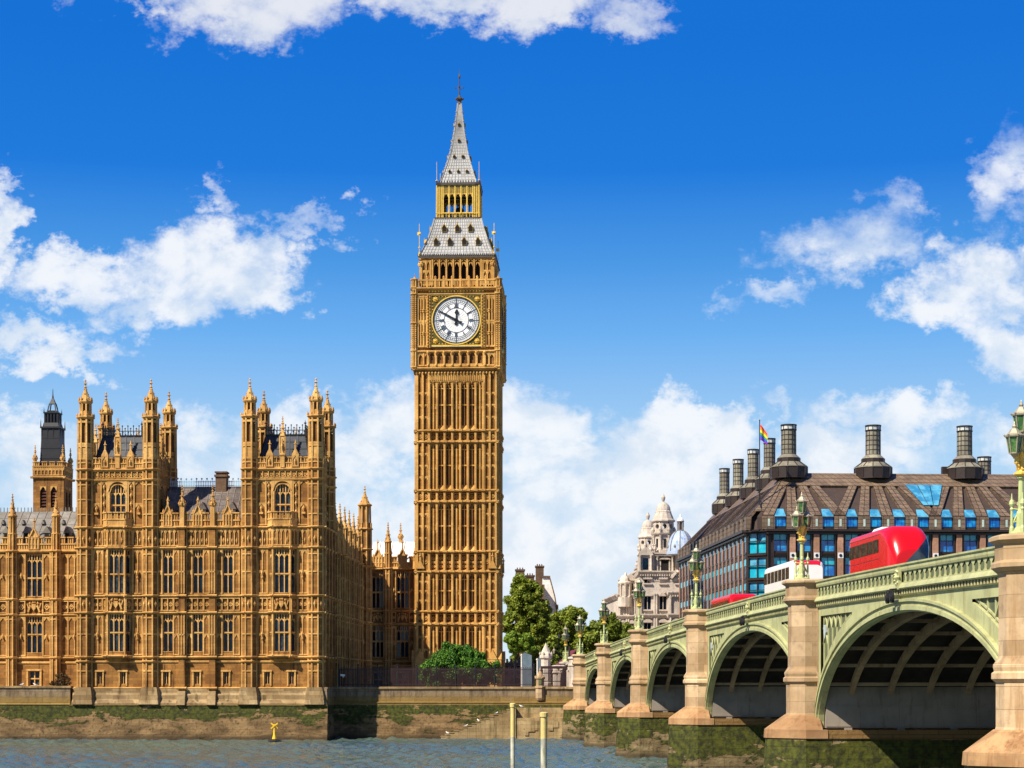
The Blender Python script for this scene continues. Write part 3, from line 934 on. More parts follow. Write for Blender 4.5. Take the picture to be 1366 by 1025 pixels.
# ---- upper stage of a tower, built once round its own centre and copied
def tower_upper():
    t, l, d_ = MB(), MB(), MB()
    Hx, Hy = 4.55, 5.6
    sides = [((-Hx, -Hy), (1, 0), (0, -1), 2 * Hx), ((Hx, -Hy), (0, 1), (1, 0), 2 * Hy), ((Hx, Hy), (-1, 0), (0, 1), 2 * Hx), ((-Hx, Hy), (0, -1), (-1, 0), 2 * Hy)]
    for i, (o, a, d, L) in enumerate(sides):
        for mm in (t, l, d_):
            mm.frame((o[0], o[1], 0), a, d)
        c = L / 2
        op = [(c - 1.1, c + 1.1, 30.3, 34.6)] if i in (0, 1) else []
        wall(t, 0, L, 28.7, 38.2, op, 0, .5)
        if op:
            arch_fill(l, c - 1.1, c + 1.1, 33.3, 34.62, -.35, .1)
            arch_fill(l, c - 1.35, c + 1.35, 33.4, 35.0, .0, .22)
            for sg in (-1, 1):
                l.box(c + sg * 1.2 - .12, c + sg * 1.2 + .12, -.05, .2, 29.6, 33.6)
        string(l, .6, L - .6, 35.35, .3); string(l, .6, L - .6, 36.75, .4)
        quatre(l, 1.1, L - 1.1, 35.4, 36.4, max(6, int(L)))
        for sg in (-1, 1):
            e, f = sorted((c + sg * 1.45, c + sg * 2.25))
            panels(l, e, f, 29.0, 35.1, 1, 0, .18, .16)
            for k in range(5):
                d_.box(e + .12, f - .12, -.02, .03, 29.3 + k * 1.15, 30.2 + k * 1.15)  # dark panels painted as the shade behind the figures
                l.octa((e + f) / 2, .12, 29.65 + k * 1.15, .2, .42)
            e, f = sorted((c + sg * 2.3, c + sg * 3.45))
            panels(l, e, f, 29.0, 35.1, 1, 0, .12, .14, True, 31.9)
            l.octa((e + f) / 2, .2, 31.3, .2, .5); l.box((e + f) / 2 - .25, (e + f) / 2 + .25, 0, .35, 30.5, 30.75)
        battlement(l, .7, L - .7, 36.7, 1.55, .12, .4, 1.1)
        for sg in (-1, 1):
            x = c + sg * 1.75
            l.ext([(x - .55, 36.8), (x + .55, 36.8), (x + .45, 38.6), (x, 39.5), (x - .45, 38.6)], -.3, .2)
            panels(l, x - .4, x + .4, 36.9, 38.5, 1, .2, .1); l.octa(x, .3, 37.6, .18, .5)
            l.lathe(x, 0, [(.14, 39.3), (.1, 40.2), (0, 40.6)], 5); l.octa(x, 0, 40.0, .25, .18)
        # standing niche with a figure in the middle of the parapet
        l.lathe(c, 0, [(.42, 36.8), (.42, 38.3), (.55, 38.4), (.55, 38.6), (.36, 38.7), (.34, 41.0)], 4)
        l.octa(c, .42, 39.6, .22, .75); l.octa(c, .42, 40.5, .14)
        for sx in (-.36, .36):
            l.box(c + sx - .08, c + sx + .08, .1, .3, 38.6, 41.0)
        spire(l, c, 0, 41.0, .42, 2.0, 4, True, .6)
    for mm in (t, l, d_):
        mm.frame()
    t.poly([(-Hx, -Hy, 37.2), (Hx, -Hy, 37.2), (Hx, Hy, 37.2), (-Hx, Hy, 37.2)])
    return t, l, d_
def turret_mesh():
    m = MB()
    oct_shaft(m, 0, 0, 1.16, 7.0, 28.7, .12)
    oct_shaft(m, 0, 0, 1.16, 28.7, 38.0, .12)
    for z in (11.35, 10.75, 17.35, 19.65, 26.15, 28.9, 35.35, 36.75):
        collar(m, 0, 0, 1.14, z, .36, .24)
    ring_rails(m, 0, 0, 1.14, (9.2, 14.2, 16.4, 22.6, 25.0, 30.4, 32.4, 34.4, 37.4))
    for k in range(8):
        t = k * PI / 4
        for z0 in (17.6, 26.4):
            m.octa(1.08 * math.cos(t), 1.08 * math.sin(t), z0 + .75, .2, .5)
    # open upper stage: thin core and eight shafts
    m.mi = 2  # core in the darkest stone, painting the shade between the shafts
    m.lathe(0, 0, [(.62, 37.8), (.62, 43.6)], 8, PI / 8)
    m.lathe(0, 0, [(.80, 40.1), (.80, 42.7)], 8, PI / 8)
    m.mi = 0
    for k in range(8):
        t = PI / 8 + k * PI / 4
        x, y = math.cos(t), math.sin(t)
        m.bar((1.0 * x, 1.0 * y, 37.8), (.97 * x, .97 * y, 43.6), .22)
    ring_rails(m, 0, 0, 1.06, (37.9, 39.6, 39.9, 42.9), .3)
    m.lathe(0, 0, [(1.0, 38.1), (1.0, 39.5)], 8, PI / 8)
    collar(m, 0, 0, 1.02, 43.9, .5, .26)
    for k in range(8):
        t = PI / 8 + k * PI / 4
        x, y = math.cos(t), math.sin(t)
        m.octa(1.15 * x, 1.15 * y, 44.0, .14, .35)
        m.bar((.72 * x, .72 * y, 43.8), (.70 * x, .70 * y, 45.9), .2)
        m.octa(.86 * x, .86 * y, 46.1, .15, .5)
    m.mi = 2
    m.lathe(0, 0, [(.50, 43.8), (.50, 45.9)], 8, PI / 8)
    m.mi = 0
    m.lathe(0, 0, [(.74, 43.9), (.76, 44.5), (.62, 44.6)], 8, PI / 8)
    collar(m, 0, 0, .78, 45.9, .4, .16)
    spire(m, 0, 0, 45.8, .88, 1.9, 8, True, 1.0)
    return m
def tower_roof():
    m, e = MB(), MB()
    bx, by, tx, ty = 3.6, 4.7, 2.7, 3.2
    m.pris([(-bx, -by), (bx, -by), (bx, by), (-bx, by)], 37.3, 41.4, [(-tx, -ty), (tx, -ty), (tx, ty), (-tx, ty)])
    for k in range(6):
        t = -1 + k * .4
        for s in (-1, 1):
            m.bar((t * bx, s * by, 37.3), (t * tx, s * ty, 41.4), .12)
            m.bar((s * bx, t * by, 37.3), (s * tx, t * ty, 41.4), .12)
    for z in (38.5, 39.5, 40.5):
        f = (z - 37.3) / 4.1
        x, y = bx + (tx - bx) * f + .02, by + (ty - by) * f + .02
        m.lathe(0, 0, [(0, z), (0, z + .01)], 4)
        for s in (-1, 1):
            m.bar((-x, s * y, z), (x, s * y, z), .06); m.bar((s * x, -y, z), (s * x, y, z), .06)
    e.box(-tx - .1, tx + .1, -ty - .1, ty + .1, 41.4, 41.6)
    for s in (-1, 1):
        for k in range(15):
            x = -tx + k * 2 * tx / 14; y = -ty + k * 2 * ty / 14
            h = 42.5 + .35 * (k % 2)
            e.box(x - .04, x + .04, s * ty - .04, s * ty + .04, 41.6, h); e.octa(x, s * ty, h, .13)
            e.box(s * tx - .04, s * tx + .04, y - .04, y + .04, 41.6, h); e.octa(s * tx, y, h, .13)
        e.box(-tx, tx, s * ty - .03, s * ty + .03, 42.1, 42.2); e.box(s * tx - .03, s * tx + .03, -ty, ty, 42.1, 42.2)
        for q in (-1, 1):
            e.lathe(s * tx, q * ty, [(.12, 41.6), (.08, 43.2), (0, 43.6)], 4); e.octa(s * tx, q * ty, 43.1, .24, .15)
    return m, e
t_, l_, d_ = tower_upper()
tw = t_.absorb(d_, 1).build('tower', [M['stone'], M['stone_dark']], pv, (TC[0] + 17.0, .6, -4.7))
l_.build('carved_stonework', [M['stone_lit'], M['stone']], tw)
rm, em = tower_roof()
em2 = MB(); 
rm.build('roof', M['dark_roof'], tw)
em.build('cresting', M['iron'], tw)
tm = turret_mesh()
t0 = tm.build('turret', [M['stone_lit'], M['stone'], M['stone_dark']], tw, (-4.5, -5.4, 0))
for p in ((4.5, -5.4), (-4.5, 5.4), (4.5, 5.4)):
    dup(t0, tw, (p[0], p[1], 0))
g_, m_ = window_mesh(2.2, 4.3, 3, (1.5,), 1.2)
n0 = len(g_.v)
for f, mi in zip(m_.f, m_.m):
    g_.f.append(tuple(i + n0 for i in f)); g_.m.append(2)
g_.v += m_.v
wt = g_.build('window', [M['glass_pale'], M['glass'], M['stone_lit']], tw, (0, -5.35, 30.3))
dup(wt, tw, (4.3, 0, 30.3), R(90))
dup(tw, pv, (TC[1] + 17.0, .6, -4.7))

# ---- generic long range: bays between octagonal buttress shafts
def range_front(w, l, dk, L0, cs, bx, ww, base_ops=True, lights=3, pin_r=.5, pin_top=34.3, shaft=.78, a_end=None, lowdoor=False):
    """cs window centres, bx buttress positions; in the current face frame"""
    a0, a1 = L0
    ops = []
    for c in cs:
        ops += [(c - ww / 2, c + ww / 2) + LOW, (c - ww / 2, c + ww / 2) + UPP]
        if base_ops:
            ops.append((c - .75, c + .75, 7.3, 9.3))
    wall(w, a0, a1, 4.5, 26.2, ops, 0, .5)
    for z, p in ((7.15, .25), (11.4, .3), (10.7, .15), (17.4, .28), (19.55, .28), (26.3, .36)):
        string(l, a0, a1, z, p)
    for c in cs:
        arms(l, c - ww / 2, c + ww / 2, 17.4, 19.3, 0, int(c * 7) + 3)
        for k in range(int(ww / .18)):
            dk.box(c - ww / 2 + k * .18, c - ww / 2 + .1 + k * .18, -.02, .015, 17.5, 19.2)  # shade behind the relief, painted as dark strips
        if base_ops:
            for x in (-.95, .95):
                l.box(c + x - .12, c + x + .12, -.05, .18, 7.1, 9.5)
            l.box(c - 1.1, c + 1.1, -.05, .22, 9.4, 9.65)
        l.ext([(c - .75, 26.3), (c + .75, 26.3), (c + .6, 28.1), (c, 29.3), (c - .6, 28.1)], -.3, .12)
        panels(l, c - .7, c + .7, 26.4, 28.2, 3, .12, .14, .12)
        for q in (-1, 1):
            l.bar((c + q * .62, .15, 28.1), (c, .15, 29.4), .16, .3)
            l.octa(c + q * .34, .1, 28.85, .14); l.octa(c + q * .72, .1, 28.3, .16, .4)
        l.lathe(c, 0, [(.14, 29.4), (.1, 30.6), (0, 31.0)], 5); l.octa(c, 0, 30.4, .26, .2)
    edges = sorted([a0] + list(bx) + [a1])
    for e, f in zip(edges, edges[1:]):
        if f - e < 1.2:
            continue
        battlement(l, e + .3, f - .3, 26.25, 1.9, .1, .4, 1.3)
        inside = [c for c in cs if e < c < f]
        segs = [(e + shaft, f - shaft)] if not inside else [(e + shaft, inside[0] - ww / 2 - .15), (inside[-1] + ww / 2 + .15, f - shaft)]
        for p, q in segs:
            if q - p < .3:
                continue
            n = max(1, round((q - p) / .85))
            for z0, z1 in ((11.45, 16.95), (19.6, 25.75)):
                panels(l, p, q, z0, z1, n, 0, .13, .15, True, (z0 + z1) / 2)
            quatre(l, p, q, 17.45, 19.2, n)
            dk.box(p, q, -.02, .014, 17.45, 19.2)
            for zc in (14.2, 22.7):
                l.octa((p + q) / 2, .2, zc, .2, .5)
    for b in bx:
        oct_shaft(l, b, .15, shaft, 4.6, 26.2, .11)
        for z in (7.15, 11.4, 17.4, 19.55, 26.3):
            collar(l, b, .15, shaft, z, .36, .2)
        ring_rails(l, b, .15, shaft, (14.2, 16.5, 22.7, 25.2), .16)
        if pin_r:
            oct_shaft(l, b, -.05, pin_r + .1, 26.2, 28.6, .1)
            oct_shaft(l, b, -.05, pin_r, 28.6, pin_top - 3.4, .1)
            collar(l, b, -.05, pin_r, 28.7, .3, .16); collar(l, b, -.05, pin_r, pin_top - 3.3, .35, .16)
            spire(l, b, -.05, pin_top - 3.4, pin_r * 1.05, 2.2, 8, True, .8)

# ---- lower river front range to the left, set back behind its terrace
rg = pthing('palace_range', 'lower golden gothic range with grey slate roof behind the terrace, left of the towers', 'palace wing', -48, 14, 4.5)
w, l, dk = MB(), MB(), MB()
for mm in (w, l, dk):
    mm.frame((0, 8, 0))
bxs = [-39.0, -45.2, -51.4, -57.6]
ccs = [-42.1, -48.3, -54.5, -60.7]
range_front(w, l, dk, (-64, -33.7), ccs, bxs, 2.25, True, 3, .52, 34.5, .8)
PB(w.absorb(dk, 1), 'wall', [M['stone'], M['stone_dark']], rg); PB(l, 'carved_stonework', [M['stone_lit'], M['stone']], rg)
for c in ccs:
    for z0, z1 in (LOW, UPP):
        PW(rg, c, 8.22, z0, 0, 2.25, z1 - z0, 3, (2.6,), .85)
    PW(rg, c, 8.3, 7.3, 0, 1.5, 2.0, 2, (1.0,), 0)
r_ = MB()
r_.poly([(-64, -8.9, 27.0), (-33.7, -8.9, 27.0), (-33.7, -15.5, 32.4), (-64, -15.5, 32.4)])
r_.poly([(-64, -15.5, 32.4), (-33.7, -15.5, 32.4), (-33.7, -22, 27.0), (-64, -22, 27.0)])
r_.box(-64, -33.7, -22, -8.9, 26.2, 27.0)
for k in range(11):
    x = -35 - k * 2.9
    r_.pris([(x - .45, -9.6), (x + .45, -9.6), (x + .45, -11), (x - .45, -11)], 27.5, 28.9)
    r_.ext([(x - .6, 28.85), (x + .6, 28.85), (x, 29.8)], -11.8, -9.5)
    r_.ext([(x + 1.2, 30.4), (x + 1.7, 30.4), (x + 1.45, 31.0)], -13.8, -12.5)
for k in range(60):
    r_.box(-63.8 + k * .5, -63.7 + k * .5, -15.55, -15.45, 32.4, 33.0)
ro = PB(r_, 'roof', M['pale_roof'], rg)
rs = MB()
for k in range(26):
    x = -63.5 + k * 1.17
    rs.bar((x, -8.9, 27.04), (x, -15.5, 32.44), .08, .08)
for k in range(1, 5):
    t = k / 5
    rs.bar((-64, -8.9 - 6.6 * t, 27.03 + 5.4 * t), (-33.7, -8.9 - 6.6 * t, 27.03 + 5.4 * t), .05, .05)
rs.build('roof_seam', M['lead_grey'], ro)
dm = MB()
for k in range(11):
    x = -35 - k * 2.9
    dm.box(x - .3, x + .3, -9.7, -9.57, 27.8, 28.8)
PB(dm, 'dormer_opening', M['void'], rg)

# ---- north return wing running back to the clock tower
wg = pthing('palace_wing', 'shaded gothic return wing with a row of pinnacles between the right tower and clock tower', 'palace wing', -3, 30, 4.5)
w, l, dk = MB(), MB(), MB()
for mm in (w, l, dk):
    mm.frame((-.25, 0, 0), **SIDE)
bxs = [12.2 + 5.1 * k for k in range(6)]
ccs = [b + 2.55 for b in bxs[:-1]] + [40.4, 47.2]
range_front(w, l, dk, (11.7, 50.0), ccs, bxs + [43.9], 1.7, True, 2, .40, 33.8, .62)
oct_shaft(l, 43.9, .25, 1.15, 4.6, 33.0, .12); 
for z in (7.15, 11.4, 17.4, 19.55, 26.3, 29.0, 32.2):
    collar(l, 43.9, .25, 1.15, z, .36, .22)
l.lathe(43.9, .25, [(.7, 33), (.7, 36.0)], 8)
for k in range(8):
    t = PI / 8 + k * PI / 4
    l.bar((43.9 + .95 * math.cos(t), .25 + .95 * math.sin(t), 32.6), (43.9 + .9 * math.cos(t), .25 + .9 * math.sin(t), 35.8), .2)
collar(l, 43.9, .25, .95, 36.0, .45, .25)
spire(l, 43.9, .25, 35.9, .92, 1.9, 8, True, .9)
PB(w.absorb(dk, 1), 'wall', [M['stone'], M['stone_dark']], wg); PB(l, 'carved_stonework', [M['stone_lit'], M['stone']], wg)
for c in ccs:
    for z0, z1 in (LOW, UPP):
        PW(wg, -.47, c, z0, R(90), 1.7, z1 - z0, 2, (2.6,), .85)
    PW(wg, -.55, c, 7.3, R(90), 1.5, 2.0, 2, (1.0,), 0)
r_ = MB()
r_.pris([(-.8, -11.8), (-.8, -50), (-14, -50), (-14, -11.8)], 27.0, 31.5, [(-6.5, -11.8), (-6.5, -50), (-7.5, -50), (-7.5, -11.8)])
PB(r_, 'roof', M['slate'], wg)

# ---- link block facing the river beside the clock tower
lk = pthing('palace_link', 'short gothic range with pale lead roof tucked against the left of the clock tower', 'palace wing', 4, 53, 4.5)
w, l, dk = MB(), MB(), MB()
for mm in (w, l, dk):
    mm.frame((0, 50.0, 0))
range_front(w, l, dk, (-.2, 8.4), (1.35, 5.35), (3.0, 7.9), 1.95, True, 3, .5, 33.9, .7)
PB(w.absorb(dk, 1), 'wall', [M['stone'], M['stone_dark']], lk); PB(l, 'carved_stonework', [M['stone_lit'], M['stone']], lk)
for c in (1.35, 5.35):
    for z0, z1 in (LOW, UPP):
        PW(lk, c, 50.22, z0, 0, 1.95, z1 - z0, 3, (2.6,), .85)
    PW(lk, c, 50.3, 7.3, 0, 1.5, 2.0, 2, (1.0,), 0)
r_ = MB()
r_.poly([(-.2, -51, 26.8), (8.4, -51, 26.8), (8.4, -57, 31.0), (-.2, -57, 31.0)])
r_.poly([(-.2, -57, 31.0), (8.4, -57, 31.0), (8.4, -63, 26.8), (-.2, -63, 26.8)])
r_.box(-.2, 8.4, -63, -51, 4.6, 26.8)
for k in range(4):
    r_.bar((1 + 2 * k, -51.0, 26.9), (1 + 2 * k, -57, 31.1), .12)
    r_.ext([(.6 + 2 * k, 28.9), (1.1 + 2 * k, 28.9), (.85 + 2 * k, 29.7)], -55, -53.6)
PB(r_, 'roof', M['white_roof'], lk)
pm = MB(); pinnacle(pm, 0, 0, 30.4, .35, 1.1, 1.5)
pm.build('pinnacle', M['stone_lit'], lk, (4.3 - 4, 57 - 53, -4.5))

# ---- ventilation tower with a black iron lantern, behind the left range
vt = pthing('ventilation_tower', 'square golden stone tower with black iron lantern rising behind the left range', 'tower', -49.6, 43.0, 20)
w, l, dk, v_ = MB(), MB(), MB(), MB()
Hh = 2.45
for o, a, d in (((-Hh, -Hh), (1, 0), (0, -1)), ((Hh, -Hh), (0, 1), (1, 0)), ((Hh, Hh), (-1, 0), (0, 1)), ((-Hh, Hh), (0, -1), (-1, 0))):
    for mm in (w, l, dk, v_):
        mm.frame((o[0], o[1], 0), a, d)
    L = 2 * Hh
    op = []
    for c in (L / 2 - .85, L / 2 + .85):
        op += [(c - .5, c + .5, 31.0, 34.6), (c - .5, c + .5, 35.3, 38.7)]
    wall(w, 0, L, 18, 42.0, op, 0, .5)
    for c0, c1, z0, z1 in op:
        arch_fill(l, c0, c1, z1 - .8, z1, -.35, .05, 6, 'point')
        for q in range(7):
            z = z0 + (z1 - z0) * q / 7
            v_.hexa([(c0, -.45, z), (c1, -.45, z), (c1, -.2, z - .12), (c0, -.2, z - .12), (c0, -.45, z + .1), (c1, -.45, z + .1), (c1, -.2, z - .02), (c0, -.2, z - .02)])
        v_.poly([(c0, -.48, z0), (c1, -.48, z0), (c1, -.48, z1), (c0, -.48, z1)])
    string(l, 0, L, 40.3, .35); string(l, 0, L, 30.6, .2)
    panels(l, .2, L - .2, 40.4, 41.6, 8, 0, .12)
    battlement(l, 0, L, 41.2, 1.4, .1, .3, 1.2)
for mm in (w, l, dk, v_):
    mm.frame()
w.poly([(-Hh, -Hh, 41.5), (Hh, -Hh, 41.5), (Hh, Hh, 41.5), (-Hh, Hh, 41.5)])
PW_ = lambda m, n, mt: m.build(n, mt, vt, (0, 0, -20))
PW_(w, 'wall', M['stone']); PW_(l, 'carved_stonework', [M['stone_lit'], M['stone']]); PW_(v_, 'louvre', M['louvre'])
for sx in (-1, 1):
    for sy in (-1, 1):
        pm = MB(); pinnacle(pm, 0, 0, 41.8, .3, 1.0, 1.3); pm.build('pinnacle', M['stone_lit'], vt, (sx * 2.2, sy * 2.2, -20))
ln = MB()
ln.pris([(-1.66, -1.66), (1.66, -1.66), (1.66, 1.66), (-1.66, 1.66)], 41.38, 48.0, [(-1.38, -1.38), (1.38, -1.38), (1.38, 1.38), (-1.38, 1.38)])
for k in range(4):
    t = -1 + k * 2 / 3
    for s in (-1, 1):
        ln.bar((t * 1.386, s * 1.388, 41.6), (t * 1.38, s * 1.40, 48.0), .13); ln.bar((s * 1.388, t * 1.386, 41.6), (s * 1.40, t * 1.38, 48.0), .13)
for z in (43.2, 44.8, 46.4):
    f = 1.68 - (z - 41.6) / 6.4 * .35
    for s in (-1, 1):
        ln.bar((-f, s * f, z), (f, s * f, z), .1); ln.bar((s * f, -f, z), (s * f, f, z), .1)
ln.box(-1.6, 1.6, -1.6, 1.6, 48.0, 48.25)
ln.pris([(-1.3, -1.3), (1.3, -1.3), (1.3, 1.3), (-1.3, 1.3)], 48.25, 48.9, [(-1.15, -1.15), (1.15, -1.15), (1.15, 1.15), (-1.15, 1.15)])
for k in range(5):
    t = -1 + k * .5
    for s in (-1, 1):
        ln.box(t - .09, t + .09, s - .1, s + .1, 48.8, 50.4); ln.box(s - .1, s + .1, t - .09, t + .09, 48.8, 50.4)
ln.box(-.85, .85, -.85, .85, 48.8, 50.4)
ln.box(-1.2, 1.2, -1.2, 1.2, 50.4, 50.6)
for s in (-1, 1):
    for q in (-1, 1):
        ln.lathe(s * 1.1, q * 1.1, [(.1, 50.6), (0, 51.4)], 4); ln.lathe(s * 1.5, q * 1.5, [(.12, 48.2), (0, 49.6)], 4)
        ln.bar((s * .7, q * .7, 50.6), (s * .42, q * .42, 52.0), .16)
ln.pris([(-.7, -.7), (.7, -.7), (.7, .7), (-.7, .7)], 50.6, 50.9)
ln.lathe(0, 0, [(.7, 52.0), (.5, 52.3), (.2, 52.9), (.08, 53.5), (.05, 54.3), (0, 54.5)], 4)
PW_(ln, 'lantern', M['iron'])
cp = MB()
cp.box(-33.75, -.15, -11.55, -.05, 28.3, 28.66)
PB(cp, 'parapet_gutter', M['lead_grey'], pv)
M['finial'] = paint('tarnished_finial', (.10, .08, .06), .45, .3, .3, 3)
# ------------------------------------------------------------------ the clock tower
BU, BV = 14.35, 52.5
ct = pthing('clock_tower', 'tall golden gothic clock tower with white dial and pale iron spire', 'clock tower', BU, BV, 5.0)
CB = lambda m, n, mt, par=None: m.build(n, mt, par or ct, (0, 0, -5.0))
HW = 6.35
def four(h, *ms):
    for i, (o, a, d) in enumerate((((-h, -h), (1, 0), (0, -1)), ((h, -h), (0, 1), (1, 0)), ((h, h), (-1, 0), (0, 1)), ((-h, h), (0, -1), (-1, 0)))):
        for m in ms:
            m.frame((o[0], o[1], 0), a, d)
        yield i
    for m in ms:
        m.frame()
w, l, dk = MB(), MB(), MB()
BANDS = [(17.2, 19.2), (25.5, 28.7), (36.6, 38.4), (46.1, 47.9)]
STAGES = [(9.0, 17.0), (19.3, 25.3), (28.8, 36.4), (38.5, 45.9), (48.0, 55.6)]
for i in four(HW, w, l, dk):
    L = 2 * HW
    CPW = 2.05                                         # corner pier width
    wall(w, 0, L, 4.5, 57.6, (), -.35)
    for e in (0, L - CPW):
        w.box(e, e + CPW, -.6, .0, 4.5, 57.6)
    # corner piers: three ribs and panel heads
    for e in (0.0, L - CPW):
        for x in (.10, .98, CPW - .10):
            l.box(e + x - .16, e + x + .16, -.05, .32, 7.5, 57.4)
        for z0, z1 in STAGES:
            for q in range(1, 4):
                zz = z0 + (z1 - z0) * q / 4
                l.box(e, e + CPW, -.05, .12, zz, zz + .2)
                for x in (.54, 1.5):
                    l.ext([(e + x - .32, zz - .45), (e + x - .32, zz), (e + x, zz)], -.05, .1)
                    l.ext([(e + x + .32, zz - .45), (e + x, zz), (e + x + .32, zz)], -.05, .1)
        for z0, z1 in BANDS:
            quatre(l, e + .15, e + CPW - .15, z0 + .1, z1 - .35, 2, 0, .14)
    # middle: seven narrow bays between full height ribs
    m0, m1 = CPW, L - CPW
    st = (m1 - m0) / 7
    for k in range(8):
        x = m0 + st * k
        wd = .42 if 0 < k < 7 else .5
        l.box(x - wd / 2, x + wd / 2, -.4, .26, 7.5, 55.4)
        l.box(x - .1, x + .1, .2, .40, 7.5, 55.4)
    for s_, (z0, z1) in enumerate(STAGES):
        for k in range(7):
            a, b = m0 + st * k + .21, m0 + st * (k + 1) - .21
            c = (a + b) / 2
            if k in (1, 2, 4, 5) and s_ < 5:
                # slit windows with sloped sills, their recess shade painted as dark panels
                w.poly([(a, -.34, z0), (a, -.34, z1), (a, -.9, z1), (a, -.9, z0)])
                dk.poly([(a + .02, -.335, z0 + .6), (b - .02, -.335, z0 + .6), (b - .02, -.335, z1 - .5), (a + .02, -.335, z1 - .5)])
                l.prof([(-.36, z0), (.10, z0), (-.36, z0 + .75)], a, b)
                l.box(a, b, -.36, -.05, (z0 + z1) / 2, (z0 + z1) / 2 + .2)
                l.box(c - .06, c + .06, -.36, -.12, z0 + .6, z1 - .3)
            else:
                l.box(c - .12, c + .12, -.36, .02, z0, z1)
                l.box(a, b, -.36, -.15, (z0 + z1) / 2 - .5, (z0 + z1) / 2 - .1)
                quatre(l, a, b, (z0 + z1) / 2 - .55, (z0 + z1) / 2 + .25, 1, -.3, .16)
            l.ext([(a, z1 - .9), (a, z1), (c, z1)], -.36, -.02)
            l.ext([(b, z1 - .9), (c, z1), (b, z1)], -.36, -.02)
            l.box(a, b, -.36, -.1, z1 - 1.15, z1 - 1.0)
    for z0, z1 in BANDS:
        for zz in (z0, z1):
            string(l, 0, L, zz + .15, .42, .5)
            for k in range(8):
                x = m0 + st * k
                l.box(x - .34, x + .34, .2, .62, zz - .2, zz + .12)
        for k in range(7):
            a, b = m0 + st * k + .21, m0 + st * (k + 1) - .21
            n = 2 if z1 - z0 > 2.5 else 1
            for q in range(n):
                h = (z1 - z0 - .6) / n
                quatre(l, a, b, z0 + .15 + q * h, z0 + .1 + (q + 1) * h, 1, -.3, .2)
            dk.poly([(a, -.34, z0 + .1), (b, -.34, z0 + .1), (b, -.34, z1 - .4), (a, -.34, z1 - .4)])  # painted shade behind the carved band
    # trefoil arcade head of the long top panels
    for k in range(7):
        a, b = m0 + st * k + .2, m0 + st * (k + 1) - .2
        c = (a + b) / 2
        l.octa(m0 + st * (k + .5), .1, 55.5, .2, .35)
        arch_fill(l, a, b, 54.9, 55.7, -.3, .1, 6, 'tudor')
    l.box(m0, m1, -.4, .22, 55.6, 57.2)
    for k in range(28):
        x = m0 + (m1 - m0) * (k + .5) / 28
        l.box(x - .08, x + .08, .2, .3, 55.8, 57.0)
    string(l, 0, L, 8.0, .5, .6)
    string(l, 0, L, 10.2, .3, .4)
# gabled buttress heads at the foot
for i in four(HW, l):
    L = 2 * HW
    for e in (.6, L - .6):
        l.box(e - .75, e + .75, -.2, .75, 4.5, 11.5)
        l.ext([(e - .8, 11.5), (e + .8, 11.5), (e, 13.0)], -.2, .8)
        l.ext([(e - .7, 25.9), (e + .7, 25.9), (e, 27.4)], -.1, .62)
        l.lathe(e, .5, [(.2, 27.2), (.12, 28.2), (0, 28.5)], 4); l.octa(e, .5, 27.9, .25)
CB(w.absorb(dk, 1), 'shaft', [M['tower_stone'], M['stone_dark']]); CB(l, 'carved_stonework', [M['tower_lit'], M['tower_stone']])

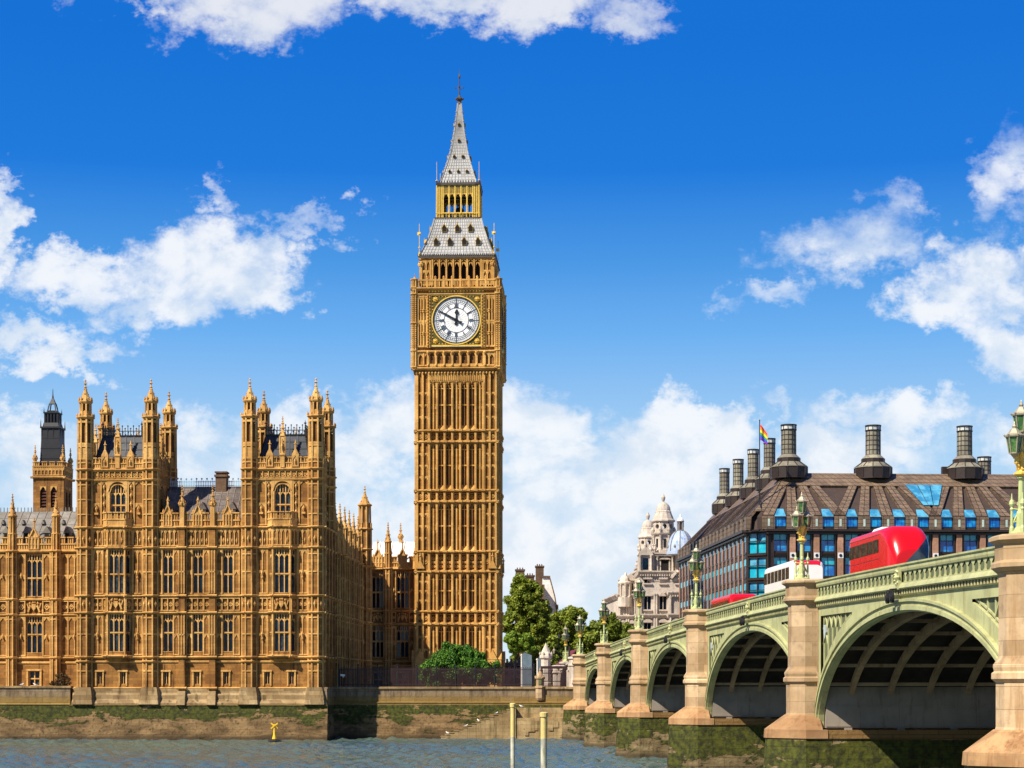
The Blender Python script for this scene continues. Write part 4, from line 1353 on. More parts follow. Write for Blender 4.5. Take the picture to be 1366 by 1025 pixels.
# clock stage, corbelled out
w, l, dk, gl = MB(), MB(), MB(), MB()
HC = 6.65
w.pris([(-HW, -HW), (HW, -HW), (HW, HW), (-HW, HW)], 56.2, 57.6, [(-HC - .2, -HC - .2), (HC + .2, -HC - .2), (HC + .2, HC + .2), (-HC - .2, HC + .2)])
for i in four(HC, w, l, dk, gl):
    L = 2 * HC
    wall(w, 0, L, 57.4, 70.6, (), 0)
    for k in range(26):
        x = .3 + (L - .6) * k / 25
        l.octa(x, .1, 56.95, .18, .28)
    string(l, 0, L, 57.9, .5, .5); string(l, 0, L, 60.55, .45, .5); string(l, 0, L, 69.6, .4, .45); string(l, 0, L, 70.6, .6, .6)
    c = L / 2
    # little arcade below the dial
    n = 7; a0, a1 = 2.15, L - 2.15
    st = (a1 - a0) / n
    for k in range(n + 1):
        x = a0 + st * k
        l.box(x - .16, x + .16, -.05, .42, 57.9, 60.2); l.octa(x, .5, 60.1, .24, .4); l.octa(x, .42, 58.1, .22, .3)
    for k in range(n):
        a, b = a0 + st * k + .16, a0 + st * (k + 1) - .16
        dk.poly([(a, .02, 58.3), (b, .02, 58.3), (b, .02, 59.8), (a, .02, 59.8)])  # dark panel painted as the shade inside each arch
        arch_fill(l, a, b, 59.3, 60.2, -.05, .28, 6, 'tudor')
        l.box(a, b, -.05, .3, 57.9, 58.35)
    # panelled corners beside the dial
    for e0, e1 in ((.55, 2.35), (L - 2.35, L - .55)):
        panels(l, e0, e1, 61.0, 69.2, 2, 0, .34, .26, True, 65.0)
        l.box((e0 * 3 + e1) / 4 - .1, (e0 * 3 + e1) / 4 + .1, -.05, .22, 61, 69); l.box((e0 + 3 * e1) / 4 - .1, (e0 + 3 * e1) / 4 + .1, -.05, .22, 61, 69)
        for zz in (63.0, 63.3, 66.6, 66.9):
            l.octa((e0 + e1) / 2, .2, zz, .32, .3); l.octa(e0 + .45, .15, zz, .2); l.octa(e1 - .45, .15, zz, .2)
        panels(l, e0, e1, 58.0, 60.1, 2, 0, .3, .22)
    # chequered uprights of the dial frame
    for e in (c - 4.32, c + 4.32):
        l.box(e - .34, e + .34, -.05, .36, 60.9, 69.4)
        for q in range(34):
            (gl if q % 2 else dk).octa(e - .15, .38, 61.1 + q * .245, .15); (dk if q % 2 else gl).octa(e + .15, .38, 61.1 + q * .245, .15)
    # pierced gilded frieze and balustrade above
    gl.box(2.2, L - 2.2, -.05, .2, 69.65, 70.05)
    for k in range(18):
        x = 2.4 + (L - 4.8) * k / 17
        gl.octa(x, .25, 69.85, .2)
    for k in range(32):
        x = .3 + (L - .6) * k / 31
        l.box(x - .07, x + .07, .12, .32, 70.6, 71.6)
    l.box(0, L, .06, .38, 71.5, 71.75)
    for k in range(8):
        x = 2.0 + (L - 4) * k / 7
        l.box(x - .16, x + .16, .05, .42, 70.5, 72.0); l.octa(x, .25, 72.1, .2, .25)
for sx in (-1, 1):
    for sy in (-1, 1):
        oct_shaft(l, sx * HC, -sy * HC, .55, 57.6, 71.6, .13)
        for z in (58, 60.6, 65, 69.6, 70.6, 71.9):
            collar(l, sx * HC, -sy * HC, .55, z, .4, .18)
        for q in range(26):
            for t in (PI / 8, 3 * PI / 8, -PI / 8, -3 * PI / 8, 5 * PI / 8, 7 * PI / 8):
                dk.octa(sx * HC + .58 * math.cos(t), -sy * HC + .58 * math.sin(t), 61 + q * .33, .13)
        spire(l, sx * HC, -sy * HC, 71.6, .42, .6, 8, False, .45)
        pinnacle(l, sx * 5.75, -sy * 5.75, 71.0, .32, 3.0, 1.4)
w.box(-HC + .02, HC - .02, -HC + .02, HC - .02, 70.2, 70.5)
CB(w.absorb(dk, 1), 'clock_stage', [M['tower_stone'], M['stone_dark']]); CB(l, 'carved_stonework', [M['tower_lit'], M['tower_stone']]); CB(gl, 'gilded_ornament', M['gilt_stone'])

# clock faces
def clock_face(rz, loc):
    fr = MB()
    q = 4.05
    fr.box(-q, q, 0, .12, -q, q)
    fr.mi = 1
    for a in (-q - .24, q + .24):
        fr.box(a - .12, a + .12, 0, .2, -q - .36, q + .36); fr.box(-q - .12, q + .12, 0, .2, a - .12, a + .12)
    g = MB()
    for a in (-q, q):
        g.box(a - .14, a + .14, .0, .24, -q - .14, q + .14)
        g.box(-q, q, .0, .235, a - .14, a + .14)
    for sx in (-1, 1):
        for sz in (-1, 1):
            g.lathe(0, 0, [(0, 0)], 3)
            cx, cz = sx * 3.32, sz * 3.32
            for k in range(8):
                t = k * PI / 4
                g.octa(cx + .3 * math.cos(t), .16, cz + .3 * math.sin(t), .16)
            g.octa(cx, .2, cz, .3)
            for k in range(3):
                g.octa(sx * (3.75 - .0), .14, sz * (2.7 - k * .5), .12); g.octa(sx * (2.7 - k * .5), .14, sz * 3.75, .12)
    def ring(m, r0, r1, d0, d1, n=72):
        for k in range(n):
            t0, t1 = 2 * PI * k / n, 2 * PI * (k + 1) / n
            c0, s0, c1, s1 = math.cos(t0), math.sin(t0), math.cos(t1), math.sin(t1)
            m.poly([(r0 * c0, d1, r0 * s0), (r1 * c0, d1, r1 * s0), (r1 * c1, d1, r1 * s1), (r0 * c1, d1, r0 * s1)])
            m.poly([(r1 * c0, d0, r1 * s0), (r1 * c0, d1, r1 * s0), (r1 * c1, d1, r1 * s1), (r1 * c1, d0, r1 * s1)])
            m.poly([(r0 * c0, d0, r0 * s0), (r0 * c0, d1, r0 * s0), (r0 * c1, d1, r0 * s1), (r0 * c1, d0, r0 * s1)])
    ring(g, 3.74, 3.92, .1, .30)
    root = fr.build('clock_face', [M['black_gold'], M['black']], ct, loc)
    root.rotation_euler = (0, 0, rz)
    g.build('gilded_frame', M['gold'], root)
    d = MB()
    n = 72
    d.poly([(3.7 * math.cos(2 * PI * k / n), .15, 3.7 * math.sin(2 * PI * k / n)) for k in range(n)])
    d.build('dial', M['dial'], root)
    b = MB()
    ring(b, 3.54, 3.76, .12, .26)
    b2 = MB()
    for r0, r1 in ((2.86, 2.93), (3.12, 3.17), (1.90, 1.99), (2.64, 2.70)):
        ring(b2, r0, r1, .15, .185)
    for k in range(60):
        t = 2 * PI * k / 60
        c, s = math.cos(t), math.sin(t)
        r0, r1, wd = (1.95, 3.55, .15) if k % 5 == 0 else (2.9, 3.55, .035)
        b2.bar((r0 * c, .17, r0 * s), (r1 * c, .17, r1 * s), wd, .04)
        t += PI / 60
        b2.bar((3.17 * math.cos(t), .17, 3.17 * math.sin(t)), (3.45 * math.cos(t), .17, 3.45 * math.sin(t)), .04, .03)
    # the twelve roman numerals, feet to the centre
    NUM = ['XII', 'I', 'II', 'III', 'IIII', 'V', 'VI', 'VII', 'VIII', 'IX', 'X', 'XI']
    for h, s_ in enumerate(NUM):
        t = PI / 2 - h * PI / 6
        er, et = (math.cos(t), math.sin(t)), (math.sin(t), -math.cos(t))
        wid = {'I': .17, 'V': .34, 'X': .34}
        tot = sum(wid[ch] for ch in s_)
        x = -tot / 2
        def pt(u, v):
            return (er[0] * v + et[0] * u, .19, er[1] * v + et[1] * u)
        for ch in s_:
            wd = wid[ch]
            lo, hi = 2.04, 2.62
            if ch == 'I':
                b2.bar(pt(x + wd / 2, lo), pt(x + wd / 2, hi), .085, .05)
            elif ch == 'V':
                b2.bar(pt(x + .04, hi), pt(x + wd / 2, lo), .085, .05); b2.bar(pt(x + wd - .04, hi), pt(x + wd / 2, lo), .05, .05)
            else:
                b2.bar(pt(x + .04, hi), pt(x + wd - .04, lo), .085, .05); b2.bar(pt(x + .04, lo), pt(x + wd - .04, hi), .05, .05)
            x += wd
        b2.bar((1.95 * er[0], .175, 1.95 * er[1]), (2.06 * er[0], .175, 2.06 * er[1]), tot + .1, .04)
        b2.bar((2.60 * er[0], .175, 2.60 * er[1]), (2.68 * er[0], .175, 2.68 * er[1]), tot + .1, .04)
    # fine leading of the centre glass
    b.build('dial_rim', M['black'], root)
    b2.build('numeral_ring', M['dial_iron'], root)
    ld = MB()
    for k in range(24):
        t = 2 * PI * k / 24
        ld.bar((.5 * math.cos(t), .155, .5 * math.sin(t)), (1.9 * math.cos(t + .18), .155, 1.9 * math.sin(t + .18)), .02, .01)
        ld.bar((.5 * math.cos(t), .155, .5 * math.sin(t)), (1.9 * math.cos(t - .18), .155, 1.9 * math.sin(t - .18)), .02, .01)
    M.setdefault('leading', paint('pale_leading', (.42, .38, .32), .5))
    ld.build('leading', M['leading'], root)
    for nm, deg, ln_, wd, tail in (('hour_hand', 3.5, 1.75, .20, .75), ('minute_hand', -61.0, 3.45, .13, 1.0)):
        t = PI / 2 - R(deg)
        e, p_ = (math.cos(t), math.sin(t)), (-math.sin(t), math.cos(t))
        hm = MB()
        dd = .26 if nm == 'hour_hand' else .34
        def q_(v, u, d=dd):
            return (e[0] * v + p_[0] * u, d, e[1] * v + p_[1] * u)
        def plate(pts):
            i = [hm.P(*q_(v, u, dd - .04)) for v, u in pts]; j = [hm.P(*q_(v, u, dd + .04)) for v, u in pts]
            hm.face(i); hm.face(j[::-1])
            for k in range(len(pts)):
                hm.face((i[k], i[(k + 1) % len(pts)], j[(k + 1) % len(pts)], j[k]))
        if nm == 'hour_hand':
            plate([(-.6, -.30), (-.85, 0), (-.6, .30), (-.2, .12), (.85, .12), (1.15, .36), (1.45, .22), (1.8, 0), (1.45, -.22), (1.15, -.36), (.85, -.12), (-.2, -.12)])
        else:
            plate([(-1.0, -.26), (-1.0, .26), (-.55, .12), (.3, .16), (3.5, .05), (3.5, -.05), (.3, -.16), (-.55, -.12)])
        plate([(.32 * math.cos(k * PI / 6), .32 * math.sin(k * PI / 6)) for k in range(12)])
        hm.build(nm, M['black'], root)
    return root
clock_face(0, (0, -HC - .05, 65.25 - 5))
clock_face(R(90), (HC + .05, 0, 65.25 - 5))

# belfry arcade
w, l, dk, gl = MB(), MB(), MB(), MB()
HB = 5.72
for i in four(HB, w, l, dk, gl):
    L = 2 * HB
    n = 7; a0, a1 = 1.85, L - 1.85
    st = (a1 - a0) / n
    ops = [(a0 + st * k + .2, a0 + st * (k + 1) - .2, 71.9, 74.6) for k in range(n)]
    wall(w, 0, L, 70.4, 75.3, ops, 0, .6)
    for a, b, z0, z1 in ops:
        arch_fill(l, a, b, z1 - .75, z1 + .02, -.3, .06, 8, 'point')
        dk.poly([(a - .1, -.62, z0 - .1), (b + .1, -.62, z0 - .1), (b + .1, -.62, z1 + .1), (a - .1, -.62, z1 + .1)])
    for k in range(n + 1):
        x = a0 + st * k
        l.box(x - .12, x + .12, -.05, .24, 71.0, 75.2)
        l.octa(x, .24, 72.0, .2)
    for e0, e1 in ((.15, 1.55), (L - 1.55, L - .15)):
        panels(l, e0, e1, 71.0, 75.0, 2, 0, .2, .2, True, 73.2)
    string(l, 0, L, 75.5, .35, .4)
    for k in range(n):
        a = a0 + st * (k + .5)
        l.bar((a - st / 2, .1, 74.6), (a, .12, 75.15), .1); l.bar((a + st / 2, .1, 74.6), (a, .12, 75.15), .1)
    gl.box(-.25, L + .25, -.3, .40, 75.35, 75.75)
    for k in range(40):
        x = -.2 + (L + .4) * k / 39
        gl.octa(x, .45, 75.85, .12, .2)
CB(w.absorb(dk, 1), 'belfry', [M['tower_stone'], M['void']]); CB(l, 'carved_stonework', [M['tower_lit'], M['tower_stone']])
CB(gl, 'cornice', M['finial'])

# lower iron roof with gilded dormers
def plate_roof(m, rib, prof, seam):
    """square pyramid roof through (half width, z) rings, with rows of raised seams"""
    for (h0, z0), (h1, z1) in zip(prof, prof[1:]):
        m.pris([(-h0, -h0), (h0, -h0), (h0, h0), (-h0, h0)], z0, z1, [(-h1, -h1), (h1, -h1), (h1, h1), (-h1, h1)])
        for a, d in (((1, 0), (0, 1)), ((1, 0), (0, -1)), ((0, 1), (1, 0)), ((0, 1), (-1, 0))):
            for k in range(seam + 1):
                t = -1 + 2 * k / seam
                p = [a[q] * t * h0 + d[q] * (h0 + .01) for q in (0, 1)]; r = [a[q] * t * h1 + d[q] * (h1 + .01) for q in (0, 1)]
                rib.bar((p[0], p[1], z0), (r[0], r[1], z1), .09)
        for s in (-1, 1):
            for q in (-1, 1):
                rib.bar((s * h0, q * h0, z0), (s * h1, q * h1, z1), .22)
def hw_at(prof, z):
    for (h0, z0), (h1, z1) in zip(prof, prof[1:]):
        if z0 <= z <= z1:
            return h0 + (h1 - h0) * (z - z0) / (z1 - z0)
m, rb = MB(), MB()
P1 = [(5.95, 75.75), (5.35, 77.0), (4.75, 78.6), (4.2, 80.3), (3.75, 82.1)]
plate_roof(m, rb, P1, 22)
for z in [75.8 + .52 * k for k in range(13)]:
    h = hw_at(P1, min(82.0, z)) + .02
    for s in (-1, 1):
        rb.bar((-h, s * h, z), (h, s * h, z), .05); rb.bar((s * h, -h, z), (s * h, h, z), .05)
rf = CB(m, 'roof', M['spire_plate'])
M['seam'] = paint('iron_seam', (.30, .285, .26), .5, 0, .3)
CB(rb, 'roof_rib', M['seam'], rf).location = (0, 0, 0)
def dormer(w_, h_):
    m = MB()
    m.mi = 0
    m.box(-w_ / 2, w_ / 2, -1.2, .16, 0, h_ * .55)
    m.ext([(-w_ * .58, h_ * .5), (w_ * .58, h_ * .5), (0, h_ * 1.05)], -1.2, .22)
    m.octa(0, .2, h_ * 1.08, .07, .2)
    m.mi = 1
    m.box(-w_ * .42, w_ * .42, .1, .2, h_ * .06, h_ * .52)
    m.ext([(-w_ * .42, h_ * .52), (w_ * .42, h_ * .52), (0, h_ * .92)], .1, .25)
    return m
d0 = None
FACES = (((1, 0), (0, -1), 0), ((0, 1), (1, 0), R(90)), ((0, -1), (-1, 0), R(-90)), ((-1, 0), (0, 1), R(180)))
def place_dormers(prof, z, xs, src):
    h = hw_at(prof, z) + .05
    for a, d, rz in FACES[:3]:
        for x in xs:
            dup(src, rf, (a[0] * x + d[0] * h, a[1] * x + d[1] * h, z), rz)
d0 = dormer(.78, 1.35).build('dormer', [M['gilt_stone'], M['void']], rf, (0, -hw_at(P1, 79.8) - .05, 79.8))
place_dormers(P1, 79.8, (-2.1, 2.1), d0)
dup(d0, rf, (hw_at(P1, 79.8), 0, 79.8), R(90)); dup(d0, rf, (-hw_at(P1, 79.8), 0, 79.8), R(-90))
place_dormers(P1, 77.5, (-3.35, -1.15, 1.15, 3.35), d0)
# railing and gilded corner vanes on the cornice
vn = MB()
for s in (-1, 1):
    for q in (-1, 1):
        vn.lathe(s * 5.95, q * 5.95, [(.2, 75.7), (.06, 76.4), (.05, 80.6), (0, 80.9)], 6)
        vn.octa(s * 5.95, q * 5.95, 79.2, .28); vn.octa(s * 5.95, q * 5.95, 77.0, .2)
        vn.box(s * 5.95 - .35, s * 5.95 + .2, q * 5.95 - .03, q * 5.95 + .03, 79.0, 79.5)
CB(vn, 'corner_vane', M['gold'])
# the lantern: gilded open arcade
w, l, dk = MB(), MB(), MB()
HLN = 3.15
for i in four(HLN, w, l, dk):
    L = 2 * HLN
    dk.box(-.55, L + .55, -.6, .55, 82.0, 82.35)
    for k in range(19):
        x = -.5 + (L + 1) * k / 18
        dk.octa(x, .5, 82.1, .2, .3)
    n = 5; a0, a1 = .75, L - .75
    st = (a1 - a0) / n
    ops = [(a0 + st * k + .10, a0 + st * (k + 1) - .10, 83.0, 86.3) for k in range(n)]
    wall(w, 0, L, 82.3, 87.8, ops, 0, .25)
    for a, b, z0, z1 in ops:
        arch_fill(l, a, b, z1 - .7, z1 + .02, -.25, .06, 8, 'point')
        l.box(a, b, -.2, .1, 83.05, 83.25)
    for k in range(n + 1):
        x = a0 + st * k
        l.box(x - .1, x + .1, -.05, .2, 82.4, 87.6); l.octa(x, .2, 83.0, .16, .25)
        if k < n:
            for q in (.33, .67):
                l.box(x + st * q - .05, x + st * q + .05, -.05, .12, 86.1, 87.6)
    for x in (.12, .45, L - .45, L - .12):
        l.box(x - .09, x + .09, -.05, .18, 82.4, 87.6)
    for k in range(12):
        x = .2 + (L - .4) * k / 11
        l.box(x - .03, x + .03, .3, .36, 82.35, 83.1)
    l.box(-.4, L + .4, .3, .37, 83.05, 83.13)
    dk.box(-.35, L + .35, -.4, .35, 87.6, 88.0)
    for k in range(17):
        x = -.3 + (L + .6) * k / 16
        dk.octa(x, .35, 88.15, .12, .22)
w.box(-2.9, 2.9, -2.9, 2.9, 86.6, 87.0)
for s in (-1, 1):
    for q in (-1, 1):
        l.lathe(s * 3.4, q * 3.4, [(.14, 82.3), (.1, 87.5), (.05, 87.6), (.035, 91.2), (0, 91.4)], 5); l.octa(s * 3.4, q * 3.4, 88.3, .22)
CB(w, 'lantern', M['black_gold']); CB(l, 'lantern_tracery', M['gold']); CB(dk, 'cornice', M['finial'])
bell = MB(); bell.lathe(0, 0, [(.9, 83.2), (.75, 84.0), (.5, 84.7), (0, 84.9)], 12); bell.bar((-2.6, 0, 86.3), (2.6, 0, 86.3), .3); bell.bar((0, 0, 84.8), (0, 0, 86.4), .2)
CB(bell, 'bell', M['iron'])
# the spire
m, rb = MB(), MB()
P2 = [(2.95, 88.0), (2.55, 89.2), (2.02, 91.0), (1.5, 92.9), (1.12, 94.8), (.78, 97.0), (.45, 99.8), (.26, 101.6)]
plate_roof(m, rb, P2, 10)
for z in [88.1 + .5 * k for k in range(26)]:
    h = hw_at(P2, z) + .02
    for s in (-1, 1):
        rb.bar((-h, s * h, z), (h, s * h, z), .045); rb.bar((s * h, -h, z), (s * h, h, z), .045)
for k in range(15):
    z = 89 + k * .8
    h = hw_at(P2, z) + .1
    for s in (-1, 1):
        for q in (-1, 1):
            rb.octa(s * h, q * h, z, .14)
sp_ = CB(m, 'spire', M['spire_plate'])
CB(rb, 'spire_rib', M['seam'], sp_).location = (0, 0, 0)
rf = sp_
d1 = dormer(.44, .5).build('dormer', [M['gilt_stone'], M['void']], sp_, (0, -hw_at(P2, 89.8) - .03, 89.8))
place_dormers(P2, 89.8, (-1.4, 1.4), d1)
dup(d1, sp_, (hw_at(P2, 89.8), 0, 89.8), R(90)); dup(d1, sp_, (-hw_at(P2, 89.8), 0, 89.8), R(-90))
place_dormers(P2, 92.4, (-.7, .7), d1); place_dormers(P2, 95.1, (0,), d1); place_dormers(P2, 97.8, (0,), d1)
fn = MB()
fn.lathe(0, 0, [(.3, 101.2), (.42, 101.6), (.3, 102.0), (.62, 102.3), (.3, 102.6), (.12, 103.0), (.07, 105.6), (.2, 106.0), (.06, 106.5), (0, 107.4)], 8)
for k in range(6):
    t = k * PI / 3
    fn.octa(.55 * math.cos(t), .55 * math.sin(t), 102.4, .2, .26)
for a in ((1, 0), (0, 1)):
    fn.bar((-.6 * a[0], -.6 * a[1], 104.2), (.6 * a[0], .6 * a[1], 104.2), .06)
    for s in (-1, 1):
        fn.octa(.62 * s * a[0], .62 * s * a[1], 104.2, .14)
        fn.bar((.3 * s * a[0], .3 * s * a[1], 103.9), (.3 * s * a[0], .3 * s * a[1], 104.5), .05)
fn.octa(0, 0, 104.2, .2)
CB(fn, 'finial', M['finial'])
# ------------------------------------------------------------------ setting: water, land, river walls
def sheet(name, pts, mat, z):
    m = MB()
    m.face([m.P(x, -y, z) for x, y in pts])
    return setting(m.build(name, mat))
import numpy as np
def waves():
    """choppy river: a grid fine where the picture shows it, widening outwards"""
    def axis(lo, a, b, hi, st):
        inner = np.arange(a, b + st, st)
        l = a - np.cumsum(st * 1.35 ** np.arange(1, 60)); l = l[l > lo]
        h = b + st + np.cumsum(st * 1.35 ** np.arange(1, 60)); h = h[h < hi]
        return np.concatenate([[lo], l[::-1], inner, h, [hi]])
    xs = axis(-2500, -78, 26, 2500, .30); ys = axis(-400, 100, 264, 300, .34)
    X, Y = np.meshgrid(xs, ys)
    r = np.random.RandomState(5)
    Z = np.zeros_like(X)
    for k in range(60):
        L = .95 * 10 ** (r.rand() * .62)
        th = r.normal(.5, .75)
        A = .0125 * L ** .75 * r.uniform(.5, 1.3)
        q = 2 * np.pi / L
        ph = r.rand() * 6.28 + .8 * np.sin(X * .05 * r.rand() + Y * .07 * r.rand() + r.rand() * 6)
        Z += A * np.sin(q * (X * np.cos(th) + Y * np.sin(th)) + ph)
    amp = .45 + .55 * (.5 + .5 * np.sin(X * .06 + 1.3 * np.sin(Y * .05)) * np.sin(Y * .11 + X * .02))
    fade = ((X > -80) & (X < 28) & (Y > 94) & (Y < 266)).astype(float)
    Z = Z * amp * fade * 1.35
    n, mcols = X.shape
    me = bpy.data.meshes.new('river_water')
    idx = np.arange(n * mcols).reshape(n, mcols)
    q = np.stack([idx[:-1, :-1], idx[:-1, 1:], idx[1:, 1:], idx[1:, :-1]], -1).reshape(-1, 4)
    me.vertices.add(n * mcols)
    me.vertices.foreach_set('co', np.stack([X, Y, Z], -1).astype(np.float32).ravel())
    me.loops.add(q.size); me.loops.foreach_set('vertex_index', q.ravel().astype(np.int32))
    me.polygons.add(len(q)); me.polygons.foreach_set('loop_start', np.arange(0, q.size, 4, dtype=np.int32))
    me.update(); me.validate()
    me.polygons.foreach_set('use_smooth', [True] * len(q))
    me.materials.append(M['water'])
    o = bpy.data.objects.new('river_water', me); COL.objects.link(o)
    return setting(o)
waves()
g0, g1, g2, g3 = pal(-300, .2), pal(.3, .2), pal(.3, 6.4), pal(37, 6.4)
sheet('ground', [g0[:2], g1[:2], g2[:2], g3[:2], (60, 268), (500, 276), (4000, 276), (4000, 6000), (-4000, 6000), (-4000, 400)], M['paving'], 6.9)

def wall_run(m, u0, u1, v, top, led=4.72, coping=True):
    m.frame((0, v, 0))
    m.prof([(-1.2, -2.0), (.62, -2.0), (.28, 2.2), (.12, led - .02), (.20, led), (.20, led + .12), (.0, led + .22), (0, top), (-1.2, top)], u0, u1)
    m.frame()
rw = pthing('river_wall', 'long tidal stone wall with green weed below the palace front', 'river wall', -17, 0, 0)
m = MB()
m.frame((0, -1.0, 0)); m.prof([(-1.2, -2.0), (.62, -2.0), (.28, 2.2), (.10, 4.58), (.18, 4.62), (.18, 4.74), (-1.2, 4.74)], -34.6, .55); m.frame()
wall_run(m, -120, -34.6, -.55, 7.0)
PB(m, 'wall', M['tide_wall'], rw)
m = MB()
m.frame((0, -.55, 0)); m.prof([(-1.3, 7.0), (.14, 7.0), (.14, 7.2), (.02, 7.27), (-1.3, 7.27)], -120, -34.5); m.frame()
PB(m, 'coping', M['plinth'], rw)
rw2 = pthing('river_wall', 'set back river wall with mossy tide line below the fence and bush, beside the bridge', 'river wall', 18, 6, 0)
m = MB()
wall_run(m, .2, 36.5, 6.0, 6.85, 4.9)
m.frame((.35, -1.0, 0), (0, 1), (1, 0))
m.prof([(-1.2, -2.0), (.42, -2.0), (.22, 2.2), (.06, 6.9), (-1.2, 6.9)], .25, 7.2)
m.frame()
PB(m, 'wall', M['tide_wall'], rw2)
m = MB()
m.frame((0, 6, 0)); m.prof([(-1.3, 6.85), (.16, 6.85), (.16, 7.08), (.04, 7.16), (-1.3, 7.16)], .1, 36.5); m.frame()
m.box(-.5, .5, -6.2, .6, 6.9, 7.1)
PB(m, 'coping', M['plinth'], rw2)
# landing steps against that wall
st_ = pthing('river_stairs', 'worn stone landing steps rising along the mossy river wall towards the bridge', 'stairs', 20, 5, 0)
m = MB()
n = 17
M['step_stone'] = stone('landing_step_stone', (.52, .37, .18), (.34, .22, .09), (.06, .06, .015), course=.7, streak=.35, block=(1.2, .5))
for k in range(n):
    a0 = 15.4 + k * .60
    z1 = .35 + k * .245
    m.box(a0, a0 + .64, -6.05, -4.1 + .02 * (k % 2), -2, z1)
    m.box(a0 - .06, a0 + .64, -6.05, -4.02, z1, z1 + .06)
m.box(15.4 + n * .6, 32.6, -6.05, -4.25, -2, 2.9)
m.box(25.55, 32.6, -6.05, -5.0, 2.8, 4.3)
rnd = random.Random(3)
for k in range(9):
    x = 26.5 + rnd.uniform(0, 5.5)
    m.box(x, x + rnd.uniform(.5, 1.1), -4.3, -4.2 + rnd.uniform(0, .08), rnd.uniform(0, 2), rnd.uniform(2.1, 2.8))
PB(m, 'steps', M['step_stone'], st_)

# stone gatepost kiosk on the wall
kp = pthing('wall_turret', 'small octagonal stone turret with niche standing on the river wall', 'turret', 28.9, 6.1, 5.0)
m, v_ = MB(), MB()
KB = lambda m, n, mt: m.build(n, mt, kp, (0, 0, -5.0))
m.lathe(0, 0, [(.5, 5.3), (.66, 5.6), (.66, 6.9), (.78, 7.0), (.78, 7.2), (.60, 7.3), (.60, 8.2), (.76, 8.3), (.76, 8.42), (.55, 8.65), (.22, 9.2), (.12, 9.3), (.16, 9.5), (0, 9.85)], 8)
for k in range(8):
    t = k * PI / 4
    m.ext([(-.28, 8.4), (.28, 8.4), (0, 8.95)], .55, .72) if k == 0 else m.octa(.66 * math.cos(t), .66 * math.sin(t), 8.5, .12, .25)
KB(m, 'body', M['granite'])
v_.box(-.2, .2, .45, .62, 7.45, 8.15)
KB(v_, 'niche', M['green_d'])

def railing(name, label, u0, u1, v, z0, h, group=None, post=2.6, step=.15, pw=.075, mat='iron_maroon'):
    t = pthing(name, label, 'fence', (u0 + u1) / 2, v, z0, group)
    m = MB()
    n = int((u1 - u0) / step)
    for k in range(n):
        x = u0 + k * step
        m.box(x - pw / 2, x + pw / 2, -v - .02, -v + .02, z0, z0 + h - .1 + .14 * (k % 2))
    for zz in (.15, .5, h - .35):
        m.box(u0, u1, -v - .035, -v + .035, z0 + zz, z0 + zz + .07)
    PB(m, 'pickets', M[mat], t)
    n = max(1, int((u1 - u0) / post))
    src = None
    for k in range(n + 1):
        x = u0 + (u1 - u0) * k / n - (u0 + u1) / 2
        if src is None:
            m = MB(); m.box(-.07, .07, -.07, .07, 0, h + .25); m.octa(0, 0, h + .32, .13, .2)
            src = m.build('post', M['iron'], t, (x, 0, 0))
        else:
            dup(src, t, (x, 0, 0))
    return t
railing('iron_railing', 'dark maroon iron railing along the wall top in front of the green bush', .9, 28.0, 7.4, 6.95, 2.9)
# camera mast at the corner
cm = pthing('camera_mast', 'black pole with a white camera head at the palace corner', 'camera', 1.1, 6.6, 7.0)
m = MB(); m.bar((0, 0, 0), (0, 0, 2.5), .09); m.bar((0, 0, 1.75), (.5, 0, 1.85), .07); m.octa(.4, .1, 1.5, .16)
m.build('pole', M['iron'], cm)
m = MB(); m.box(.15, .75, -.2, .2, 1.65, 1.9); m.octa(.5, .1, 1.6, .2)
m.build('camera_head', M['gull'], cm)

# ------------------------------------------------------------------ the bridge
BA = math.atan2(.0603, 1.0)
BO = (6.88, 256.0)
BS = [-.8, 29.2, 62.2, 99.2, 140.2, 181.1, 216.0, 246.0]     # pier centres along the bridge, towards the camera
QF, QB = 3.0, 28.6
def brd(s, q, z=0.):
    c, sn = math.cos(BA), math.sin(BA)
    return (BO[0] + q * c + s * sn, BO[1] + q * sn - s * c, z)
ZP = [(-60, 9.6), (-30, 10.35), (-.8, 11.4), (29.2, 12.2), (62.2, 12.85), (99.2, 13.40), (140.2, 13.55), (180.2, 13.05), (215.2, 12.3), (245.2, 11.4), (280, 10)]
def zp(s):
    for i in range(1, len(ZP) - 2):
        if s <= ZP[i + 1][0] or i == len(ZP) - 3:
            (x0, y0), (x1, y1), (x2, y2), (x3, y3) = ZP[i - 1:i + 3]
            m1, m2 = (y2 - y0) / (x2 - x0), (y3 - y1) / (x3 - x1)
            h = x2 - x1; t = (s - x1) / h
            return y1 * (2 * t ** 3 - 3 * t * t + 1) + h * m1 * (t ** 3 - 2 * t * t + t) + y2 * (-2 * t ** 3 + 3 * t * t) + h * m2 * (t ** 3 - t * t)
br = thing('bridge', 'pale green iron arch bridge on stone piers crossing the river to the right', 'bridge', brd(120, 16, 0)[:3], BA)
BL = (-16.0, 120.0, 0)                                       # part offset: parts are modelled in (q, -s, z)
def BB(m, n, mt, par=None):
    return m.build(n, mt, par or br, BL if par is None else (0, 0, 0))
LEFT = dict(o=(QF, 0, 0), a=(0, -1), d=(-1, 0))
def loft(m, prof, ss, zf):
    """sweep a (d, dz) profile along the bridge over the curve zf(s)"""
    rows = [[m.P(s, d, zf(s) + dz) for d, dz in prof] for s in ss]
    n = len(prof)
    for a, b in zip(rows, rows[1:]):
        for k in range(n):
            m.face((a[k], a[(k + 1) % n], b[(k + 1) % n], b[k]))
    m.face(rows[0]); m.face(rows[-1][::-1])
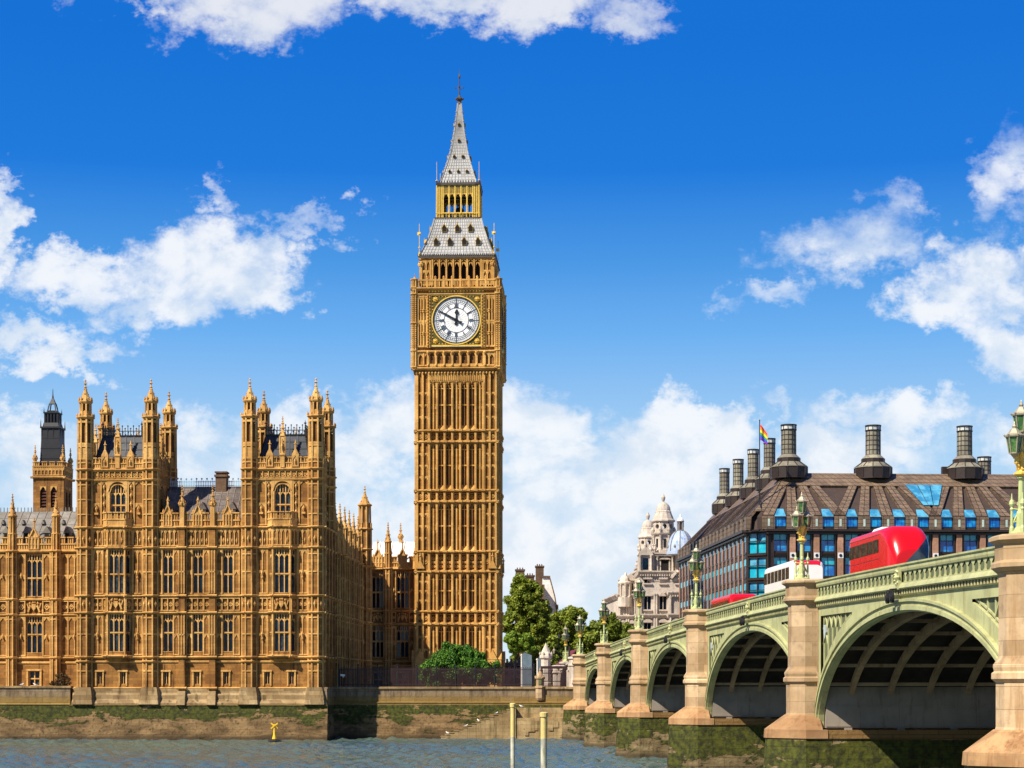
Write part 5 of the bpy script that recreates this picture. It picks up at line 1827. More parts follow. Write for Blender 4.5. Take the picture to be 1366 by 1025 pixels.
def srange(a, b, step):
    n = max(1, round((b - a) / step))
    return [a + (b - a) * k / n for k in range(n + 1)]
ZS = 4.7
gr, gd, gp, sf, sd, sk, go = MB(), MB(), MB(), MB(), MB(), MB(), MB()
M['shield'] = paint('shield_grey', (.45, .50, .46), .5)
for m in (gr, gd, gp, go):
    m.frame(**LEFT)
for i in range(7):
    s0, s1 = BS[i] + 1.5, BS[i + 1] - 1.5
    c, a = (s0 + s1) / 2, (s1 - s0) / 2
    b = zp(c) - 2.35 - ZS
    def intr(s, off=0.):
        x = min(1, abs(s - c) / (a + off))
        return ZS + (b + off) * math.sqrt(max(0, 1 - x * x))
    near = i >= 3
    # spandrel plate with a sunk traceried panel at each end
    ss = srange(s0, s1, .3)
    topd = -1.58
    for p, q in zip(ss, ss[1:]):
        lo, hi, plo, phi = [], [], [], []
        for s in (p, q):
            lo.append(intr(s)); hi.append(zp(s) + topd)
            e = min(abs(s - s0), abs(s - s1))
            off = intr(s, .95) if e > .0 else ZS
            pl = max(off + .35, lo[-1] + .6); ph = hi[-1] - .55
            plo.append(pl); phi.append(ph)
        mid = (p + q) / 2
        e = min(mid - s0, s1 - mid)
        pan = e > .75 and phi[0] - plo[0] > .1 and phi[1] - plo[1] > .1
        if not pan:
            gr.poly([(p, 0, lo[0]), (q, 0, lo[1]), (q, 0, hi[1]), (p, 0, hi[0])])
        else:
            gr.poly([(p, 0, lo[0]), (q, 0, lo[1]), (q, 0, plo[1]), (p, 0, plo[0])])
            gr.poly([(p, 0, phi[0]), (q, 0, phi[1]), (q, 0, hi[1]), (p, 0, hi[0])])
            gp.poly([(p, -.16, plo[0]), (q, -.16, plo[1]), (q, -.16, phi[1]), (p, -.16, phi[0])])
            gr.poly([(p, 0, plo[0]), (q, 0, plo[1]), (q, -.16, plo[1]), (p, -.16, plo[0])])
            gr.poly([(p, 0, phi[0]), (q, 0, phi[1]), (q, -.16, phi[1]), (p, -.16, phi[0])])
            # raised inner border following the arch
            gr.hexa([(p, -.17, plo[0] + .14), (q, -.17, plo[1] + .14), (q, -.09, plo[1] + .14), (p, -.09, plo[0] + .14), (p, -.17, plo[0] + .24), (q, -.17, plo[1] + .24), (q, -.09, plo[1] + .24), (p, -.09, plo[0] + .24)])
    for sg, se in ((1, s0), (-1, s1)):
        def pz(s):
            return max(intr(s, .95) + .35, intr(s) + .6), zp(s) + topd - .55
        x = se + sg * .9
        k = 0
        while True:
            l_, h_ = pz(x)
            if h_ - l_ < .25:
                break
            gr.box(min(x, x + sg * .11), max(x, x + sg * .11), -.17, -.09, l_, h_)
            # pointed tracery heads between the bars
            l2, h2 = pz(x + sg * 1.05)
            if h2 - l2 > .9:
                gr.bar((x, -.12, h_ - .8), (x + sg * .55, -.12, h_ - .1), .10, .08)
                gr.bar((x + sg * 1.1, -.12, h_ - .8), (x + sg * .55, -.12, h_ - .1), .10, .08)
                if h2 - l2 > 2.2:
                    gr.bar((x, -.12, h_ - 1.7), (x + sg * .55, -.12, h_ - .9), .10, .08)
                    gr.bar((x + sg * 1.1, -.12, h_ - 1.7), (x + sg * .55, -.12, h_ - .9), .10, .08)
            x += sg * 1.1
            k += 1
            if k > 30:
                break
        # heraldic shield in the panel
        x = se + sg * 1.5
        l_, h_ = pz(x)
        if h_ - l_ > 2.2:
            zc = h_ - .9
            shd = MB(); shd.frame(**LEFT)
            shd.ext([(x - .3, zc + .35), (x + .3, zc + .35), (x + .28, zc - .1), (x, zc - .5), (x - .28, zc - .1)], -.16, -.02)
            BB(shd, 'shield', M['shield'])
    # arch ring mouldings
    ph = [PI * k / 48 for k in range(49)]
    for d0, d1, e0, e1 in ((-.05, .20, 0, .20), (-.05, .12, .20, .42), (-.05, .22, .42, .55), (-.3, .05, -.08, 0.)):
        rows = []
        for t in ph:
            cs, sn_ = math.cos(t), math.sin(t)
            P_ = lambda off: (c + (a + off) * cs, ZS + (b + off) * sn_)
            p0, p1 = P_(e0), P_(e1)
            lim = a - .02
            p0 = (max(c - a - .02, min(c + a + .02, p0[0])), p0[1]); p1 = (max(c - a - .02, min(c + a + .02, p1[0])), p1[1])
            rows.append([(p0[0], d0, p0[1]), (p1[0], d0, p1[1]), (p1[0], d1, p1[1]), (p0[0], d1, p0[1])])
        for r0, r1 in zip(rows, rows[1:]):
            gr.hexa(r0 + r1)
    # soffit: inner ribs, cross girders, dark jack plates
    sf.frame(**LEFT); sd.frame(**LEFT)
    for t0, t1 in zip(ph, ph[1:]):
        q0 = (c + a * math.cos(t0), ZS + 1.0 + (b) * math.sin(t0)); q1 = (c + a * math.cos(t1), ZS + 1.0 + (b) * math.sin(t1))
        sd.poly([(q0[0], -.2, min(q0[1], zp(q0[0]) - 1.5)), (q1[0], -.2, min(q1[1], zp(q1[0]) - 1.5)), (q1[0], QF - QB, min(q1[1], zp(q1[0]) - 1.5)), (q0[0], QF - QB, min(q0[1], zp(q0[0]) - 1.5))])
    for r in range(11):
        d = -1.6 - r * 2.35
        for t0, t1 in zip(ph, ph[1:]):
            if t0 < .05 or t1 > PI - .05:
                continue
            e = []
            for t in (t0, t1):
                for o_ in (-.02, .55):
                    e.append((c + (a + o_ * .3) * math.cos(t), ZS + (b + o_) * math.sin(t)))
            if max(e[0][1], e[2][1]) < 7.0:
                continue
            sf.hexa([(e[0][0], d, e[0][1]), (e[2][0], d, e[2][1]), (e[2][0], d - .32, e[2][1]), (e[0][0], d - .32, e[0][1]),
                     (e[1][0], d, e[1][1]), (e[3][0], d, e[3][1]), (e[3][0], d - .32, e[3][1]), (e[1][0], d - .32, e[1][1])])
    for k in range(1, 16):
        t = PI * k / 16
        s, z = c + a * math.cos(t), ZS + b * math.sin(t)
        if z > 7.0:
            sf.box(s - .1, s + .1, QF - QB + .2, -.3, z + .12, z + .32)
    # grey steel skewback walls and far face
    for sg, se in ((1, s0), (-1, s1)):
        ee = se + sg * .5
        sk = MB(); sk.frame(**LEFT)
        x0, x1 = sorted((se - sg * .3, ee))
        sk.box(x0, x1, QF - QB + .3, -.35, ZS + .02, 7.25)
        for k in range(11):
            sk.box(min(ee, ee + sg * .03), max(ee, ee + sg * .03), -2.6 - k * 2.35, -2.45 - k * 2.35, ZS + .05, 7.2)
        for zz in (ZS + .1, 5.95, 7.1):
            sk.box(min(ee, ee + sg * .035), max(ee, ee + sg * .035), QF - QB + .3, -.35, zz, zz + .1)
        for k in range(8):
            sk.box(min(se, se + sg * .6), max(se, se + sg * .6), -1.9 - 3.2 * k, -1.45 - 3.2 * k, ZS - .25, ZS + .02)
        BB(sk, 'skewback', M['skew'])
    gd.frame(o=(QB, 0, 0), a=(0, -1), d=(1, 0))
    for p, q in zip(ss[::4], ss[4::4] + [ss[-1]]):
        if q > p:
            gd.poly([(p, 0, intr(p)), (q, 0, intr(q)), (q, 0, zp(q)), (p, 0, zp(p))])
    gd.frame(**LEFT)
    # dentil cornice and pierced parapet between the pier caps
    e0, e1 = BS[i] + 1.45, BS[i + 1] - 1.45
    sp = srange(e0, e1, 1.0)
    loft(gr, [(-.2, -1.62), (.10, -1.62), (.14, -1.56), (-.2, -1.56)], sp, zp)
    loft(gr, [(-.2, -1.30), (.22, -1.30), (.26, -1.24), (.20, -1.12), (.12, -1.0), (.12, -.95), (-.3, -.95)], sp, zp)
    loft(gp, [(-.3, -.96), (.0, -.96), (.0, -.38), (-.3, -.38)], sp, zp)
    loft(gr, [(-.35, -.40), (.12, -.40), (.15, -.30), (.15, -.16), (.22, -.10), (.22, -.02), (.12, .0), (-.35, .0)], sp, zp)
    loft(go, [(-.2, -1.57), (.09, -1.57), (.09, -1.29), (-.2, -1.29)], sp, zp)
    step = .46 if i >= 1 else .7
    for s in srange(e0 + .1, e1 - .1, step):
        z = zp(s)
        gr.box(s - .08, s + .08, .05, .125, z - 1.55, z - 1.31)
    step = .86 if i >= 1 else 1.4
    for s in srange(e0 + .1, e1 - .1, step):
        z = zp(s)
        gr.box(s - .07, s + .07, -.02, .06, z - .96, z - .39)
        z2 = zp(s + step)
        gr.poly([(s + .07, .05, z - .39), (s + step / 2, .05, (z + z2) / 2 - .39), (s + .07, .05, z - .64)]); gr.poly([(s + step - .07, .05, z2 - .39), (s + step / 2, .05, (z + z2) / 2 - .39), (s + step - .07, .05, z2 - .64)])
        gr.poly([(s + .07, .05, z - .95), (s + step * .36, .05, z - .95), (s + .07, .05, z - .80)]); gr.poly([(s + step - .07, .05, z2 - .95), (s + step * .64, .05, z2 - .95), (s + step - .07, .05, z2 - .80)])
    # carved cresting block at the crown
    z = zp(c)
    gr.box(c - .3, c + .3, .1, .26, z - 1.3, z - .2)
    for q in range(7):
        gr.octa(c + .3 * math.cos(q * 2 * PI / 7), .26, z - .7 + .34 * math.sin(q * 2 * PI / 7), .11)
    gr.octa(c, .28, z - .7, .17, .22)
    # inner face of the parapet, footway and roadway
    gp.mi = 0
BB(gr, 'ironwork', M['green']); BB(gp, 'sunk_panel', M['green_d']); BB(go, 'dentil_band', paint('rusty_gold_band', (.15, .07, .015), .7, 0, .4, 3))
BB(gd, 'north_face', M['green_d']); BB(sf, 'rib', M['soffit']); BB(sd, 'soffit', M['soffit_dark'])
dk_, pvm = MB(), MB()
dk_.frame(**LEFT); pvm.frame(**LEFT)
dss = srange(-45, 252, 4)
loft(dk_, [(-.3, -1.6), (QF - QB, -1.6), (QF - QB, -1.2), (-.3, -1.2)], dss, zp)
loft(pvm, [(-.32, -1.2), (-3.4, -1.2), (-3.4, -1.06), (-.32, -1.06)], dss, zp)
loft(pvm, [(QF - QB, -1.2), (QF - QB + 3.0, -1.2), (QF - QB + 3.0, -1.06), (QF - QB, -1.06)], dss, zp)
loft(pvm, [(QF - QB - .3, -1.6), (QF - QB, -1.6), (QF - QB, 0), (QF - QB - .3, 0)], dss, zp)
BB(dk_, 'roadway', M['asphalt']); BB(pvm, 'footway', M['paving'])
M['stained'] = stone('rust_stained_granite', (.47, .28, .13), (.34, .18, .08), (.20, .085, .03), course=.35, streak=.4, sc=.7, block=(2.2, .9), bmp=.3)
# stone piers: battered cutwater, sloped cap, octagonal shaft, corniced head
def pier_mesh(zt):
    st, td, cn = MB(), MB(), MB()
    # local: a along s, d outwards from the shaft centre plane q = 2.75 (d = 2.75 - q)
    for m in (st, td, cn):
        m.frame((2.75, 0, 0), (0, -1), (-1, 0))
    far = 2.75 - QB - 1.6
    def base(h, b, tip, sh):
        return [(-h, far), (h, far), (h, sh), (b, tip), (-b, tip), (-h, sh)]
    td.pris(base(2.85, .5, 3.0, .75), -2, 4.05, base(2.4, .36, 2.62, .72))
    td.pris(base(2.4, .36, 2.62, .72), 4.05, 4.1, base(2.5, .38, 2.72, .74))
    far, far0 = -.6, far
    cn.pris(base(2.5, .38, 2.72, .74), 4.1, 4.62, base(2.46, .37, 2.68, .72))
    far = far0
    td.pris([(-2.42, far), (2.42, far), (2.42, -.6), (-2.42, -.6)], 4.08, 4.6)
    r = 1.30
    oc = [(r * math.cos(PI / 8 + k * PI / 4) / math.cos(PI / 8), r * math.sin(PI / 8 + k * PI / 4) / math.cos(PI / 8)) for k in range(8)]
    o6 = lambda q: [(-q, -.6), (q, -.6), (q, q * .414), (q * .414, q), (-q * .414, q), (-q, q * .414)]
    cn.pris([(-2.46, -.3), (2.46, -.3), (2.46, .72), (.37, 2.68), (-.37, 2.68), (-2.46, .72)], 4.62, 5.5, [(-1.38, -.3), (1.38, -.3), (1.38, .57), (.57, 1.38), (-.57, 1.38), (-1.38, .57)])
    st.pris([(-1.25, far), (1.25, far), (1.25, -.3), (-1.25, -.3)], 4.6, 7.0)
    L = [(1.34, 5.45), (1.30, 5.6), (1.30, 7.35), (1.36, 7.4), (1.46, 7.5), (1.46, 7.72), (1.36, 7.8), (1.40, 7.95), (1.40, 8.05), (1.24, 8.3), (1.20, 8.4), (1.20, zt - 1.55), (1.30, zt - 1.45), (1.48, zt - 1.28), (1.48, zt - 1.12), (1.34, zt - 1.0), (1.34, zt - .38), (1.42, zt - .32), (1.56, zt - .22), (1.56, zt - .08), (1.40, zt), (.0, zt)]
    st.lathe(0, 0, [(q / math.cos(PI / 8), z) for q, z in L], 8, PI / 8)
    st.pris([(-1.45, -3), (1.45, -3), (1.45, -.2), (-1.45, -.2)], 5, zt - 1.3)
    return st, td, cn
for i, s in enumerate(BS):
    zt = zp(s) + .12
    st, td, cn = pier_mesh(zt)
    o = st.build('pier', M['granite'], br, (BL[0], BL[1] - s, 0))
    td.build('cutwater', M['tide_pier'], o); cn.build('weathering_cap', M['stained'], o)
# west approach: stone abutment wall, a lower pillar and its balustrade
ap = thing('bridge_approach', 'stone balustrade climbing to the far end of the bridge beside the maroon canopy', 'balustrade', brd(-20, 2.8, 6.9), BA)
m, l = MB(), MB()
def AB(m, n, mt):
    return m.build(n, mt, ap, (-2.8, -20.0, -6.9))
for q in (m, l):
    q.frame((2.6, 0, 0), (0, -1), (-1, 0))
ss = srange(-44, -2.2, 2)
loft(m, [(-.6, -1.1), (0, -1.1), (0, -.95), (-.6, -.95)], ss, zp)
loft(m, [(-.6, -.2), (.1, -.2), (.1, 0), (-.6, 0)], ss, zp)
for s in srange(-43, -2.5, .55):
    m.lathe(s, -.25, [(.13, zp(s) - .95), (.08, zp(s) - .75), (.14, zp(s) - .5), (.09, zp(s) - .2)], 6)
for s in (-26.0, -12.0, -40):
    z = zp(s)
    m.lathe(s, 0, [(.8, 6.0), (.8, z - 1.0), (.95, z - .9), (.95, z - .7), (.8, z - .6), (.8, z), (1.0, z + .1), (1.0, z + .3), (.6, z + .4)], 8)
    for k in (-1, 1):
        m.box(s + k * 3 - .3, s + k * 3 + .3, -.2, .1, 6.0, z - 1)
loft(l, [(-.5, -5.0), (-.3, -5.0), (-.3, -1.05), (-.5, -1.05)], ss, zp)
AB(m, 'balustrade', M['portland']); AB(l, 'wall', M['brown_brick'])

# ------------------------------------------------------------------ bridge furniture and vehicles
def lamp_proto(label):
    t = thing('street_lamp', label, 'street lamp', group='triple lantern lamps on the bridge piers')
    m = MB()
    m.lathe(0, 0, [(.50, 0), (.50, .1), (.36, .18), (.27, .3), (.22, .35), (.20, .9), (.17, .98), (.13, 1.1), (.11, 2.25), (.2, 2.35), (.16, 2.45)], 10)
    for k in range(4):
        t_ = PI / 4 + k * PI / 2
        x, y = .38 * math.cos(t_), .38 * math.sin(t_)
        m.lathe(x, y, [(.11, .1), (.10, .3), (.065, .4), (.055, 1.0), (.09, 1.08), (.05, 1.15), (.12, 1.28), (.10, 1.40), (.04, 1.48), (.02, 1.7), (0, 1.74)], 7)
        m.bar((x, y, .55), (0, 0, .62), .06); m.bar((x, y, 1.12), (0, 0, 1.05), .05)
        m.bar((x, y, .4), (x * .3, y * .3, .95), .06)
    m.build('column', M['lamp_green'], t)
    g = MB()
    g.lathe(0, 0, [(.16, 2.42), (.32, 2.5), (.32, 2.56), (.16, 2.64), (.10, 2.8), (.13, 3.0), (.2, 3.35), (.14, 3.45), (.1, 3.5), (.07, 4.2), (.12, 4.3)], 9)
    for k in range(8):
        t_ = k * PI / 4
        g.octa(.2 * math.cos(t_), .2 * math.sin(t_), 3.38, .08, .14)
        g.octa(.15 * math.cos(t_), .15 * math.sin(t_), 2.72, .07, .12)
    for s in (-1, 1):
        pts = [(.1 * s, 2.75), (.30 * s, 2.95), (.34 * s, 3.15), (.42 * s, 3.3)]
        for p, q in zip(pts, pts[1:]):
            g.bar((p[0], 0, p[1]), (q[0], 0, q[1]), .1)
            g.bar((p[0], .1 * s, p[1]), (q[0], .0, q[1]), .07)
        for k in range(5):
            g.octa(s * (.24 + .035 * k), .05, 2.85 + .12 * k, .06)
    g.build('gilded_bracket', M['gold'], t)
    for (x, z) in ((-.46, 3.3), (.46, 3.3), (0, 4.22)):
        f = MB()
        f.lathe(0, 0, [(.05, -.14), (.16, 0), (.22, .02), (.22, .06)], 6, 0)
        for k in range(6):
            t_ = k * PI / 3
            f.bar((.21 * math.cos(t_), .21 * math.sin(t_), .04), (.33 * math.cos(t_), .33 * math.sin(t_), .72), .035)
        f.lathe(0, 0, [(.38, .70), (.40, .76), (.30, .84), (.14, 1.04), (.07, 1.08), (.10, 1.14), (.05, 1.2), (.03, 1.3), (0, 1.36)], 6, 0)
        for k in range(6):
            t_ = k * PI / 3
            f.octa(.40 * math.cos(t_), .40 * math.sin(t_), .79, .05, .08)
        lo = f.build('lantern', M['lamp_cap'], t, (x, 0, z))
        g2 = MB(); g2.lathe(0, 0, [(.19, .05), (.31, .71)], 6, 0)
        g2.build('lantern_glass', M['lamp_glass'], lo)
    return t
LAMPL = {5: 'largest green and gold triple lamp on the nearest pier at the right edge',
         4: 'green and gold triple lamp standing in front of the white bus',
         3: 'green triple lamp in front of the left side of the bronze roofed building',
         2: 'green triple lamp on the bridge in front of the white domed towers',
         1: 'green triple lamp on the bridge in front of the rightmost trees',
         0: 'green triple lamp on the first pillar at the far end of the bridge'}
lp = None
for i in (5, 4, 3, 2, 1, 0):
    s = BS[i]
    loc = brd(s, 2.3, zp(s) + .12)
    rz = BA + R(35)
    if lp is None:
        lp = lamp_proto(LAMPL[i]); lp.scale = (.95, .95, .96); lp.location = loc; lp.rotation_euler = (0, 0, rz)
    else:
        c_ = dup(lp, None, loc, rz); c_['label'] = LAMPL[i]
c_ = dup(lp, None, brd(-26.0, 2.6, zp(-26) + .4), BA + R(58)); c_['label'] = 'smallest green lamp, on the approach pillar beside the maroon canopy'
# navigation light pairs hanging from the crowns
nv = None
NL = {4: 'pair of black navigation lights hung over the nearest arch crown', 3: 'pair of dark navigation lights over the arch left of the white bus pier', 2: 'pair of dark navigation lights over the middle arch, third from the bank', 1: 'pair of small navigation lights over the second arch from the bank'}
for i in (4, 3, 2, 1):
    c = (BS[i] + BS[i + 1]) / 2
    loc = brd(c, QF - .5, zp(c) - 1.5)
    if nv is None:
        nv = thing('navigation_light', NL[i], 'signal light', loc, BA, 'navigation lights at the arch crowns')
        m = MB(); m.frame((0, 0, 0), (0, -1), (-1, 0))
        m.bar((0, -.5, .25), (0, .12, .2), .08); m.bar((-.5, .12, .15), (.5, .12, .15), .08); m.bar((0, .12, .2), (0, .12, -.1), .06)
        m.build('bracket', M['iron'], nv)
        for s in (-.42, .42):
            h = MB(); h.frame((-.12, s, 0), (0, 1), (-1, 0))
            pts = [(.25 * math.cos(k * PI / 8), .27 * math.sin(k * PI / 8)) for k in range(16)]
            h.ext([(x, z - .22) for x, z in pts], -.07, .07)
            h.ext([(x * .6, z * .6 - .22) for x, z in pts], .07, .11)
            h.build('lamp_head', M['black'], nv)
    else:
        c_ = dup(nv, None, loc, BA); c_['label'] = NL[i]

def loft_body(secs, classify):
    """skin over closed sections; classify(face centre) names the part each face belongs to"""
    parts = {}
    n = len(secs[0])
    def put(pts):
        cx = [sum(p[k] for p in pts) / len(pts) for k in range(3)]
        m = parts.setdefault(classify(cx), MB())
        m.poly([(p[0], -p[1], p[2]) for p in pts])
    for a, b in zip(secs, secs[1:]):
        for k in range(n):
            put([a[k], a[(k + 1) % n], b[(k + 1) % n], b[k]])
    for sec in (secs[0], secs[-1]):
        c = [sum(p[k] for p in sec) / n for k in range(3)]
        mixp_ = lambda p, t_: [p[k] + (c[k] - p[k]) * t_ for k in range(3)]
        for q in range(20):
            for k in range(n):
                a, b = sec[k], sec[(k + 1) % n]
                put([mixp_(a, q / 20), mixp_(b, q / 20), mixp_(b, (q + 1) / 20), mixp_(a, (q + 1) / 20)] if q < 19 else [mixp_(a, .95), mixp_(b, .95), c])
    return parts
def rrect(w, z0, z1, r, y, n=12, tumble=0.):
    pts = []
    for cx, cz, t0 in ((w - r, z1 - r, 0), (-w + r, z1 - r, PI / 2)):
        for k in range(n):
            t = t0 + PI / 2 * k / (n - 1)
            pts.append((cx + r * math.cos(t) - (tumble if cx > 0 else -tumble), y, cz + r * math.sin(t)))
    def col(x, a, b, m_):
        return [(x, y, a + (b - a) * k / m_) for k in range(1, m_)]
    pts += col(-w, z1 - r, z0 + .12, 44)
    pts += [(-w, y, z0 + .12), (-w + .12, y, z0), (w - .12, y, z0), (w, y, z0 + .12)]
    pts += col(w, z0 + .12, z1 - r, 44)
    return pts
def wheels(t, L, xs=1.12):
    src = None
    for y in (-L / 2 + 2.4, L / 2 - 2.4):
        for x in (-xs, xs):
            if src is None:
                m = MB(); m.frame((0, 0, 0), (0, 1), (-1, 0))
                def disc(r, d0, d1): m.ext([(r * math.cos(k * PI / 10), r * math.sin(k * PI / 10)) for k in range(20)], d0, d1)
                disc(.5, -.14, .14)
                src = m.build('wheel', M['rubber'], t, (x, y, .5))
                h = MB(); h.frame((0, 0, 0), (0, 1), (-1, 0)); m = h
                h.ext([(.3 * math.cos(k * PI / 10), .3 * math.sin(k * PI / 10)) for k in range(20)], -.15, .15)
                h.build('hub', M['lead_grey'], src)
            else:
                dup(src, t, (x, y, .5))
import bmesh
def split_glass(o, t, L):
    """cut the sloping end window out of the body along clean planes"""
    bm = bmesh.new(); bm.from_mesh(o.data)
    bmesh.ops.remove_doubles(bm, verts=bm.verts, dist=.0005)
    d = Vector((-1.06, 0, 1.0)).normalized()
    planes = ((Vector((-.13, 0, 2.42)), d), (Vector((0, -L / 2 + 1.5, 0)), Vector((0, 1, 0))), (Vector((0, 0, 1.35)), Vector((0, 0, -1))))
    for co, no in planes:
        bmesh.ops.bisect_plane(bm, geom=bm.verts[:] + bm.edges[:] + bm.faces[:], plane_co=co, plane_no=no)
    inside = lambda f: all((f.calc_center_median() - co).dot(no) < 0 for co, no in planes)
    g = bm.copy()
    bmesh.ops.delete(g, geom=[f for f in g.faces if not inside(f)], context='FACES')
    bmesh.ops.delete(bm, geom=[f for f in bm.faces if inside(f)], context='FACES')
    bm.to_mesh(o.data); bm.free()
    me = bpy.data.meshes.new('rear_window'); g.to_mesh(me); g.free()
    me.materials.append(M['bus_glass'])
    w_ = bpy.data.objects.new('rear_window', me); COL.objects.link(w_); w_.parent = t
# near end of each vehicle points towards the camera (local -y)
def double_decker(name, label, s, q, H=4.45):
    t = thing(name, label, 'bus', brd(s, q, zp(s) - 1.2), BA)
    L, w = 10.4, 1.26
    secs = []
    ys = [L / 2 - .02, L / 2 - .15] + [L / 2 - .5 - (L - 3.2) * k / 8 for k in range(9)]
    y0 = ys[-1]
    for y in ys:
        e = .12 if y > L / 2 - .1 else 0
        secs.append(rrect(w - e, .35 + e, H - .06 - e, .34, y))
    for k in range(1, 91):                             # smooth rounded near end
        u = k / 90
        y = y0 - (y0 + L / 2) * u
        top = H - .06 + .10 * math.sin(min(1, u * 1.6) * PI) * .6 - 1.45 * max(0, (u - .35) / .65) ** 2.4
        ww = w - .30 * max(0, (u - .55) / .45) ** 2.2
        secs.append(rrect(ww, .35, top, .34 + .52 * min(1, u * 2.0), y))
    parts = loft_body(secs, lambda c: 'body')
    split_glass(parts['body'].build('body', M['red'], t, smooth=True), t, L)
    for sg in (-1, 1):
        for z0, z1 in ((2.95, 3.75), (1.2, 2.0)):
            g = MB()
            for k in range(5):
                a = y0 + .15 + k * 1.5
                g.box(min(sg * (w - .02), sg * (w + .012)), max(sg * (w - .02), sg * (w + .012)), -a - 1.42, -a, z0, z1)
            g.build('side_window', M['bus_glass_brown'], t)
    m = MB()
    for sg in (-1, 1):
        for z in (2.55, 4.0):
            x0, x1 = sorted((sg * (w - .02), sg * (w + .006)))
            m.box(x0, x1, -L / 2 + .3, -y0, z, z + .03)
        for k in range(5):
            x0, x1 = sorted((sg * (w - .02), sg * (w + .005)))
            m.box(x0, x1, -y0 - .3 - k * 1.5, -y0 - .28 - k * 1.5, .6, 2.9)
    m.build('panel_seam', M['rubber'], t)
    m = MB(); m.pris([(-.7, -2.0), (.7, -2.0), (.7, 0.4), (-.7, .4)], H - .1, H + .22, [(-.5, -1.8), (.5, -1.8), (.5, .2), (-.5, .2)])
    m.build('roof_pod', M['white'], t)
    wheels(t, L)
    return t
double_decker('double_decker_bus', 'glossy red double-decker bus with rounded end above the bridge parapet', 138.8, 8.05)
def coach(name, label, s, q, H, mat, roof, L=11.0):
    t = thing(name, label, 'bus', brd(s, q, zp(s) - 1.2), BA)
    w = 1.26
    secs = []
    for k in range(27):
        u = k / 26
        y = L / 2 - L * u
        e = .25 * max(0, 1 - u * 14) + .30 * max(0, (u - .93) / .07) ** 2
        secs.append(rrect(w - e * .6, .35, H - e, .40, y))
    def cls(c):
        x, y, z = c
        if z > H - .26 and abs(x) < .85 or (y < -L / 2 + .35 and z > H - .42 and abs(x) < .95):
            return 'roof'
        return 'body'
    for n_, m in loft_body(secs, cls).items():
        m.build(n_, M[mat] if n_ == 'body' else M[roof], t, smooth=True)
    rows = ((H - 1.35, H - .5), (1.3, 2.1)) if H > 3.8 else ((1.55, H - .55),)
    for sg in (-1, 1):
        for z0, z1 in rows:
            g = MB()
            for k in range(7):
                a = -L / 2 + .8 + k * 1.4
                x0, x1 = sorted((sg * (w - .02), sg * (w + .012)))
                g.box(x0, x1, -a - 1.22, -a, z0, z1)
            g.build('side_window', M['bus_glass_brown'], t)
    g = MB(); g.box(-1.0, 1.0, L / 2 - .2, L / 2 + .02, 1.3, 2.3)
    g.build('rear_window', M['bus_glass'], t)
    wheels(t, L)
    return t
coach('tour_bus', 'white tour bus with a red roof panel behind the bridge lamp', 110.5, 7.95, 4.25, 'white', 'red')
coach('city_bus', 'red bus mostly hidden by the parapet, left of the white bus', 84.5, 8.0, 3.3, 'red', 'red')
# ------------------------------------------------------------------ bronze roofed office block beyond the bridge
ob = thing('office_block', 'large office block with brown bronze roof, tall vent chimneys and blue glass', 'office building', (36.1, 290.0, 6.9), BA)
def OB(m, n, mt, par=None, z=-6.9):
    return m.build(n, mt, par or ob, (0, 0, z) if par is None else (0, 0, 0))
EAVE = 31.1
M['slot'] = paint('pale_slot', (.45, .55, .46), .4)
BAY = 3.67
RX, RY, RZ = 7.6, 9.0, 40.3                           # ridge set back from the left face and the front, height
CHX = [RX + .2, RX + 13.6, RX + 28.2, RX + 42.9]
CHY = [RY + 14.4 * k for k in range(1, 5)]
W_, D_ = 62.0, 73.0
wl, pk, bz = MB(), MB(), MB()
ROWS = [EAVE - .55 - 3.73 * k for k in range(7)]
# front: window centres follow the chimneys
fx0 = CHX[1] - 1.83 - 3 * BAY
fc = [fx0 + BAY * k for k in range(-1, 16) if 3.6 < fx0 + BAY * k < 60]
lc = [4.6 + BAY * k for k in range(19)]
def facade(frame, cs, L, s0):
    for m in (wl, pk, bz):
        m.frame(**frame)
    ops = []
    for c in cs:
        for zt in ROWS[:6]:
            ops.append((c - 1.0, c + 1.0, zt - 2.75, zt))
    fr_ = frame['d'] == (0, -1)
    wd = -.35 if fr_ else -.10
    wall(wl, s0, L, 6.0, EAVE, ops, wd, .14 if fr_ else .05)
    for c in cs:
        hw_, pr_ = (.42, .25) if fr_ else (.30, .02)
        pk.box(c + BAY / 2 - hw_, c + BAY / 2 + hw_, -.4, pr_, 6.0, EAVE - .5)
        pk.mi = 0
        for zt in ROWS[:6]:
            bz.box(c - 1.3, c + 1.3, -.4, wd + .1, zt + .05, zt + .22); bz.box(c - 1.3, c + 1.3, -.4, wd + .1, zt - 3.05, zt - 2.75)
            for q in range(3):
                bz.box(c - 1.25, c + 1.25, -.4, -.1, zt - 3.1 - .2 * q - .08, zt - 3.1 - .2 * q)
            bz.box(c - .035, c + .035, -.6, wd - .03, zt - 2.7, zt); bz.box(c - .92, c + .92, -.6, wd - .02, zt - 1.16, zt - 1.06)
            for x in (-1.12, 1.12):
                bz.box(c + x - .1, c + x + .1, -.4, .0 if fr_ else -.06, zt - 3.6, zt + .2)
    bz.box(s0 - .3, L, -.4, .75, EAVE - .35, EAVE)
    bz.box(s0 - .3, L, -.4, .45, EAVE - .75, EAVE - .5)
facade(dict(o=(0, 0, 0), a=(1, 0), d=(0, -1)), fc, W_, 2.8)
facade(dict(o=(0, 0, 0), a=(0, 1), d=(-1, 0)), lc, D_, 2.8)
c45 = math.sqrt(.5)
for m in (wl, pk, bz):
    m.frame((0, 2.8, 0), (c45, -c45), (-c45, -c45))
CL_ = 2.8 / c45
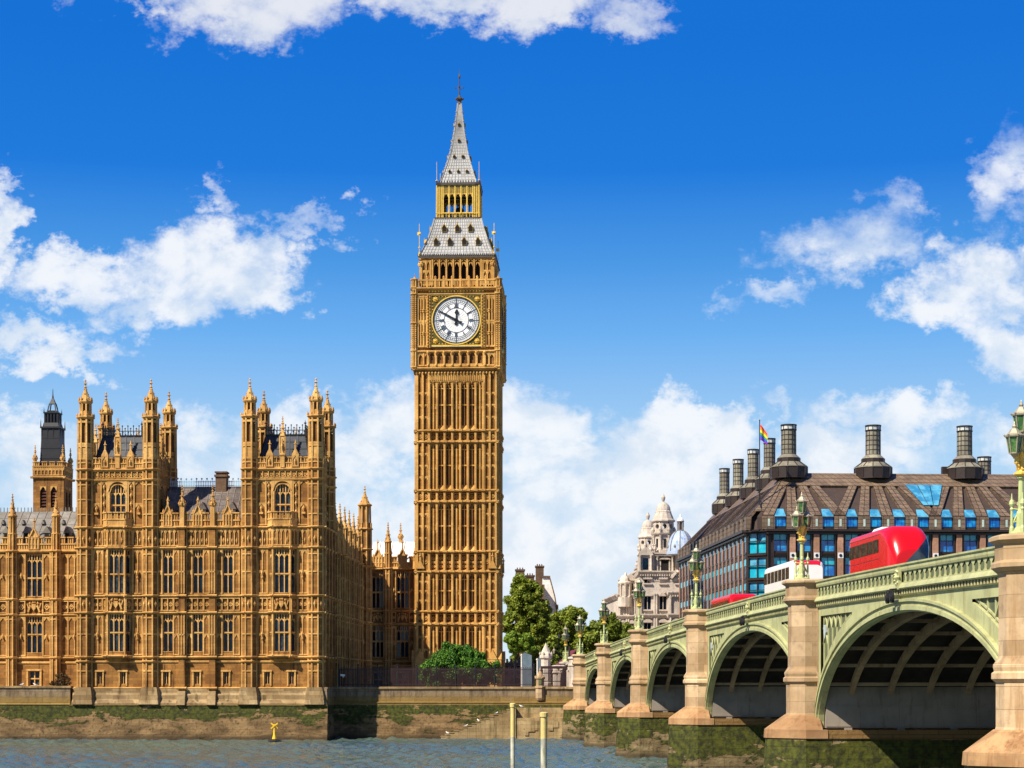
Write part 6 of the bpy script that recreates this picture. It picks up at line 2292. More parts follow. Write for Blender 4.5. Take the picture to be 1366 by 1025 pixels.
wall(wl, 0, CL_, 6.0, EAVE, [(.35, CL_ - .35, zt - 3.0, zt) for zt in ROWS[:6]], 0, .35)
for zt in ROWS[:6]:
    for x in (.35, CL_ / 2, CL_ - .35):
        bz.box(x - .06, x + .06, -.1, .08, zt - 3.0, zt)
    bz.box(.2, CL_ - .2, -.1, .1, zt - 1.3, zt - 1.15); bz.box(.2, CL_ - .2, -.1, .2, zt - 3.4, zt - 3.1)
bz.box(-.2, CL_ + .2, -.2, .55, EAVE - .35, EAVE)
for m in (wl, pk, bz):
    m.frame()
wl.box(W_ - .2, W_, -D_, -.2, 6, EAVE); wl.box(.2, W_, -D_, -D_ + .3, 6, EAVE)
wl.box(.5, W_ - .3, -D_ + .4, -.5, EAVE - .3, EAVE - .1)
OB(wl, 'wall', M['bronze_dark']); OB(pk, 'stone_pier', M['pink_pier']); OB(bz, 'bronze_framing', M['bronze_dark'])
# white discs on the front piers
ds = MB()
for c in fc:
    for zt in ROWS[1:5]:
        x, z = c + BAY / 2, zt + .3
        ds.mi = 0
        ds.box(x - .42, x + .42, .2, .30, z - .42, z + .42)
        ds.mi = 1
        ds.ext([(x + .24 * math.cos(k * PI / 6), z + .24 * math.sin(k * PI / 6)) for k in range(12)], .28, .36)
OB(ds, 'bracket_block', [M['disc'], M['black']])
# windows: one part each, teal light above a blue one
def ob_window(w_, h_, slats=3):
    g = MB()
    rnd = random.Random(int(w_ * 10))
    n = 2 if slats else 3
    for k in range(n):
        a, b = -w_ / 2 + w_ * k / n, -w_ / 2 + w_ * (k + 1) / n
        e = rnd.uniform(-.02, .02)
        g.mi = 1; g.poly([(a, e, h_ * .6), (b, -e, h_ * .6), (b, -e, h_), (a, e, h_)])
        g.mi = 0; g.poly([(a, -e, 0), (b, e, 0), (b, e, h_ * .6), (a, -e, h_ * .6)])
    return g
src = None
def put_ob(src, x, y, z, rz):
    o = src.copy(); COL.objects.link(o); o.parent = ob; o.location = (x, y, z - 6.9); o.rotation_euler = (0, 0, rz)
    return o
src = ob_window(2.0, 2.75).build('window', [M['blue_glass'], M['teal_glass']], ob, (fc[0], .46, ROWS[0] - 2.75 - 6.9))
srcd = ob_window(2.0, 2.75).build('window', [glass('slate_blue_glass', (.01, .03, .06), (.03, .08, .13), .08, .3), M['teal_glass']], ob, (.13, lc[0], ROWS[0] - 2.75 - 6.9))
srcd.rotation_euler = (0, 0, R(-90))
for c in fc:
    for zt in ROWS[:6]:
        if (c, zt) != (fc[0], ROWS[0]):
            put_ob(src, c, .46, zt - 2.75, 0)
for c in lc:
    for zt in ROWS[:6]:
        if (c, zt) != (lc[0], ROWS[0]):
            put_ob(srcd, .13, c, zt - 2.75, R(-90))
sc_ = ob_window(CL_ - .7, 3.0).build('window', [M['teal_glass'], M['sky_glass']], ob, (1.4 + .2, 1.4 + .2, ROWS[0] - 3 - 6.9))
sc_.rotation_euler = (0, 0, R(-45))
for zt in ROWS[1:6]:
    put_ob(sc_, 1.6, 1.6, zt - 3, R(-45))
# roof: recessed dark plane, raised radiating ducts, ridge band
def mixp(p, q, t):
    return tuple(p[k] + (q[k] - p[k]) * t for k in range(3))
rec, duct, gap, dgl, sgl, slot = MB(), MB(), MB(), MB(), MB(), MB()
def roof_face(frame, cs_eave, chs, L, depth, s0):
    """cs_eave: dormer centres, chs: chimney positions along the face, depth: set back of the ridge"""
    dgl, sgl, slot = MB(), MB(), MB()
    for m in (rec, duct, gap, dgl, sgl, slot):
        m.frame(**frame)
    zE, zD = EAVE, EAVE + 1.9
    inset = .5
    def pt(a, t, up=0.):
        # t = 0 at the top of the dormer band, 1 at the ridge
        return (a, -inset - (depth - inset) * t - up * .7, zD + (RZ - zD) * t + up * .7)
    def quad(m, a0, a1, t0, b0, b1, t1, up):
        p = [pt(a0, t0), pt(a1, t0), pt(b1, t1), pt(b0, t1)]
        n = (0, .62 * up, .78 * up)
        r = [(x[0] + n[0], x[1] + n[1], x[2] + n[2]) for x in p]
        m.hexa([p[0], p[1], p[2], p[3], r[0], r[1], r[2], r[3]])
    rec.poly([pt(s0, 0), pt(L, 0), pt(L, 1), pt(s0 if False else (RX if depth == RY else RY), 1)])
    rec.poly([(s0, -.3, zE), (L, -.3, zE), (L, -inset, zD), (s0, -inset, zD)])
    e0 = RX if depth == RY else RY
    TB = .70
    quad(duct, e0 - (e0 - s0) * (1 - TB) * .9, L, TB, e0, L, 1.0, .42)
    mids = [c + BAY / 2 for c in cs_eave] + [cs_eave[0] - BAY / 2]
    for mx in mids:
        if not s0 + .4 < mx < L:
            continue
        front = frame['d'] == (0, -1)
        # vertical lower part of each duct with its slot light
        duct.box(mx - .92, mx + .92, -.6, .22, zE, zD + .12)
        if front:
            slot.box(mx - .16, mx + .16, .2, .27, zE + .45, zE + 1.55)
            OB(slot, 'slot_light', M['slot']); slot = MB(); slot.frame(**frame)
    for c in cs_eave:
        gap.box(c - .92, c + .92, -.4, -.12, zE, zE + .45)
        gap.box(c - .92, c + .92, -.4, .1, zD - .12, zD + .05)
        for k in range(3):
            a = c - .80 + k * .54
            dgl.poly([(a, -.05, zE + .45), (a + .50, -.05, zE + .45), (a + .50, -.12, zD - .12), (a, -.12, zD - .12)])
        OB(dgl, 'dormer_window', M['blue_glass']); dgl = MB(); dgl.frame(**frame)
        sgl.poly([(c - .88, -.2, zD + .06), (c + .88, -.2, zD + .06), (pt(c + .74, .14)[0], pt(c, .14, .3)[1] + .35, pt(c, .14, .3)[2] + .1), (c - .74, pt(c, .14, .3)[1] + .35, pt(c, .14, .3)[2] + .1)])
        OB(sgl, 'sloped_window', M['sky_glass']); sgl = MB(); sgl.frame(**frame)
    for ch in chs:
        for off in (-2, -1, 0, 1, 2):
            me_ = min(mids, key=lambda x: abs(x - (ch + off * BAY)))
            if abs(me_ - (ch + off * BAY)) > BAY * .7 or not s0 - 1 < me_ < L + 1:
                continue
            w0, w1 = .92, .62
            top = max(ch + off * 1.22, e0 + .15 + .1 * (off + 2))
            quad(duct, me_ - w0, me_ + w0, 0, top - w1, top + w1, 1.0, .34 + .02 * abs(off))
            # seams
            for q in (-.5, 0, .5):
                p, r = pt(me_ + q * w0 * 1.9, .0), pt(top + q * w1 * 1.9, 1.0)
                gap.bar((p[0], p[1] + .62 * .36, p[2] + .78 * .36), (r[0], r[1] + .62 * .36, r[2] + .78 * .36), .07)
    for k in range(1, 22):
        t = k / 22
        p, r = pt(s0 + (e0 - s0) * t, t), pt(L, t)
        up = .385
        gap.bar((p[0], p[1] + .62 * up, p[2] + .78 * up), (r[0], r[1] + .62 * up, r[2] + .78 * up), .045) if t > TB else None
    return pt
ptF = roof_face(dict(o=(0, 0, 0), a=(1, 0), d=(0, -1)), fc, CHX, W_, RY, 1.2)
# blue skylight between the second and third chimneys
mid = (CHX[1] + CHX[2]) / 2
sk_ = MB(); sk_.frame((0, 0, 0), (1, 0), (0, -1))
for k in range(3):
    lo = [ptF(mid - 1.2 + k * .8, .20, .28), ptF(mid - 1.2 + (k + 1) * .8 - .08, .20, .28)]
    hi = [ptF(mid - 3.0 + k * 2.0, .69, .28), ptF(mid - 3.0 + (k + 1) * 2.0 - .12, .69, .28)]
    up = lambda p: (p[0], p[1] + .36, p[2] + .42)
    sk_.poly([up(lo[0]), up(lo[1]), up(hi[1]), up(hi[0])])
OB(sk_, 'skylight', M['sky_glass'])
chl = [RY] + CHY
ptL = roof_face(dict(o=(0, 0, 0), a=(0, 1), d=(-1, 0)), lc, chl, D_, RX, 1.2)
for m in (rec, duct, gap):
    m.frame()
# horizontal seams on the ducts, hip and flat top
hp = MB()
def hz_(y):
    return EAVE + 1.9 + (RZ - EAVE - 1.9) * (y - .5) / (RY - .5)
for tri in (((1.3, 1.5), (2.6, 1.5), (RX + .7, RY), (RX, RY)), ((1.3, 1.5), (1.3, 2.9), (RX, RY + .7), (RX, RY))):
    zs_ = (hz_(1.5), hz_(1.5), RZ, RZ)
    hp.hexa([(x, -y, z + .1) for (x, y), z in zip(tri, zs_)] + [(x, -y, z + .46) for (x, y), z in zip(tri, zs_)])
duct.v += []
rec.poly([(RX, -RY, RZ), (W_, -RY, RZ), (W_, -D_, RZ), (RX, -D_, RZ)])
rec.poly([(W_, -.3, EAVE), (W_, -RY, RZ), (W_, -D_, RZ), (W_, -D_, EAVE)])
rec.poly([(0, -D_, EAVE), (W_, -D_, EAVE), (W_, -D_, RZ), (RX, -D_, RZ)])
rec.poly([(.3, -2.2, EAVE), (2.2, -.3, EAVE), (2.4, -.5, EAVE + 1.9), (RX, -RY, RZ), (.5, -2.4, EAVE + 1.9)])
# bronze cladding pattern: panels with dark joints, laid out on the real roof by height
def clad(name, c1, c2):
    m, t, b = new_mat(name)
    g = N(t, 'ShaderNodeNewGeometry')
    sp = N(t, 'ShaderNodeSeparateXYZ'); t.links.new(g.outputs['Position'], sp.inputs[0])
    cb = N(t, 'ShaderNodeCombineXYZ')
    t.links.new(math_node(t, 'ADD', sp.outputs[0], sp.outputs[1]), cb.inputs[0]); t.links.new(sp.outputs[2], cb.inputs[1])
    br_ = N(t, 'ShaderNodeTexBrick'); t.links.new(cb.outputs[0], br_.inputs['Vector'])
    br_.offset = 0.0
    br_.inputs['Scale'].default_value = 1.0; br_.inputs['Brick Width'].default_value = 1.05; br_.inputs['Row Height'].default_value = .64
    br_.inputs['Mortar Size'].default_value = .045
    br_.inputs['Color1'].default_value = (1, 1, 1, 1); br_.inputs['Color2'].default_value = (.72, .70, .68, 1); br_.inputs['Mortar'].default_value = (.16, .13, .11, 1)
    f = noise(t, g.outputs['Position'], .5, 5, .65)
    f2 = noise(t, g.outputs['Position'], 4, 4, .6)
    col = mixcol(t, smooth(t, f, .35, .65), c1, c2)
    col = mixcol(t, math_node(t, 'MULTIPLY', smooth(t, f2, .45, .75), .5), col, [x * .55 for x in c2])
    col = mixcol(t, .9, col, br_.outputs[0], 'MULTIPLY')
    t.links.new(col, b.inputs['Base Color'])
    b.inputs['Roughness'].default_value = .55
    b.inputs['Metallic'].default_value = .15
    return m
M['clad'] = clad('bronze_cladding', (.235, .158, .094), (.165, .108, .066))
rfo = OB(rec, 'roof', M['bronze_recess'])
OB(duct, 'duct_panel', M['clad'], rfo); OB(gap, 'roof_joint', M['bronze_dark'], rfo); OB(hp, 'hip', M['clad'], rfo)
# vent chimneys
def chimney_mesh():
    m = MB()
    m.mi = 1
    m.lathe(0, 0, [(2.9, -.6), (2.9, 1.15)], 12)
    m.mi = 0
    m.lathe(0, 0, [(3.0, 1.15), (3.0, 1.27)], 12)
    m.lathe(0, 0, [(2.9, 1.27), (1.8, 2.05)], 12)
    m.mi = 1
    m.lathe(0, 0, [(1.85, 2.0), (1.85, 2.6), (1.8, 2.65)], 12)
    m.mi = 0
    m.lathe(0, 0, [(1.8, 2.65), (1.15, 3.25), (1.12, 7.1)], 16)
    for k in range(12):
        t = PI / 12 + k * PI / 6
        c, s = math.cos(t), math.sin(t)
        m.mi = 1
        m.bar((2.9 * c, 2.9 * s, 1.3), (1.82 * c, 1.82 * s, 2.07), .1); m.bar((2.92 * c, 2.92 * s, -.3), (2.92 * c, 2.92 * s, 1.15), .12)
        m.bar((1.15 * c, 1.15 * s, 3.3), (1.13 * c, 1.13 * s, 7.1), .07)
    for z in (3.2, 3.95, 4.7, 5.45, 6.2, 7.0):
        m.lathe(0, 0, [(1.1, z), (1.19, z + .01), (1.19, z + .09), (1.1, z + .1)], 16)
    c = MB()
    c.lathe(0, 0, [(.8, 7.0), (.8, 7.8)], 12)
    c.lathe(0, 0, [(1.25, 7.0), (1.28, 7.12), (1.1, 7.14)], 16); c.lathe(0, 0, [(1.1, 7.72), (1.28, 7.74), (1.28, 7.9), (1.1, 7.9)], 16)
    for k in range(10):
        t = k * PI / 5
        c.bar((1.2 * math.cos(t), 1.2 * math.sin(t), 7.1), (1.2 * math.cos(t), 1.2 * math.sin(t), 7.75), .07)
    for k in range(8):
        t = k * PI / 4
    p = MB(); p.lathe(0, 0, [(1.14, 7.16), (1.14, 7.70)], 16)
    return m, c, p
cm_, cc_, cp_ = chimney_mesh()
ch0 = cm_.build('vent_chimney', [M['chim'], M['bronze_dark']], ob, (CHX[0], RY, RZ - 6.9))
cc_.build('chimney_cap', M['bronze_dark'], ch0); cp_.build('louvre_ring', paint('pale_louvre', (.55, .55, .5), .5), ch0)
for x in CHX[1:]:
    dup(ch0, ob, (x, RY, RZ - 6.9))
for y in CHY:
    dup(ch0, ob, (RX, y, RZ - 7.2)).scale = (.8, .8, 1.0)
for x, y in ((45.2, 40.0), (50.5, 46.0)):
    dup(ch0, ob, (x, y, RZ - 7.2))
bx_ = MB(); bx_.box(CHX[2] - 3.6, CHX[2] - 2.6, -RY - .6, -RY + .2, RZ, RZ + 1.5)
OB(bx_, 'roof_box', M['bronze_dark'])
# flagpole and rainbow flag on the corner
fp = thing('flagpole', 'thin dark flagpole on the corner of the bronze roof', 'flagpole', (37.9, 292.6, 35.2))
m = MB(); m.lathe(0, 0, [(.11, -.5), (.07, 12.6), (.12, 12.7), (0, 12.9)], 8)
for s in (-1, 1):
    m.bar((s * 1.1, 0, -.6), (0, 0, .5), .12); m.bar((0, s * 1.1, -.6), (0, 0, .5), .12)
m.build('pole', M['iron'], fp)
cols = [(.75, .02, .02), (.80, .22, .01), (.82, .62, .02), (.03, .30, .06), (.02, .09, .55), (.18, .02, .35)]
fl = thing('flag', 'drooping rainbow striped flag on the roof flagpole', 'flag', (37.9, 292.5, 47.4))
for k, c in enumerate(cols):
    m = MB()
    for q in range(8):
        x0, x1 = q / 8 * 1.15, (q + 1) / 8 * 1.15
        def pt_(x, t):
            return (.08 + x * .95, .12 * math.sin(x * 7), -.1 - t * 2.4 * (1 - .25 * x) - 1.25 * x ** 1.2)
        p = [pt_(x0, k / 6), pt_(x1, k / 6), pt_(x1, (k + 1) / 6), pt_(x0, (k + 1) / 6)]
        m.hexa([(a, d, z) for a, d, z in p] + [(a, d + .02, z) for a, d, z in p])
    m.build('stripe', paint('flag_cloth', c, .8, 0, .1, 3), fl)

# ------------------------------------------------------------------ white baroque offices with domed towers
tb = thing('baroque_offices', 'pale stone baroque building with domed towers and a silver-blue dome', 'government building', (31.0, 400.0, 6.9), BA)
w, l, gl, vd = MB(), MB(), MB(), MB()
def TBB(m, n, mt, par=None):
    return m.build(n, mt, par or tb, (0, 0, -6.9) if par is None else (0, 0, 0))
def cornice(m, h, z, p=.4, hh=.6):
    m.pris([(-h - p, -h - p), (h + p, -h - p), (h + p, h + p), (-h - p, h + p)], z - hh * .45, z)
    m.pris([(-h - p * .5, -h - p * .5), (h + p * .5, -h - p * .5), (h + p * .5, h + p * .5), (-h - p * .5, h + p * .5)], z - hh, z - hh * .45)
def column(m, a, d, z0, z1, r):
    m.lathe(a, d, [(r * 1.3, z0), (r * 1.3, z0 + .2), (r, z0 + .35), (r * .86, z1 - .5), (r * 1.0, z1 - .45), (r * 1.35, z1 - .1), (r * 1.35, z1)], 8)
def baroque_tower(k, zb, label_dome='dome'):
    """stage with paired columns, arched belvedere, domed cap; k scales the plan"""
    m, v = MB(), MB()
    h = 2.6 * k
    z = zb
    m.box(-h * 1.15, h * 1.15, -h * 1.15, h * 1.15, 7, z)
    cornice(m, h * 1.15, z + .1, .6, 1.0)
    m.box(-h * .85, h * .85, -h * .85, h * .85, z, z + 5.6)
    for o, a, d in ((0, (1, 0), (0, -1)), (1, (0, 1), (1, 0)), (2, (-1, 0), (0, 1)), (3, (0, -1), (-1, 0))):
        m.frame((0, 0, 0), a, d); v.frame((0, 0, 0), a, d)
        for x in (-.95, -.62, .62, .95):
            column(m, x * h, h * 1.0, z + .3, z + 5.0, .26 * k)
        m.box(-h * 1.1, -h * .5, h * .8, h * 1.15, z, z + .5); m.box(h * .5, h * 1.1, h * .8, h * 1.15, z, z + .5)
        v.box(-h * .32, h * .32, h * .8, h * .87, z + .8, z + 4.2)
        m.box(-h * .42, -h * .32, h * .8, h * .95, z + .6, z + 4.4); m.box(h * .32, h * .42, h * .8, h * .95, z + .6, z + 4.4)
        m.ext([(-h * .5, z + 4.3), (h * .5, z + 4.3), (0, z + 5.0)], h * .8, h * 1.05)
        for q in (-.8, .8):
            m.octa(q * h, h * .95, z + 6.5, .45 * k, .8 * k); m.octa(q * h, h * .95, z + 7.3, .25 * k, .3)
    m.frame(); v.frame()
    cornice(m, h * 1.08, z + 5.7, .35, .7)
    # octagonal stage
    r = h * .95
    m.lathe(0, 0, [(r * 1.06, z + 5.7), (r * 1.06, z + 6.3), (r * .88, z + 6.4), (r * .86, z + 9.3), (r * 1.05, z + 9.6), (r * 1.1, z + 9.9)], 8, PI / 8)
    for q in range(8):
        t = PI / 8 + q * PI / 4
        column(m, r * .93 * math.cos(t), r * .93 * math.sin(t), z + 6.3, z + 9.4, .22 * k)
        t = q * PI / 4
        c, s = math.cos(t), math.sin(t)
        v.bar((r * .83 * c, r * .83 * s, z + 6.9), (r * .83 * c, r * .83 * s, z + 8.7), .5 * k, .12)
    # belvedere ring with round openings
    n = 16
    m.lathe(0, 0, [(r * .95, z + 9.9), (r * .95, z + 10.3)], 8, PI / 8)
    for q in range(8):
        t0, t1 = PI / 8 + q * PI / 4, PI / 8 + (q + 1) * PI / 4
        rr = r * .92
        p0, p1 = (rr * math.cos(t0), rr * math.sin(t0)), (rr * math.cos(t1), rr * math.sin(t1))
        a, d, L = face_frame(p0, p1)
        m.frame((p0[0], p0[1], 0), a, d)
        ra = L * .27
        for j in range(12):
            u0, u1 = 2 * PI * j / 12, 2 * PI * (j + 1) / 12
            cx, cz = L / 2, z + 11.25
            def sq(u):
                c, s = math.cos(u), math.sin(u)
                e = max(abs(c) / (L / 2), abs(s) / .95)
                return (cx + c / e, cz + s / e)
            a0, a1 = sq(u0), sq(u1)
            b0, b1 = (cx + ra * math.cos(u0), cz + ra * 1.1 * math.sin(u0)), (cx + ra * math.cos(u1), cz + ra * 1.1 * math.sin(u1))
            m.hexa([(a0[0], 0, a0[1]), (a1[0], 0, a1[1]), (b1[0], 0, b1[1]), (b0[0], 0, b0[1]), (a0[0], -.4, a0[1]), (a1[0], -.4, a1[1]), (b1[0], -.4, b1[1]), (b0[0], -.4, b0[1])])
    m.frame()
    for q in range(8):
        t = PI / 8 + q * PI / 4
        m.octa(r * .98 * math.cos(t), r * .98 * math.sin(t), z + 10.6, .35 * k, .7)
    m.lathe(0, 0, [(r * .9, z + 12.2), (r * 1.02, z + 12.35), (r * 1.02, z + 12.6), (r * .9, z + 12.9), (r * .72, z + 14.0), (r * .68, z + 14.3), (r * .7, z + 14.4), (r * .6, z + 14.7)], 12)
    m.lathe(0, 0, [(r * .62 * math.cos(j * PI / 16), z + 14.6 + 1.9 * k * math.sin(j * PI / 16)) for j in range(8)] + [(.2, z + 14.6 + 1.95 * k), (.35, z + 15.0 + 1.95 * k), (.45, z + 15.5 + 1.95 * k), (.2, z + 16 + 1.95 * k), (0, z + 16.4 + 1.95 * k)], 14)
    return m, v
m1, v1 = baroque_tower(1.0, 29.4)
def tbtower(m, v, x, y, dz=0):
    o = m.build('domed_tower', M['portland'], tb, (x, y, -6.9 + dz))
    v.build('tower_opening', M['void'], o)
    return o
tbtower(m1, v1, .8, 1.0)
m2, v2 = baroque_tower(.92, 27.8)
tbtower(m2, v2, .6, 24.0)
# body: two receding blocks with pilasters, windows and broken pediments
def block(x0, x1, y0, y1, z1, bays, cz=None):
    for m in (w, l, gl):
        m.frame((0, y0, 0), (1, 0), (0, -1))
    n = bays
    st = (x1 - x0) / n
    zs = [10, 16, 22, 27.5]
    ops = []
    for k in range(n):
        c = x0 + st * (k + .5)
        for a, b in zip(zs, zs[1:] + [z1]):
            if b - a > 3 and b <= z1 + .1:
                ops.append((c - st * .22, c + st * .22, a + 1.2, b - 1.6))
    wall(w, x0, x1, 6, z1, ops, 0, .5)
    for o in ops:
        pg = MB(); pg.frame((0, y0, 0), (1, 0), (0, -1)); pg.poly([(o[0], -.45, o[2]), (o[1], -.45, o[2]), (o[1], -.45, o[3]), (o[0], -.45, o[3])])
        TBB(pg, 'window', M['glass'])
        l.box(o[0] - .25, o[1] + .25, -.05, .4, o[3] + .1, o[3] + .4); l.box(o[0] - .2, o[1] + .2, -.05, .35, o[2] - .3, o[2])
        l.ext([(o[0] - .3, o[3] + .4), (o[1] + .3, o[3] + .4), ((o[0] + o[1]) / 2, o[3] + 1.0)], -.05, .35)
        l.box((o[0] + o[1]) / 2 - .06, (o[0] + o[1]) / 2 + .06, -.4, -.3, o[2], o[3])
    for k in range(n + 1):
        for q in (-.22, .22):
            column(l, min(x1 - .2, max(x0 + .2, x0 + st * k + q)), .28, 16.3, min(z1 - .8, 26.5), .24)
    for z in (16, 22, z1):
        l.prof([(-.05, z + .3), (.8, z + .25), (.8, z), (.3, z - .6), (-.05, z - .7)], x0 - .4, x1 + .4)
    for k in range(int((x1 - x0) / .5)):
        l.box(x0 + k * .5, x0 + .25 + k * .5, -.05, .6, z1 - .85, z1 - .5)
    for m in (w, l, gl):
        m.frame((x0, y1, 0), (0, -1), (-1, 0))
    wall(w, 0, y1 - y0, 6, z1)
    for z in (16, 22, z1):
        l.prof([(-.05, z + .3), (.8, z + .25), (.8, z), (.3, z - .6), (-.05, z - .7)], 0, y1 - y0)
    for m in (w, l, gl):
        m.frame()
    w.box(x0 + .1, x1 - .1, -y1, -y0 - .1, z1 - .6, z1 - .1)
    w.box(x1 - .2, x1, -y1, -y0 - .1, 6, z1)
block(-8.2, -4.6, 4, 30, 26.5, 2)
block(-4.6, 5.2, -2.5, 30, 31.0, 3)
block(1.2, 9.6, -5.5, 10, 26.6, 3)
# gabled dormer storeys and statues stepping up to the towers
for x, y, z, s in ((4.6, -3.5, 30.9, 1.25), (-3.4, -2.6, 31.0, 1.1), (-5.6, 4.5, 26.4, 1.0)):
    l.box(x - 1.3 * s, x + 1.3 * s, -y - 2, -y - .2, z, z + 3.4 * s); 
    for q in (-1, 1):
        column(l, x + q * 1.05 * s, -y, z, z + 3.2 * s, .25); l.octa(x + q * 1.1 * s, -y - .3, z + 4.3 * s, .4, .8)
        l.bar((x + q * 1.4 * s, -y - .4, z), (x + q * 2.2 * s, -y - .4, z - 1.2), .5)
    l.ext([(x - 1.5 * s, z + 3.2 * s), (x + 1.5 * s, z + 3.2 * s), (x + 1.2 * s, z + 3.8 * s), (x, z + 4.8 * s), (x - 1.2 * s, z + 3.8 * s)], -y - 2, -y + .2)
    pg = MB(); pg.box(x - .5 * s, x + .5 * s, -y - .3, -y - .12, z + .5, z + 2.6 * s); TBB(pg, 'dormer_window', M['glass'])
# little domed corner turret at the far left
l.lathe(-7.0, -4.0, [(1.5, 24), (1.5, 26.0), (1.2, 26.2), (1.15, 28.6), (1.5, 28.9), (1.5, 29.2), (1.1, 29.4), (1.0, 30.0), (.5, 30.6), (0, 30.7)], 10)
for k in range(8):
    t = k * PI / 4
    column(l, -7.0 + 1.3 * math.cos(t), -4.0 + 1.3 * math.sin(t), 26.1, 28.8, .18)
TBB(w, 'wall', M['portland']); TBB(l, 'carved_stonework', M['portland'])
# slate roof and silver dome
r_ = MB()
r_.box(2.4, 8.8, -14, -2.0, 27, 36.0)
r_.pris([(4.2, -3.5), (9.6, -3.5), (9.6, -12), (4.2, -12)], 26.6, 34.5, [(6.0, -6), (8.6, -6), (8.6, -10), (6.0, -10)])
TBB(r_, 'roof', M['lead_grey'])
d_ = MB()
R0 = 2.75
d_.lathe(0, 0, [(R0 * 1.06, 35.6), (R0 * 1.06, 36.2)] + [(R0 * math.cos(j * PI / 20), 36.2 + 4.5 * math.sin(j * PI / 20)) for j in range(9)] + [(.9, 40.5)], 20)
do_ = d_.build('silver_dome', M['blue_dome'], tb, (3.6, -4.5, -6.9 - 1.1), smooth=False)
rb = MB()
for k in range(8):
    t = k * PI / 4 + .2
    for j in range(8):
        p = [(R0 + .03) * math.cos(q * PI / 20) for q in (j, j + 1)]; z = [36.2 + 4.53 * math.sin(q * PI / 20) for q in (j, j + 1)]
        rb.bar((p[0] * math.cos(t), p[0] * math.sin(t), z[0]), (p[1] * math.cos(t), p[1] * math.sin(t), z[1]), .14)
    rb.octa((R0 * .98) * math.cos(t + .39), (R0 * .98) * math.sin(t + .39), 37.2, .3, .45)
rb.lathe(0, 0, [(.75, 40.4), (.75, 40.7), (.4, 40.75), (.4, 42.3), (.8, 42.4), (.75, 42.6)], 8)
for k in range(6):
    t = k * PI / 3
    rb.bar((.62 * math.cos(t), .62 * math.sin(t), 40.7), (.62 * math.cos(t), .62 * math.sin(t), 42.4), .16)
rb.build('dome_rib', M['lead_grey'], do_)
tp = MB(); tp.lathe(0, 0, [(.7, 42.6), (.55, 43.0), (.25, 43.3), (.1, 43.9), (0, 44)], 10)
tp.build('dome_cap', M['gull'], do_)
bc = MB(); bc.box(8.2, 10.0, -4, -2.5, 27, 36.8); bc.box(8.0, 10.2, -4.2, -2.3, 36.8, 37.2); bc.box(8.3, 9.9, -3.9, -2.6, 37.2, 38.0)
TBB(bc, 'chimney', stone('red_chimney_brick', (.34, .17, .11), (.26, .13, .08), None, course=.5, streak=.2, block=(.5, .2)))

# ------------------------------------------------------------------ houses behind the trees
def W2(x, y, Y):
    return ((x - 683) / 2550 * Y, Y, 7.2 + (916 - y) / 2550 * Y)
hb = thing('brown_building', 'dark brown brick building with big chimneys above the tall tree', 'building', (4.0, 430, 6.9))
m, v_ = MB(), MB()
m.box(-3.4, 3.1, 0, 14, 0, 22.5)
for x0, x1, z in ((-3.2, -1.2, 26.2), (-.9, 1.0, 24.9), (1.3, 3.1, 27.0)):
    m.box(x0, x1, -.4, 2.2, 20, z); m.box(x0 - .15, x1 + .15, -.55, 2.35, z, z + .35)
    for k in range(3):
        m.lathe(x0 + .4 + k * (x1 - x0 - .8) / 2, -.9, [(.16, z + .3), (.14, z + .9)], 6)
m.build('wall', M['brown_brick'], hb, (0, 0, 0))
v_.box(-2.6, -1.8, .0, .06, 15, 17); v_.box(.4, 1.2, .0, .06, 15, 17)
v_.build('window', M['glass'], hb)
hw = thing('white_building', 'narrow white gabled building standing beside the brown chimneys', 'building', (8.6, 425, 6.9))
m, v_, r_ = MB(), MB(), MB()
m.ext([(-1.8, 0), (2.2, 0), (2.2, 13.5), (1.9, 14.2), (.9, 20.4), (-.2, 24.5), (-1.8, 24.5)], -10, .0)
m.box(-2.0, 2.5, -.05, .25, 13.3, 13.8)
m.build('wall', M['pale_wall'], hw)
r_.box(-1.9, -.1, -10, .3, 24.5, 24.9)
r_.bar((1.95, .1, 14.2), (.9, .1, 20.4), .25, .5); r_.bar((.9, .1, 20.4), (-.2, .1, 24.5), .25, .5)
r_.box(1.3, 1.7, -.5, .4, 17.5, 18.5)
r_.build('roof_edge', M['brown_brick'], hw)
for zz in (4, 8, 11, 15.5):
    v_.box(-.9, -.1, .0, .07, zz, zz + 1.6); 
    if zz < 12:
        v_.box(.7, 1.4, .0, .07, zz, zz + 1.6)
v_.build('window', M['glass'], hw)

# ------------------------------------------------------------------ yard between the clock tower and the bridge
yw = thing('yard_wall', 'low grey battlemented stone wall under the tall tree', 'wall', (.6, 318, 6.9))
m, v_ = MB(), MB()
m.box(-3.0, 3.0, -.3, .3, 0, 4.3)
for k in range(9):
    m.box(-2.95 + k * .68, -2.6 + k * .68, -.3, .34, 4.3, 4.9)
m.box(-3.1, 3.1, -.35, .42, 4.0, 4.2)
m.build('wall', stone('grey_yard_stone', (.24, .18, .15), (.17, .125, .11), None, course=.5, streak=.3), yw)
for k in range(6):
    for z in (2.3, 3.2):
        v_.box(-2.7 + k, -2.3 + k, .28, .34, z, z + .5)
v_.ext([(-1.0, 0), (1.0, 0), (1.0, 1.2), (.6, 1.7), (-.6, 1.7), (-1.0, 1.2)], .28, .33)
v_.build('recess', M['void'], yw)
gp_ = thing('gate_pier', 'pale octagonal stone gate pier with pointed cap among the trees', 'gate pier', (5.3, 299, 6.9))
m = MB()
m.lathe(0, 0, [(1.0, 0), (1.0, 1.0), (.88, 1.1), (.88, 4.9), (1.15, 5.2), (1.15, 5.6), (.95, 5.7), (.95, 5.9), (.55, 6.7), (.2, 7.4), (0, 7.8)], 8)
